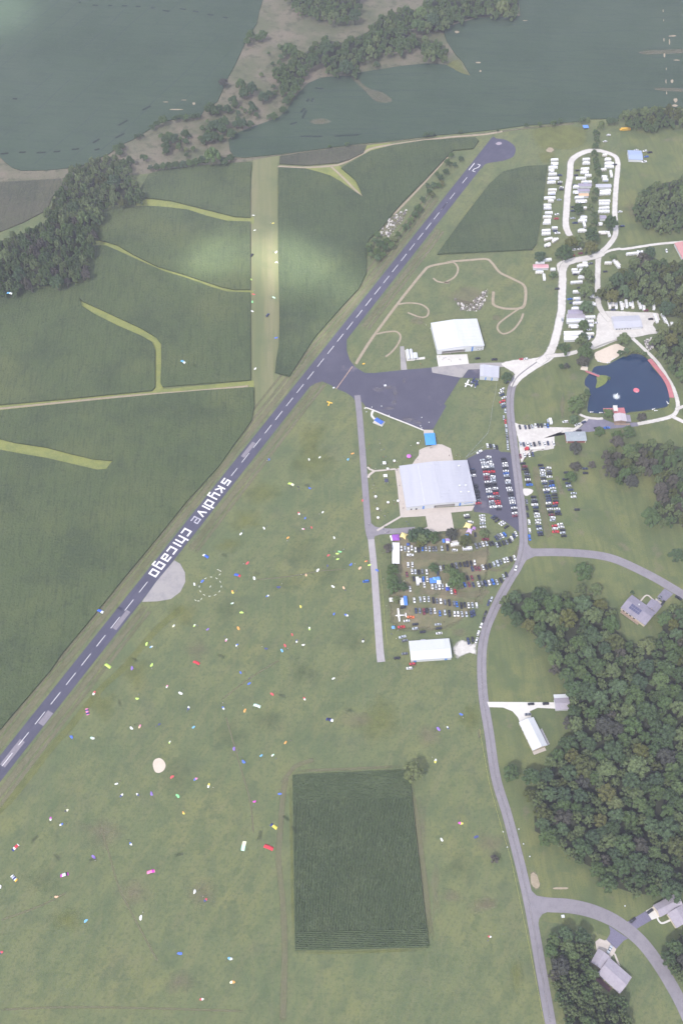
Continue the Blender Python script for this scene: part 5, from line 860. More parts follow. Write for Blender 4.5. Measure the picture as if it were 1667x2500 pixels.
def dressed(me, shirt, legs):
    m = me.copy(); m.materials.clear()
    for x in (SKIN, shirt, legs, DARK): m.materials.append(x)
    for p in m.polygons: z = p.center.z; m.polygons[p.index].material_index = 3 if z > 1.70 else 0 if z > 1.52 or (abs(p.center.x) > .36) else 1 if z > .95 else 2
    return m
SHIRTS = [("dark", (.03,.03,.04)),("white",(.7,.7,.7)),("red",(.45,.05,.05)),("blue",(.06,.12,.42)),("grey",(.22,.22,.24)),("yellow",(.62,.52,.08))]
DR = {}
for n_, c_ in SHIRTS:
    for k in BODY: DR[(n_, k)] = dressed(BODY[k], cloth(c_), cloth((.03,.035,.06) if n_ != "dark" else (.05,.05,.07)))
pr = random.Random(5)
def person(pos, shirt, pose, label, group, rz=None):
    return tag(link("person", DR[(shirt, pose)], None, pos, pr.uniform(0, 6.3) if rz is None else rz), label, "person", group)
# ------------------------------------------------------------------ parachutes
CC = {'w':("white",(.80,.80,.80)),'y':("yellow",(.78,.66,.10)),'l':("lime",(.58,.82,.16)),'u':("purple",(.25,.14,.55)),'o':("orange",(.82,.36,.06)),'b':("blue",(.05,.14,.62)),'c':("sky blue",(.16,.46,.80)),'r':("red",(.62,.05,.07)),'p':("pink",(.82,.25,.45)),'m':("magenta",(.62,.04,.50)),'n':("navy",(.025,.04,.20)),'k':("black",(.02,.02,.03)),'g':("green",(.25,.72,.30)),'t':("mint",(.55,.85,.68)),'e':("cream",(.85,.82,.60)),'h':("peach",(.85,.50,.32))}
def lump(cols, size, seed, bend):
    r = random.Random(seed); nu, nv = 12, 5; top, bot, fs, ms = [], [], [], []; hs = [[r.random() for _ in range(nv+1)] for _ in range(nu+1)]
    for i in range(nu+1):
        u = i/nu-.5; a = u*bend*2; wdt = size*(.20+.16*math.sin(math.pi*(i+.6)/(nu+1.2)))*(1+.35*(hs[i][0]-.5)); cx, cy = size*u*math.cos(a*.5), size*abs(u)**1.6*bend*.55
        for j in range(nv+1):
            v = j/nv-.5; e = 1-(2*v)**2; jit = .10*(hs[i][j]-.5)
            x = cx+wdt*v*math.sin(-a)+jit*size; y = cy+wdt*v*math.cos(a)*1.5+jit*size*.7; z = .06+e*(.25+.75*hs[i][j])*size*.15*math.sin(math.pi*(i+.5)/(nu+1))
            top.append((x, y, z)); bot.append((x, y, .02))
    n = len(top); w_ = nv+1
    for i in range(nu):
        for j in range(nv):
            a, b, c, d = i*w_+j, (i+1)*w_+j, (i+1)*w_+j+1, i*w_+j+1; fs.append((a,b,c,d)); ms.append((i*len(cols)//nu) % len(cols)); fs.append((n+d,n+c,n+b,n+a)); ms.append(0)
    rim = [i*w_ for i in range(nu+1)]+[nu*w_+j for j in range(1,nv+1)]+[i*w_+nv for i in range(nu-1,-1,-1)]+[j for j in range(nv-1,0,-1)]
    for k in range(len(rim)): a, b = rim[k], rim[(k+1) % len(rim)]; fs.append((a, n+a, n+b, b)); ms.append(0)
    me = bpy.data.meshes.new("parachute"); me.from_pydata(top+bot, [], fs)
    for c in cols: me.materials.append(cloth(mix3(CC[c][1], (.36,.38,.34), .12)))
    me.polygons.foreach_set("material_index", ms); me.polygons.foreach_set("use_smooth", [True]*len(fs)); me.update(); return me
def wing(cols, pos, rz, label, span=8.0, h=22, who=""):
    t = thing("parachute", label, "parachute", pos+Vector((0,0,h)), rz, "parachutes in the air"); nc = 9; Rr = span*.95
    for k in range(nc):
        m = MB(); vs = []; sec = [(a*span/7.6, b*span/7.6) for a, b in ((-1.6,.0),(-1.5,.28),(-.7,.42),(.4,.30),(1.6,.02),(.2,-.02))]
        for e in (0, .5, 1):
            a = ((k+e)/nc-.5)*span/Rr; bul = .10 if e == .5 else 0
            for (y, z) in sec: rr = Rr+z+bul*(1 if z > .1 else 0); vs.append((rr*math.sin(a), y, rr*math.cos(a)-Rr+6))
        n = 6; fs = [(s*n+i, s*n+(i+1) % n, (s+1)*n+(i+1) % n, (s+1)*n+i) for s in range(2) for i in range(n)]+[tuple(range(n-1,-1,-1)), tuple(range(2*n,3*n))]
        m.add(vs, fs); m.obj("cell", cloth(CC[cols[k*len(cols)//nc]][1]), t, True)
    m = MB()
    for k in (0, 3, 6, 9):
        for y in (-1.2, .6): a = (k/nc-.5)*span/Rr; m.tube((Rr*math.sin(a), y, Rr*math.cos(a)-Rr+6), (.15 if k > 4 else -.15, 0, 1.5), .02, n=3)
    m.obj("suspension_lines", DARK, t)
    person(pos+Vector((0,0,h-.1)), "dark", 'hang', f"skydiver hanging under the {who}", "skydivers in the air", rz)
SANDC = W(*J([(1015,965)])[0])
FLY = [(J,688,328,'l',-35,"lime rectangular parachute flying beside the runway"),(J,1253,307,'r',-25,"plain red parachute flying above the upper landing field"),(J,557,620,'pnpnp',-70,"pink and navy striped parachute flying near the runway's lower part"),(K,333,582,'twtwt',-20,"mint and white striped parachute flying over the landing field's middle"),(K,797,672,'nknww',-15,"navy parachute with white end cells flying left of the narrow lane"),(K,407,1487,'r',-22,"large red parachute flying left of the corn block"),
       (M,97,443,'nwrrw',50,"red parachute with white ends flying at the left edge"),(M,410,617,'mwwkm',15,"magenta and white parachute flying over the lower left field"),(M,90,638,'wnwnwyo',-40,"white, navy and yellow striped parachute flying at the left edge"),(M,962,597,'pppmp',14,"pink striped parachute flying over the lower landing field"),(D,60,560,'cw',-15,"sky blue and white parachute flying beside the dark left wood"),(D,1168,998,'ccw',-38,"sky blue parachute flying over the left corn field"),(G,1312,933,'wbb',-32,"blue parachute with white tip flying beside the runway lettering"),(G,640,1285,'bbw',-28,"blue and white parachute flying over the big corn field's edge"),(H,550,473,'le',-25,"lime and cream curved parachute landing on the upper field"),(G,1515,1055,'bbr',-20,"blue parachute with red tip flying above the landing circle"),(K,440,1353,'nyy',-35,"yellow parachute with navy tip flying left of the corn block"),(K,247,1478,'te',80,"mint parachute flying near the large red one")]
for crp, x, y, cols, a, lab in FLY:
    h = pr.uniform(10, 30); q = crp([(x, y)])[0]; p = W(*q, h+6); wing(cols, Vector((p.x, p.y, 0)), R(a), lab, 5.2 if 'large' not in lab else 6.4, h, lab.split(" flying")[0].split(" landing")[0])
def lst(s): return [(int(a.split(',')[0]), int(a.split(',')[1]), a.split(',')[2]) for a in s.split()]
LANDED = []
for crp, s in ((J, "1108,75,ew 1240,72,lw 1325,97,u 1520,90,o 1443,165,wp 1510,197,bw 935,190,l 965,208,wc 968,325,l 843,345,u 1535,373,b 1065,462,pw 1152,505,w 600,503,rw 875,540,l 1203,600,wn 1424,600,bw 838,728,w 892,717,hp 1015,703,n 1235,722,c 457,783,b 590,792,tw 1082,818,lw 1492,860,u 1553,943,b 1097,1038,r 1247,1052,bp 1332,1095,yw 743,1083,w 775,1157,wn 878,1152,wn 966,1147,u 1135,1160,g 425,1255,ek 323,1307,wm 392,1343,bw 1170,1270,oy 833,1467,bw 598,1550,u"),
               (M, "0,693,w 360,760,h 1243,727,w 1312,780,nr 547,912,c 897,893,w 1147,1122,b 1468,1155,cw 5,1115,nr 1483,1303,eo 1287,1413,wr"),
               (K, "255,615,o 430,510,r 635,540,rw 390,220,n 492,232,c 512,200,d 557,130,r 585,172,wn 628,197,w 667,92,lw 820,410,w 283,443,b 515,820,o 360,903,c 433,900,tw 478,1147,b 317,1197,m 1490,733,u 1550,725,wn 1470,937,yw 1510,1440,w 1010,168,wk"),
               (H, "410,318,b 665,318,w 733,305,w 912,318,c 942,280,o 595,493,k 668,502,b 600,663,wr 752,655,w 640,693,b 230,793,w 378,757,w 680,753,r 627,763,wp 530,818,o 825,818,w 272,980,r 788,930,r 845,920,l 860,907,g 847,955,l 783,998,n 720,1025,w 315,1077,w 645,1057,h 932,990,b 990,1012,h 1050,993,l 1028,968,ro 817,1130,w 885,1138,h 470,1135,n 400,1190,wb 177,1165,oy 175,1237,tw 235,1295,l 612,1258,y 823,1305,b 903,1313,bw 1005,580,r 1098,1025,b"),
               (G, "1240,1115,w 1290,1095,b"), (L, "152,640,b 150,1335,my 248,1422,n"), (N, "335,1015,rw"),
               (E, "310,65,w 435,115,y 318,160,w 455,300,w 457,365,w 295,475,l 310,570,r 440,590,t 303,618,g 303,678,w 322,1045,w 455,848,b")):
    for x, y, c in lst(s): LANDED.append((W(*crp([(x, y)])[0]), c.replace('d', 'r')))
byc = {}
for i, (p, c) in enumerate(LANDED): byc.setdefault(c, []).append(i)
for c, ids in byc.items():
    ids.sort(key=lambda i: (LANDED[i][0]-SANDC).length); nm = " and ".join(CC[k][0] for k in c)
    for r_, i in enumerate(ids):
        p = LANDED[i][0]; core = f"{nm} parachute {ordn(r_)} nearest of those to the sand patch" if len(ids) > 1 else f"the only {nm} parachute"
        me = lump(c, pr.uniform(2.3, 3.5), i, pr.choice((-.9,-.3,.4,.8,1.2)))
        tag(link("parachute", me, None, (p.x, p.y, .13), pr.uniform(0, 6.3)), f"collapsed {core}" if len(ids) > 1 else f"collapsed {nm} parachute on the grass, the only one so coloured", "parachute", "landed parachutes")
        a = pr.uniform(0, 6.3); dd = pr.uniform(2.6, 3.8)
        person(Vector((p.x+dd*math.cos(a), p.y+dd*math.sin(a), .14)), pr.choice(("dark","dark","dark","blue","grey","white")), pr.choice(('stand','walk')), f"skydiver beside the {core}" if len(ids) > 1 else f"skydiver beside the only {nm} parachute", "skydivers on the landing field")
# spectators
SPECT = []
for crp, s in ((T2, "70,620 110,560 120,625 240,500 245,545 250,610 265,630 300,620 290,720 320,715 285,790 345,800 310,815 262,815 430,775 460,780 115,828 190,868 350,875 370,885 465,885 468,870 145,985 150,1005 175,1055 165,1080 150,1120 200,1112 180,1180 170,1170 195,1210 190,1250 180,1330 205,1310 215,1360 250,1385 260,1400 240,1410 220,1490 230,1515 305,1470 345,1430 425,1275 435,1320 475,1280 350,1300 335,1150 720,545 760,515 640,575 855,585 885,575 890,600 905,595 757,665 725,750 1115,625 1130,697 1220,700 1240,690 1265,718 1205,740 1300,745 515,975 495,1080 540,1310 545,1370 960,455 965,500"),
               (Z2, "120,90 205,60 195,145 205,185 215,190 190,230 260,250 240,270 505,165 110,340 120,440 150,490 165,510 185,530 240,605 190,690 185,865 205,1030 225,1210 240,1235 245,1270 300,1330 340,1390 300,1490 280,1500 370,1520 310,1560 450,890 520,1270 960,1410 150,755 35,645"),
               (K, "1190,130 1210,70 1220,160"), (T3, "520,185 590,160 575,230 690,585 730,620 745,605 770,600 840,640 965,625 950,620 830,545 810,620 470,690 450,680 530,615 640,615"), (H, "1285,720 1150,790 1170,785 1145,750 1045,735")):
    for a in s.split(): x, y = a.split(','); SPECT.append(W(*crp([(int(x), int(y))])[0]))
SPM = {k: W(*v) for k, v in {"white marquee":(966,1350),"blue fabric canopy":(1050,1072),"terrace's corner":(1105,1105),"white hangar's pad":(1105,880),"small white plane":(973,1502),"lane corner":(925,1290),"upper white lawn tent":(938,1130),"lower white lawn tent":(940,1159),"dark round tent":(943,1173),"fuel tanks":(1003,865),"red pickup":(980,1531),"purple round tent":(998,1117),"big hangar's west wall":(980,1215),"storage building":(1050,1590),"blue flat tent":(988,1466)}.items()}
SPM["big hangar's left wall"] = SPM.pop("big hangar's west wall"); spr = {}
for p in SPECT:
    sh = pr.choices([s_[0] for s_ in SHIRTS], (5,4,1,2,3,1))[0]; nm = min(SPM, key=lambda k: (SPM[k]-p).length); spr.setdefault((sh, nm), []).append(p)
for (sh, nm), ps in spr.items():
    ps.sort(key=lambda p: (SPM[nm]-p).length)
    for j, p in enumerate(ps): person(p+Vector((0,0,.22)), sh, pr.choice(('stand','walk')), f"tiny spectator in a {sh} top, {ordn(j)+' ' if len(ps) > 1 else ''}nearest the {nm}", "spectators on foot")
# umbrellas and tables on the lawn beside the hangar
for i, (x, y) in enumerate(((192,1228),(215,1385),(222,1497),(350,1302),(475,1283),(430,772),(730,547),(345,873))):
    t = thing("picnic_table", f"picnic table under a white umbrella, {ordn(i)} of those on the hangar lawn", "picnic table", W(*T2([(x, y)])[0]), i*.7, "picnic tables with umbrellas"); m = MB(); m.box(-.9,.9,-.4,.4,.72,.78); m.obj("tabletop", WOOD, t)
    for s in (-1, 1): m = MB(); m.box(-.9,.9,s*.75-.14,s*.75+.14,.42,.47); m.obj("bench", WOOD, t)
    m = MB(); m.tube((0,0,.1),(0,0,2.3),.03); pl = m.obj("umbrella_pole", WALLW, t); m = MB(); m.add([(0,0,2.4)]+[(1.15*math.cos(k*math.pi/4),1.15*math.sin(k*math.pi/4),1.95) for k in range(8)]+[(0,0,2.3)], [(0,1+k,1+(k+1) % 8) for k in range(8)]+[(9,1+(k+1) % 8,1+k) for k in range(8)]); m.obj("umbrella", cloth(WH), pl)
m = MB(); m.lathe([(.45,0),(.5,.1),(.38,.8),(.2,1.05),(.05,1.1)], 12); MK = m.mesh("marker_drum", WALLW, True)
for i, (x, y) in enumerate(((268,62),(780,207),(873,270),(765,315),(778,342),(145,75),(362,182),(75,135))):
    tag(link("marker_drum", MK, None, W(*T2([(x, y)])[0])+Vector((0,0,.12))), f"white round marker, {ordn(i)} of those dotted round the apron edge", "marker", "white markers round the apron")
for i, (x, y) in enumerate(((520,328),(420,345),(447,443),(550,422),(1197,818),(590,502))):
    o = tag(link("marker_drum", MK, None, W(*N([(x, y)])[0])+Vector((0,0,.1))), f"white marker stone, {ordn(i)} along the lower road and side road", "marker", "white markers along the lower road")
# landing circle of white panels and the wind tee
cc = W(*G([(1342,1130)])[0]); rad = (W(*G([(1412,1130)])[0])-cc).length; m = MB(); m.box(-.85,.85,-.17,.17,0,.05); PNL = m.mesh("ground_panel", cloth((.80,.80,.74)))
plist = [(cc+Vector((rad*math.cos(k*math.pi/6), rad*math.sin(k*math.pi/6), 0)), k*math.pi/6+math.pi/2) for k in range(12)]+[(cc, 1.2)]
for a, b in (((1240,1213),(1255,1222)),((1258,1222),(1275,1222)),((1280,1218),(1290,1200)),((1385,1020),(1398,1026)),((1400,1025),(1412,1036)),((1410,1045),(1395,1060))):
    pa, pb = W(*G([a])[0]), W(*G([b])[0]); plist.append(((pa+pb)/2, math.atan2((pb-pa).y, (pb-pa).x)))
for i, (p, a) in enumerate(plist): tag(link("ground_panel", PNL, None, (p.x, p.y, .14), a), "white marker panel of the landing circle on the grass", "marker panel", "white panels of the landing circle")
t = thing("wind_tee", "yellow wind tee on the grass at the taxiway mouth", "wind tee", W(*E([(793,1272)])[0]), R(-20)); YEL = paint("tee_yellow", (.80,.48,.06)); m = MB(); m.box(-2.6,2.6,.9,1.9,.9,1.15); m.obj("cross_bar", YEL, t); m = MB(); m.box(-.5,.5,-2.6,.88,.9,1.15); m.obj("shaft", YEL, t); m = MB(); m.tube((0,0,0),(0,0,.88),.12); m.obj("post", DARK, t)
for nm, lab, crp, x, y, sx, sy, col in (("sign_board","white taxiway sign board by the hold line",E,822,1170,2.0,1.2,WALLW),("sign_board","yellow sign board beside the taxiway's far edge",E,1013,1017,2.4,1.0,YEL),("apron_cart","white cart standing on the apron's middle",E,1150,1156,2.2,1.8,WALLW)):
    t = thing(nm, lab, nm.replace("_"," "), W(*crp([(x, y)])[0])+Vector((0,0,.12)), R(20)); m = MB(); m.taper(-sx/2,sx/2,-sy/2,sy/2,.35,1.2,.1,.1); m.obj("body", col, t)
    for s in (-1,1): m = MB(); m.tube((s*sx*.35,0,0),(s*sx*.35,0,.35),.08); m.obj("post", DARK, t)
t = thing("utility_box", "pale square cabinet beside the lower side road's bend", "cabinet", W(*N([(800,886)])[0]), R(5)); m = MB(); m.box(-.9,.9,-.8,.8,0,1.2); m.obj("body", PALECONC, t); m = MB(); m.box(-1,1,-.9,.9,1.201,1.3); m.obj("lid", WALLW, t)
# fences: posts and rails, post by post
def fence(name, label, pts, h, mat, step, rails=(.9,), rail_mat=None, r=.05):
    ps = [W(*p) for p in pts]; t = thing(name, label, "fence", ps[0]); o0 = ps[0]; m = MB(); m.tube((0,0,0),(0,0,h),r,n=5); pm = m.mesh("post", mat); prev = None; rl = MB()
    for a, b in zip(ps, ps[1:]):
        n = max(1, int((b-a).length/step))
        for i in range(n+1):
            if i == n and b is not ps[-1]: continue
            p = a.lerp(b, i/n)-o0; link("post", pm, t, p)
            if prev is not None:
                for z in rails: rl.tube(prev+Vector((0,0,z*h)), p+Vector((0,0,z*h)), r*.8, n=4)
            prev = p
    rl.obj("rail", rail_mat or mat, t)
fence("wire_fence", "thin wire fence running down from the small hangar to the car park", T3([(1422,915),(1405,1060),(1370,1200),(1345,1400),(1310,1560)])+T2([(1340,725)]), 1.8, ROOFG, 9, (.5,.97)); fence("wire_fence", "wire fence along the car park's far left edge", T2([(1345,720),(1560,590)]), 1.8, ROOFG, 5, (.5,.97))
YROPE = paint("yellow_rope", (.62,.60,.12)); fence("rope_fence", "yellow rope fence along the lower road's left side", L([(270,740),(330,1080),(410,1370),(470,1568)])+N([(560,950),(620,1250),(680,1568)]), 1.1, YROPE, 8, (.95,)); fence("rope_fence", "yellow rope fence beside the narrow lane", H([(1118,1030),(1135,1200),(1150,1400),(1165,1500)]), 1.0, YROPE, 6, (.95,))
fence("rail_fence", "pale low rail round the sand and gravel yard below the office", R3([(505,785),(560,755),(640,722),(720,695),(800,668)]), 1.2, PADGREY, 3, (.5,.95), r=.12)
# pond: dock, float, bridge, fountain, small boats
dp = [W(*q) for q in smooth(R3([(1172,900),(1215,950),(1265,1010),(1310,1065),(1350,1120),(1390,1190),(1415,1260),(1435,1350)]), 4)]; t = thing("dock", "long curved red dock along the pond's right shore", "dock", dp[0])
for i in range(len(dp)-1):
    a, b = dp[i]-dp[0], dp[i+1]-dp[0]; d = (b-a).normalized(); nr = Vector((-d.y, d.x, 0))*2.1; b2 = b-d*.08; m = MB(); m.hexa([tuple(p+Vector((0,0,z))) for z in (.45,.65) for p in (a-nr, b2-nr, b2+nr, a+nr)][:8]); m.obj("deck_panel", REDDECK, t)
    if i % 5 == 2: m = MB(); m.tube(a-nr*.95, a-nr*.95+Vector((0,0,1.2)), .12); m.obj("mooring_post", WOOD, t)
fl = W(*R3([(1020,1262)])[0]); t = thing("swim_float", "round red float on the pond's dark water", "float", (fl.x, fl.y, .1)); m = MB(); m.lathe([(2.5,0),(2.7,.15),(2.7,.4),(2.5,.5)], 20); m.obj("platform", paint("float_red", (.60,.14,.18)), t); m = MB(); m.box(-.6,.6,-2.75,-2.3,.51,.9); m.obj("ladder", WALLW, t)
c, an, w, d = rect(R3([(432,1022),(592,1088),(586,1104),(425,1044)]), .9); t = thing("footbridge", "pink-red footbridge from the shore to the grass island", "bridge", c, an)
for i in range(14): m = MB(); m.box(-w/2+i*w/14+.02, -w/2+(i+1)*w/14-.02, -1, 1, .8, .95); m.obj("deck_panel", REDDECK, t)
for s in (-1, 1): m = MB(); m.box(-w/2, w/2, s*1.02-.05, s*1.02+.05, 1.5, 1.65); m.obj("handrail", REDDECK if s < 0 else ROOFG, t)
for s in (-1, 1):
    for i in range(5): m = MB(); m.tube((-w/2+i*w/4.01+.1, s*1.02, .2), (-w/2+i*w/4.01+.1, s*1.02, 1.5), .07); m.obj("railing_post", WOOD, t)
t = thing("landing_deck", "pale square deck at the shore end of the footbridge", "deck", W(*R3([(410,1005)])[0]), R(-15))
for i in range(5): m = MB(); m.box(-3.2+i*1.3, -3.2+i*1.3+1.25, -2.4, 2.4, .3, .5); m.obj("deck_panel", CREAM, t)
m = MB(); m.box(1.2, 2.6, 2.5, 7.5, .25, .42); m.obj("ramp", PADGREY, t)
FO = surf("fountain_spray", (.85,.87,.90), .6, obj=True); fn = FO.node_tree.nodes["Principled BSDF"]; fn.inputs["Alpha"].default_value = .92
fp = W(*R3([(788,1335)])[0]); t = thing("fountain", "white fountain jet rising from the pond", "fountain", (fp.x, fp.y, .1)); m = MB(); m.lathe([(1.1,0),(1.0,.8),(.8,1.8),(.55,3),(.3,4.4),(.08,5.4)], 12); m.obj("jet", FO, t, True)
fm = surf("fountain_foam", (.8,.85,.9), .6, alpha=(1.2,.55,1.4,.6)); m = MB(); n = 20; m.add([(0,0,.28)]+[(1.5*math.cos(k*math.pi/10),1.5*math.sin(k*math.pi/10),.28) for k in range(n)]+[(4.0*math.cos(k*math.pi/10),4.0*math.sin(k*math.pi/10),.28) for k in range(n)], [(0,1+k,1+(k+1) % n) for k in range(n)]+[(1+k,1+n+k,1+n+(k+1) % n,1+(k+1) % n) for k in range(n)]); me = m.mesh("foam_ring", fm); at = me.attributes.new("edge",'FLOAT','POINT'); at.data.foreach_set("value", [1.0]*(n+1)+[0.0]*n); link("foam_ring", me, t)
for lab, x, y, a in (("small white boat at the pond's lower right shore, left one", 1220, 1483, 30),("small white boat at the pond's lower right shore, right one", 1248, 1500, 0),("white boat drawn up near the dock's lower end", 1385, 1408, 110),("white boat on the beach edge, left one", 585, 925, -20),("white boat on the beach edge, middle one", 692, 940, 10),("white boat on the beach edge, right one", 752, 895, 30),("white boat at the pond's lower left shore", 495, 1518, 5),("white boat moored at the lower left shore near the tree", 605, 1525, 0)):
    t = thing("rowing_boat", lab, "boat", W(*R3([(x, y)])[0])+Vector((0,0,.14)), R(a), "small boats round the pond"); m = MB(); m.hexa([(-1.3,-.4,0),(1.5,-.1,0),(1.5,.1,0),(-1.3,.4,0),(-1.5,-.7,.5),(2.0,-.1,.55),(2.0,.1,.55),(-1.5,.7,.5)]); m.obj("hull", WALLW, t); m = MB(); m.box(-.3,.1,-.6,.6,.501,.56); m.obj("bench", WOOD, t)
# ------------------------------------------------------------------ trees and shrubs
GREENS = {'mix': [tuple(1.55*v for v in c) for c in [(.056,.088,.034),(.066,.100,.040),(.076,.108,.044),(.048,.076,.034),(.086,.112,.050),(.066,.098,.050),(.100,.118,.052),(.056,.084,.032)]],
          'dark': [(.066,.102,.046),(.076,.116,.058),(.086,.130,.055),(.070,.108,.060)], 'grey': [(.085,.083,.068),(.105,.098,.083),(.074,.078,.066)], 'yellow': [(.115,.125,.040),(.095,.112,.042),(.13,.135,.05)]}
LEAF = {k: surf("foliage_"+k, v[0], .85, rand=v, obj=True, layers=[(mix3(v[0], (.11,.125,.05), .8), .22,.48,.66,.55), (mix3(v[0], (.012,.02,.012), .8), .5,.52,.68,.5)], spec=.2) for k, v in GREENS.items()}
BARK = surf("bark", (.10,.085,.07), .9, obj=True)
def crown_mesh(seed, kind, lumps=26, leaves=46, rx=1.0, h=1.1, size=.15):
    """Unit crown (radius about 1, base at z=0): leaf clumps set round many sub-crowns."""
    r = np.random.default_rng(seed); vs, fs = [], []
    for k in range(lumps):
        th = k*2.399963+r.uniform(-.4,.4); fr = math.sqrt((k+.5)/lumps); rr = .80*fr*r.uniform(.85,1.1)
        cx, cy = rr*math.cos(th), rr*math.sin(th)*rx; cz = h*(.36+.52*math.sqrt(max(0, 1-fr*fr)))*r.uniform(.74,1.14); lr = r.uniform(.17,.29)
        # leafy hull of the sub-crown
        o = len(vs); nseg = 6
        for j, (ph, q) in enumerate(((.9,.45),(.25,.95),(-.5,.85))):
            for i in range(nseg): a = 2*math.pi*(i+.5*j)/nseg; w = lr*.86*r.uniform(.8,1.15); vs.append((cx+w*q*math.cos(a), cy+w*q*math.sin(a), cz+w*ph))
        for j in range(2): fs += [(o+j*nseg+i, o+(j+1)*nseg+i, o+(j+1)*nseg+(i+1) % nseg, o+j*nseg+(i+1) % nseg) for i in range(nseg)]
        fs.append(tuple(o+i for i in range(nseg)))
        for q in range(leaves):
            d = r.normal(size=3); d[2] = abs(d[2])*1.2-.25; d /= np.linalg.norm(d); p = np.array([cx, cy, cz])+d*lr*r.uniform(.85,1.18); n = d+r.normal(size=3)*.55; n /= np.linalg.norm(n)
            t = np.cross(n, r.normal(size=3)); t /= np.linalg.norm(t); b = np.cross(n, t); s = size*r.uniform(.5,1.0); o = len(vs)
            vs += [tuple(p-t*s*.5), tuple(p+b*s*.42), tuple(p+t*s*.5), tuple(p-b*s*.42)]; fs.append((o, o+1, o+2, o+3))
    me = bpy.data.meshes.new("crown"); me.from_pydata(vs, [], fs); me.materials.append(LEAF[kind]); me.update(); return me
CROWN = {k: [crown_mesh(10*i+j, k) for j in range(n)] for i, (k, n) in enumerate((('mix',5),('dark',3),('grey',2),('yellow',2)))}
SMALLCROWN = {k: [crown_mesh(500+10*i+j, k, 12, 30, size=.26) for j in range(2)] for i, k in enumerate(('mix','dark','grey','yellow'))}
tm = MB(); tm.tube((0,0,0),(.02,0,.55),.06,.035,7)
for a in range(5): tm.tube((.02,0,.5),(.55*math.cos(a*1.26),.55*math.sin(a*1.26),.95),.028,.01,5)
TRUNK = tm.mesh("trunk", BARK)
rt = random.Random(77)
FLOORS = []
TREES = []      # (pos, radius, height, kind, label, group)
def trees(crp, pts, label, group=None, kind='mix', nm="tree"):
    """pts: (x, y, radius in photo px[, kind])."""
    for p in pts:
        q = crp([p[:2]])[0]; rpx = p[2]; r0 = (W(q[0]+rpx, q[1], 6)-W(q[0]-rpx, q[1], 6)).length/2; hh = r0*rt.uniform(1.9, 2.3)
        TREES.append((W(*q, hh*.62), r0, hh, p[3] if len(p) > 3 else kind, label, group, nm))
def inside(x, y, poly):
    c = False; n = len(poly)
    for i in range(n):
        x0, y0 = poly[i][:2]; x1, y1 = poly[(i+1) % n][:2]
        if (y0 > y) != (y1 > y) and x < (x1-x0)*(y-y0)/(y1-y0)+x0: c = not c
    return c
def wood(poly, gap, label, group, kinds=(('mix',8),('dark',4),('grey',1),('yellow',1)), tries=9000, hk=2.0, rk=.70):
    FLOORS.append(poly)
    xs, ys = [p[0] for p in poly], [p[1] for p in poly]; got = []
    for _ in range(tries):
        x, y = rt.uniform(min(xs), max(xs)), rt.uniform(min(ys), max(ys))
        if not inside(x, y, poly) or not (-40 < x < 1710 and -40 < y < 2560): continue
        g_ = gap*rt.choice((.7,.85,.95,1.05,1.2,1.45))*rt.uniform(.93,1.07)
        if any((x-a)**2+((y-b)*1.15)**2 < (.5*(g_+c))**2 for a, b, c in got): continue
        got.append((x, y, g_))
    for x, y, g_ in got:
        rpx = g_*rk; r0 = (W(x+rpx, y, 8)-W(x-rpx, y, 8)).length/2; hh = min(19, r0*hk*rt.uniform(.9, 1.15)+3); k = rt.choices([a for a, b in kinds], [b for a, b in kinds])[0]
        TREES.append((W(x, y, hh*.62), r0, hh, k, label[k] if isinstance(label, dict) else label, group+(" ("+k+")" if isinstance(label, dict) else ""), "tree"))
lab = lambda where: {'mix': f"mid-green tree in the {where}", 'dark': f"dark green tree in the {where}", 'grey': f"grey-brown tree in the {where}", 'yellow': f"yellow-green tree in the {where}"}
WOOD1 = [(1222,1462),(1297,1446),(1335,1452),(1396,1459),(1465,1467),(1492,1484),(1496,1532),(1534,1568),(1595,1580),(1620,1549),(1610,1509),(1633,1484),(1720,1480),(1720,2170),(1641,2182),(1603,2188),(1545,2182),(1473,2157),(1450,2122),(1392,2092),(1368,2066),(1305,2030),(1303,1978),(1310,1930),(1340,1880),(1345,1850),(1400,1800),(1398,1714),(1398,1668),(1352,1640),(1345,1586),(1328,1570),(1282,1532),(1240,1502)]
wood(WOOD1, 30, lab("large wood"), "trees of the large wood", tries=22000, rk=.72)
wood(N([(695,1030),(800,990),(970,1000),(995,1090),(970,1150),(985,1250),(1010,1350),(1100,1390),(1195,1400),(1230,1640),(850,1640),(770,1380),(725,1180)]), 27, lab("lower right grove"), "trees of the lower right grove")
wood(N([(1460,1100),(1568,1000),(1700,960),(1700,1330),(1560,1300),(1480,1190)]), 28, lab("right edge grove"), "trees of the right edge grove")
wood(F([(1040,570),(1130,480),(1215,430),(1235,350),(1290,330),(1380,335),(1460,380),(1620,370),(1620,700),(1480,690),(1400,620),(1300,600),(1200,590),(1060,590)]), 23, lab("wood above the gravel yard"), "trees of the yard wood", (('mix',5),('yellow',5),('dark',2),('grey',1)))
wood(F([(1405,840),(1450,775),(1620,770),(1620,1150),(1520,1080),(1440,970),(1385,920),(1370,880)]), 23, lab("wood right of the pond"), "trees of the pond wood", (('mix',6),('dark',4),('yellow',1)))
wood(C([(1260,1380),(1270,1260),(1380,1180),(1620,1130),(1620,1450),(1440,1470),(1330,1430)]), 19, lab("round wood"), "trees of the round wood", (('mix',5),('dark',5)))
wood(C([(1180,750),(1250,705),(1400,695),(1620,705),(1620,780),(1380,820),(1220,790)]), 17, lab("far tree belt"), "trees of the upper right belt", (('mix',4),('dark',5),('yellow',1)))
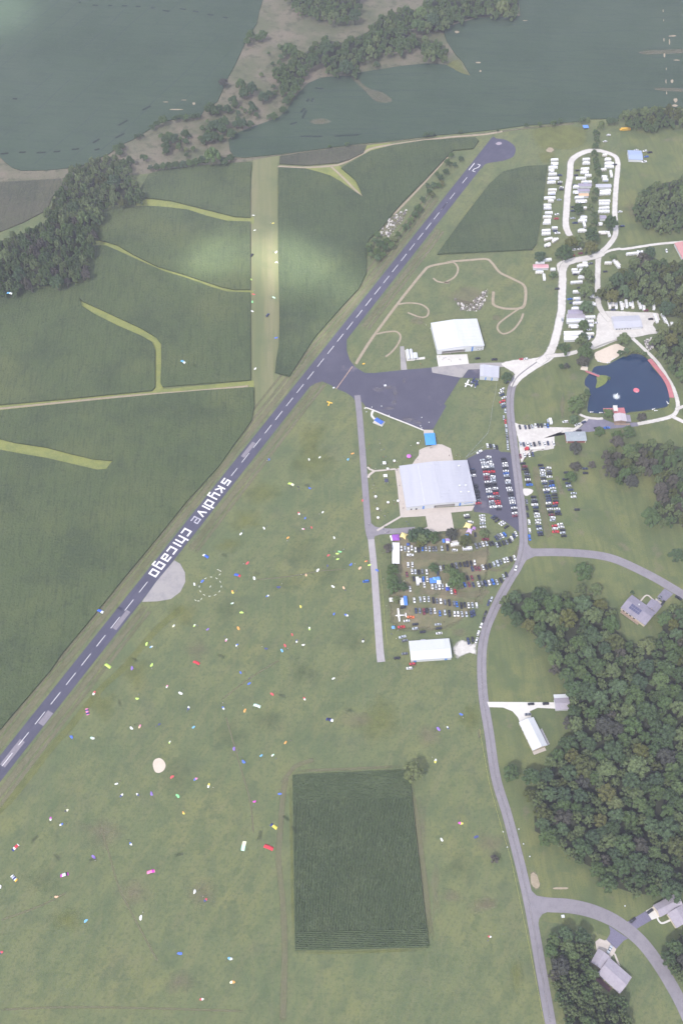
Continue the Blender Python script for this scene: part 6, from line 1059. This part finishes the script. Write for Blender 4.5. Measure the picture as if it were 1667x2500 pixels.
wood(R4([(435,650),(560,580),(690,640),(850,520),(1000,490),(1250,480),(1640,560),(1640,1640),(1010,1640),(1110,1450),(1265,1310),(1140,1190),(1200,1010),(1280,940),(1100,900),(900,880),(840,1040),(700,1050),(580,970),(485,850)]), 25, lab("lawn wood"), "trees of the lawn wood", (('mix',6),('dark',4),('grey',3),('yellow',1)))
wood(D([(-60,250),(150,180),(290,110),(350,20),(600,-20),(615,80),(585,300),(560,450),(470,490),(250,520),(100,550),(-60,575)]), 17, lab("dark left wood"), "trees of the left wood", (('mix',4),('dark',9),('grey',2)), hk=2.6)
wood(A([(290,1390),(350,1270),(420,1110),(540,1045),(680,1015),(860,1015),(830,1070),(820,1150),(885,1200),(880,1290),(700,1310),(600,1400)]), 17, lab("riverside wood"), "riverside trees", (('mix',6),('dark',7),('yellow',1)), hk=2.3)
for poly in (B([(520,-40),(1000,-40),(970,100),(880,140),(740,95),(600,75)]), B([(1080,140),(1180,85),(1250,65),(1400,65),(1540,105),(1540,175),(1300,180),(1060,195)]), B([(760,250),(880,270),(1030,205),(1200,185),(1300,225),(1450,255),(1535,290),(1535,380),(1400,350),(1360,300),(1200,330),(1000,350),(975,470),(780,470),(760,390),(640,440),(600,560),(500,590),(460,450),(630,340)]), C([(-60,20),(0,-40),(520,-40),(520,60),(480,95),(250,105),(60,155),(-60,170)])):
    wood(poly, 19, lab("far woods at the top"), "trees of the far woods", (('mix',3),('dark',9)), hk=1.8, rk=.72)
# single trees
trees(K, [(1328,1005,28)], "round lone tree at the corner of the corn block", kind='mix')
trees(L, [(470,1015,22,'dark')], "dark dense tree beside the lower road"); trees(L, [(600,1040,24,'mix')], "tree between the dark tree and the large wood"); trees(L, [(590,1155,17,'yellow')], "bright yellow-green tree at the wood's left tip"); trees(L, [(840,690,17,'grey')], "grey sparse tree at the wood's edge by the garage")
trees(N, [(366,520,12,'grey')], "small dull round tree on the field left of the lower road")
trees(I, [(930,1035,24,'mix')], "bushy tree alone on the lawn below the side road"); trees(I, [(912,1150,16,'mix'),(1010,1150,18,'mix')], "tree beside the large wood's upper edge", "two trees above the wood")
trees(I, [(880,245,17,'grey')], "grey sparse tree below the red-fronted bath house"); trees(I, [(880,365,15,'grey')], "grey tree above the small green tree on the car lawn"); trees(I, [(850,430,15,'mix')], "small green tree beside the outer parked cars"); trees(I, [(985,355,11,'grey')], "small grey tree over the two blue cars"); trees(I, [(1150,165,15,'mix')], "green tree above the lawn wood"); trees(I, [(1148,205,17,'grey')], "grey-brown tree above the lawn wood"); trees(I, [(1035,140,13,'mix')], "small tree below the clubhouse drive"); trees(I, [(1222,143,17,'dark')], "dark tree right of the clubhouse drive"); trees(I, [(1305,50,12,'grey')], "pale grey bush beside the pond track")
trees(I, [(1530,935,20,'dark')], "dark tree at the right edge above the side road"); trees(I, [(1520,1330,16,'grey'),(1460,1330,18,'mix')], "tree right of the grey-roofed house", "trees right of the grey-roofed house"); trees(I, [(1243,1168,6,'dark')], "small dark purple bush beside the grey-roofed house")
trees(Z2, [(570,290,18,'dark'),(655,270,16,'dark'),(735,290,18,'dark'),(820,325,17,'mix'),(690,340,16,'mix'),(600,350,15,'dark')], "dark tree of the clump behind the parked cars", "clump of trees by the forecourt", 'dark'); trees(Z2, [(660,395,13,'yellow')], "yellow-green small tree in front of the dark clump"); trees(Z2, [(245,460,13,'grey')], "grey tree left of the white marquee"); trees(Z2, [(305,740,17,'mix')], "tree just below the white marquee"); trees(Z2, [(300,860,16,'mix'),(315,965,18,'mix')], "tree in the column beside the lane", "trees beside the lane"); trees(Z2, [(440,960,13,'mix')], "tree right of the lane's tree column"); trees(Z2, [(350,1120,11,'mix')], "tree beside the large blue flat tent"); trees(Z2, [(1060,285,16,'grey')], "grey tree above the purple shade tents"); trees(Z2, [(1235,375,17,'yellow')], "yellow-green tree between the two white campers"); trees(Z2, [(1465,280,13,'mix')], "small round tree among the cars below the asphalt lot"); trees(Z2, [(830,720,14,'mix')], "tree in the second row of cars"); trees(Z2, [(1010,730,14,'mix'),(1090,790,16,'mix'),(1160,850,16,'mix'),(1085,900,17,'mix'),(1150,940,12,'mix')], "tree of the big clump over the car field", "clump over the car field")
trees(F, [(880,1275,22,'mix'),(925,1240,16,'mix')], "green tree at the pond's left shore", "trees at the pond's left shore"); trees(F, [(940,950,20,'mix')], "tree at the pond beach's left end"); trees(F, [(930,1000,16,'grey')], "grey tree above the footbridge deck"); trees(F, [(920,868,16,'mix'),(955,900,14,'dark')], "tree at the lower camp's end", "trees at the lower camp's end"); trees(F, [(818,912,15,'dark'),(790,905,10,'dark')], "dark bush in the lane fork", "bushes in the lane fork"); trees(F, [(1190,855,17,'mix')], "tree between the yard and the beach"); trees(F, [(1092,1330,14,'mix')], "tree at the pond clubhouse"); trees(F, [(445,1100,15,'dark')], "round bush right of the small hangar"); trees(F, [(790,1032,8,'dark')], "small dark conifer-like bush on the pond lawn"); trees(F, [(825,1030,9,'grey')], "grey bush beside the small dark one on the pond lawn"); trees(F, [(870,1370,13,'mix')], "bush left of the clubhouse drive"); trees(F, [(1122,335,9,'mix')], "small tree beside the cream camper above the yard"); trees(F, [(1355,300,15,'dark')], "dark tree at the yard wood's top"); trees(F, [(740,450,10,'dark')], "low dark bush left of the lower lane")
trees(F, [(1185,445,19,'yellow'),(1260,370,16,'mix')], "pale yellow tree at the yard wood's left corner", "yard wood corner trees")
trees(R2, [(620,400,22,'dark')], "dark tree beside the lane junction"); trees(R2, [(740,230,18,'yellow'),(860,215,16,'mix')], "yellow-green tree where the left lane ends", "trees at the left lane's end"); trees(R2, [(1080,320,18,'yellow')], "yellowish tree beside the lane fork"); trees(R2, [(1000,740,15,'mix'),(1050,830,15,'mix')], "tree in the lower camp's middle", "lower camp trees"); trees(R2, [(1000,1060,20,'mix')], "broad tree in the lower camp"); trees(R2, [(1010,1350,18,'mix')], "round tree by the purple-roofed home"); trees(R2, [(200,470,14,'dark')], "dark tree above the red and white mobile home"); trees(R2, [(1100,110,20,'dark')], "dark tree right of the far camp's end"); trees(R3, [(405,500,14,'mix')], "round bright green tree between the streaked roofs"); trees(R3, [(400,640,13,'dark')], "tree above the lane fork bush")
trees(C, [(961,765,7.2,'mix'),(1046,795,10.1,'mix'),(1014,840,9.4,'dark'),(1016,885,9.4,'dark'),(1011,925,8.6,'dark'),(1004,970,9.4,'dark'),(1011,1015,8.6,'dark'),(1021,1055,9.4,'dark'),(1026,1095,9.4,'dark'),(1011,1145,8.6,'dark'),(1014,1215,10.1,'dark'),(1001,1265,9.4,'dark'),(979,1320,9.4,'mix'),(1006,1365,10.1,'dark'),(1006,1415,9.4,'dark'),(979,1460,10.8,'dark'),(984,1510,11.5,'dark')], "dark tree of the camper loop's middle row", "tree row in the camper loop"); trees(C, [(1105,1420,19,'dark')], "big dark tree over the loop's right leg"); trees(C, [(900,1330,14,'dark')], "dark tree among the inner campers")
def shrubs(crp, pts, label, group, kind='dark'): trees(crp, [(p[0], p[1], p[2]*1.25, *p[3:]) for p in pts], label, group, kind, "bush")
shrubs(A, [(960,1070,6),(1000,1065,8),(1040,1060,8),(1080,1055,8),(1120,1050,8),(1165,1045,8),(1210,1040,8),(1250,1030,8),(1290,1020,9),(1430,1030,9),(1470,1005,8)], "hedge tree along the left field's far edge", "hedge trees at the field edge"); shrubs(A, [(1355,995,18,'mix')], "large bright green tree in the field-edge hedge", None)
shrubs(A, [(745,945,9),(775,930,8),(760,970,8),(870,868,6),(895,860,6),(1000,790,7),(1040,765,9),(970,810,6),(1115,752,7),(1150,745,7),(1190,748,7),(1230,742,7),(1265,735,7)], "dark bush on the upper soybean field's edge", "bushes on the soybean edge"); shrubs(A, [(1055,890,9),(1080,870,10),(1110,880,10),(1060,930,10),(1060,960,8),(1180,850,9),(1345,690,12),(1370,710,9),(1400,690,9),(1450,690,9),(1500,660,8),(910,1000,7),(930,1005,6)], "bush in the tan meadow", "bushes in the tan meadow")
shrubs(B, [(30,690,11),(60,800,12),(120,780,12),(110,820,11),(170,850,11),(230,540,12),(300,560,12),(250,590,11),(180,640,10),(370,620,11),(410,600,9),(310,690,9),(330,730,6),(520,640,9),(550,610,8),(500,700,8),(440,740,8),(410,745,6),(240,785,10),(290,790,8),(200,790,9),(60,870,11),(20,880,11),(540,310,13),(570,330,11),(500,310,8),(290,220,10),(270,260,8),(370,220,10),(340,240,8),(100,880,8),(1097,410,7)], "dark bush along the creek in the tan meadow", "creek bushes"); shrubs(B, [(120,525,9,'grey')], "pale bush at the soybean field's corner", None)
shrubs(C, [(150,838,5),(385,828,4),(570,797,5),(655,790,6),(740,782,7),(785,770,6),(925,765,7),(1100,770,8),(1135,770,7)], "small bush along the soybean field's near edge", "bushes along the far fence line"); shrubs(B, [(905,918,6),(795,935,4),(1410,860,6),(1450,855,6)], "low bush on the field edge beyond the strip", "bushes beyond the strip")
shrubs(E, [(1045,260,8),(1080,230,8),(1100,190,7),(1120,250,9),(1160,235,9),(1200,220,8),(1100,300,9),(1150,280,8),(1190,260,8),(1060,320,7),(1230,190,7),(1280,140,8),(1310,100,8),(1340,60,8),(1365,20,8),(1100,340,8),(1135,320,7),(1050,290,7)], "hedge bush beside the runway's middle", "runway hedge bushes", 'mix')
shrubs(B, [(1390,1270,7),(1430,1220,7),(1460,1180,7),(1500,1130,7),(1530,1090,6),(1350,1330,7),(1560,1040,6),(1480,1110,6),(1420,1180,5),(1450,1240,6,'yellow'),(1510,1170,6,'yellow')], "hedge bush beside the runway's far half", "far runway hedge bushes", 'dark'); shrubs(C, [(20,1130,6),(60,1090,6),(110,1050,6),(150,1010,6),(60,1030,7),(90,990,6),(10,1180,6)], "hedge bush near the runway's far end", "runway end bushes", 'dark')
shrubs(R3, [(440,1280,7,'mix'),(455,1310,6,'mix'),(830,820,6,'mix'),(900,800,7,'mix'),(960,800,7,'mix'),(1040,800,7,'mix'),(1120,840,6,'mix'),(700,1120,4,'mix')], "reed-like bush on the pond's bank", "bank bushes", 'mix')
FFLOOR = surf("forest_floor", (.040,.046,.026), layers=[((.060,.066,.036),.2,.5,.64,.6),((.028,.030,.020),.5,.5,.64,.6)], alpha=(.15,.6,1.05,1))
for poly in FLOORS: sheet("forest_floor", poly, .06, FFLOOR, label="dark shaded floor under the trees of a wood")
creek = B([(-260,930),(-120,900),(0,840),(100,800),(200,720),(330,660),(430,600),(480,530),(470,470),(560,420),(640,360),(500,330),(420,420),(250,600),(60,790),(-80,960),(-200,900)])
for i in range(70):
    k = rt.randrange(len(creek)-1); t_ = rt.random(); x = creek[k][0]*(1-t_)+creek[k+1][0]*t_+rt.gauss(0, 13); y = creek[k][1]*(1-t_)+creek[k+1][1]*t_+rt.gauss(0, 9)
    trees(crop(0, 0, 1), [(x, y, rt.uniform(4, 8.5))], "scrub bush in the creek meadow", "creek scrub bushes", rt.choice(('mix','dark')), "bush")
# the biggest 290 stand as things; what is left joins one mass
TREES.sort(key=lambda q: -q[1]/math.hypot(q[0].length, CAM_H)*(0 if q[0].y > 1500 else 1)*(4 if q[5] is None else 1))
ntree = 0; keep, rest = [], []
for q in TREES:
    ntree += q[6] == "tree"; (keep if q[6] == "bush" or ntree <= 290 else rest).append(q[:6] if q[6] == "tree" and ntree > 290 else q)
PT = {}
def tree_proto(kind, j, big, nm):
    t = thing(nm, "", nm); link("trunk", TRUNK, t); link("crown", (CROWN if big else SMALLCROWN)[kind][j], t); return t
MARKS = {k: W(*v) for k, v in {"white-roofed house":(1305,1790),"small garage":(1375,1715),"grey-roofed house":(1560,1485),"lower road junction":(1300,2205),"house cut by the right edge":(1640,2240),"lilac-roofed house":(1535,2395),"road bend":(1210,1470),"gravel yard's building":(1530,780),
    "red dock":(1620,940),"pond clubhouse":(1510,1010),"blue-grey shed":(1550,378),"yellow school bus":(1526,317),"loop's top":(1440,366),"outermost parked car":(1408,1244),"runway's far end":(1220,360),"grass strip's far end":(640,385),"long grass island":(915,220),"upper left flying parachute":(23,712),"first grass waterway":(340,490),"narrow lane's end":(930,1615),"white marquee":(966,1350),"taxiway mouth":(830,905),"lane fork":(1345,860)}.items()}
rank = {}
for q in keep:
    if q[5]: nm = min(MARKS, key=lambda k: (MARKS[k]-q[0]).length); rank.setdefault((q[4], nm), []).append(q)
UNIQ = {}
for (lb, nm), qs in rank.items():
    qs.sort(key=lambda q: (MARKS[nm]-q[0]).length)
    for j, q in enumerate(qs): UNIQ[id(q)] = f"{lb}, {ordn(j)+' ' if len(qs) > 1 else ''}nearest the {nm}"
for i, (p, r0, hh, k, lb, gr, nm_) in enumerate(keep):
    small = r0 < 4.2
    big = not small; pool = (CROWN if big else SMALLCROWN)[k]; key = (k, rt.randrange(len(pool)), big, nm_)
    if key not in PT: t = PT[key] = tree_proto(*key)
    else: t = copy_tree(PT[key])
    t.location = (p.x, p.y, 0); t.rotation_euler = (0, 0, rt.uniform(0, 6.28)); t["label"] = UNIQ.get(id(keep[i]), lb)
    if gr: t["group"] = gr
    elif "group" in t.keys(): del t["group"]
    for c in t.children:
        if c.name.startswith("trunk"): c.scale = (hh*.45, hh*.45, hh*.8)
        else: c.location = (0, 0, hh*.22); sx = r0*rt.uniform(.95, 1.1); c.scale = (sx, r0*rt.uniform(.95, 1.1), hh*.70)
# the rest of the trees and bushes as one mass
def mass(items):
    V_, F_, M_ = [], [], []; off = 0; mats = [LEAF[k] for k in LEAF]; ks = list(LEAF)
    src = {}
    for k in ks:
        me = SMALLCROWN[k][0]; n = len(me.vertices); co = np.empty(n*3); me.vertices.foreach_get("co", co); src[k] = (co.reshape(-1, 3), [tuple(p.vertices) for p in me.polygons])
    for (p, r0, hh, k, *_) in items:
        co, fs = src[k]; a = rt.uniform(0, 6.28); c, s = math.cos(a), math.sin(a); q = co.copy(); q[:,0] = (co[:,0]*c-co[:,1]*s)*r0*1.05+p.x; q[:,1] = (co[:,0]*s+co[:,1]*c)*r0*1.05+p.y; q[:,2] = co[:,2]*hh*.85+hh*.02
        V_.append(q); F_ += [tuple(v+off for v in f) for f in fs]; M_ += [ks.index(k)]*len(fs); off += len(co)
    me = bpy.data.meshes.new("far_trees"); me.from_pydata(np.concatenate(V_).tolist(), [], F_)
    for m in mats: me.materials.append(m)
    me.polygons.foreach_set("material_index", M_); me.update(); tag(link("bushes_and_far_trees", me), "dark bushes and small trees of the hedges, creek and far woods", kind="stuff")
if rest: mass(rest)
print("trees", len(TREES), "rest", len(rest), "cars", NCAR, "campers", NC)
# ------------------------------------------------------------------ haze: one box of even air round the whole place
hm = bpy.data.materials.new("haze_air"); hm.use_nodes = True; hn = hm.node_tree; hn.nodes.clear(); ho = hn.nodes.new("ShaderNodeOutputMaterial"); hv = hn.nodes.new("ShaderNodeVolumePrincipled")
hv.inputs["Color"].default_value = HAZE_COLOR; hv.inputs["Density"].default_value = HAZE_DENSITY; hv.inputs["Anisotropy"].default_value = 0.0; hn.links.new(hv.outputs[0], ho.inputs["Volume"])
b = MB(); b.box(-4200, 4200, -2700, 6700, -1, CAM_H+12); o = b.obj("haze", hm); tag(o, "thin bluish haze over the whole airfield", kind="stuff")
# ------------------------------------------------------------------ broken cloud layer above: shades the land, with gaps where the sun comes through
CLOUD_Z = 780.0
def cloud_layer():
    gaps = []
    for x, y, ax, ay, st in ((480,655,55,40,1),(540,635,56,46,1),(612,625,36,46,.12),(685,640,60,62,1),(735,650,80,60,1),(790,660,50,36,.8),(850,715,44,34,.8),(0,20,85,70,.75),(770,810,36,28,.6)):
        c = W(x, y); ex = (W(x+ax, y)-c).length; ey = (W(x, y+ay)-W(x, y-ay)).length/2
        gaps.append((c+sd*((CLOUD_Z)/sd.z), ex, ey, st))
    fine = np.arange(-1400, 1001, 22.0); xs = np.concatenate([np.arange(-6000, -1400, 400.0), fine, np.arange(1100, 6001, 350.0)]); ys = np.concatenate([np.arange(-5000, -900, 400.0), np.arange(-900, 1300, 22.0), np.arange(1350, 7001, 400.0)])
    X, Y = np.meshgrid(xs, ys); cov = np.ones_like(X)
    for c, ex, ey, st in gaps: cov *= 1-st*np.exp(-(((X-c.x)/ex)**2+((Y-c.y)/ey)**2)**1.4)
    Z = CLOUD_Z+10*np.sin(X*.011+1.3*np.sin(Y*.008))+10*np.sin(Y*.017+X*.004)
    nx, ny = len(xs), len(ys); vs = np.stack([X.ravel(), Y.ravel(), Z.ravel()], 1)
    fs = [(j*nx+i, j*nx+i+1, (j+1)*nx+i+1, (j+1)*nx+i) for j in range(ny-1) for i in range(nx-1)]
    me = bpy.data.meshes.new("cloud_layer"); me.from_pydata(vs.tolist(), [], fs); at = me.attributes.new("cover", 'FLOAT', 'POINT'); at.data.foreach_set("value", cov.ravel().astype(float))
    m = bpy.data.materials.new("cloud_vapour"); m.use_nodes = True; nt = m.node_tree; n = nt.nodes; n.clear(); l = nt.links
    out = n.new("ShaderNodeOutputMaterial"); mx = n.new("ShaderNodeMixShader"); tr = n.new("ShaderNodeBsdfTransparent"); tl = n.new("ShaderNodeBsdfTranslucent"); tl.inputs[0].default_value = (.21,.222,.25,1)
    a = n.new("ShaderNodeAttribute"); a.attribute_name = "cover"; mu = n.new("ShaderNodeMath"); mu.operation = 'MULTIPLY'; mu.inputs[1].default_value = CLOUD_COVER
    l.new(a.outputs["Fac"], mu.inputs[0]); l.new(mu.outputs[0], mx.inputs[0]); l.new(tr.outputs[0], mx.inputs[1]); l.new(tl.outputs[0], mx.inputs[2]); l.new(mx.outputs[0], out.inputs["Surface"])
    me.materials.append(m); me.polygons.foreach_set("use_smooth", [True]*len(fs)); me.update(); tag(link("cloud_layer", me), "thin grey cloud layer with a few gaps above the airfield", kind="stuff")
CLOUD_COVER = .79
cloud_layer()

for o in S.objects:
    if o.parent is None and len(str(o.get("label", "")).split()) > 16: print("LONG", o["label"])
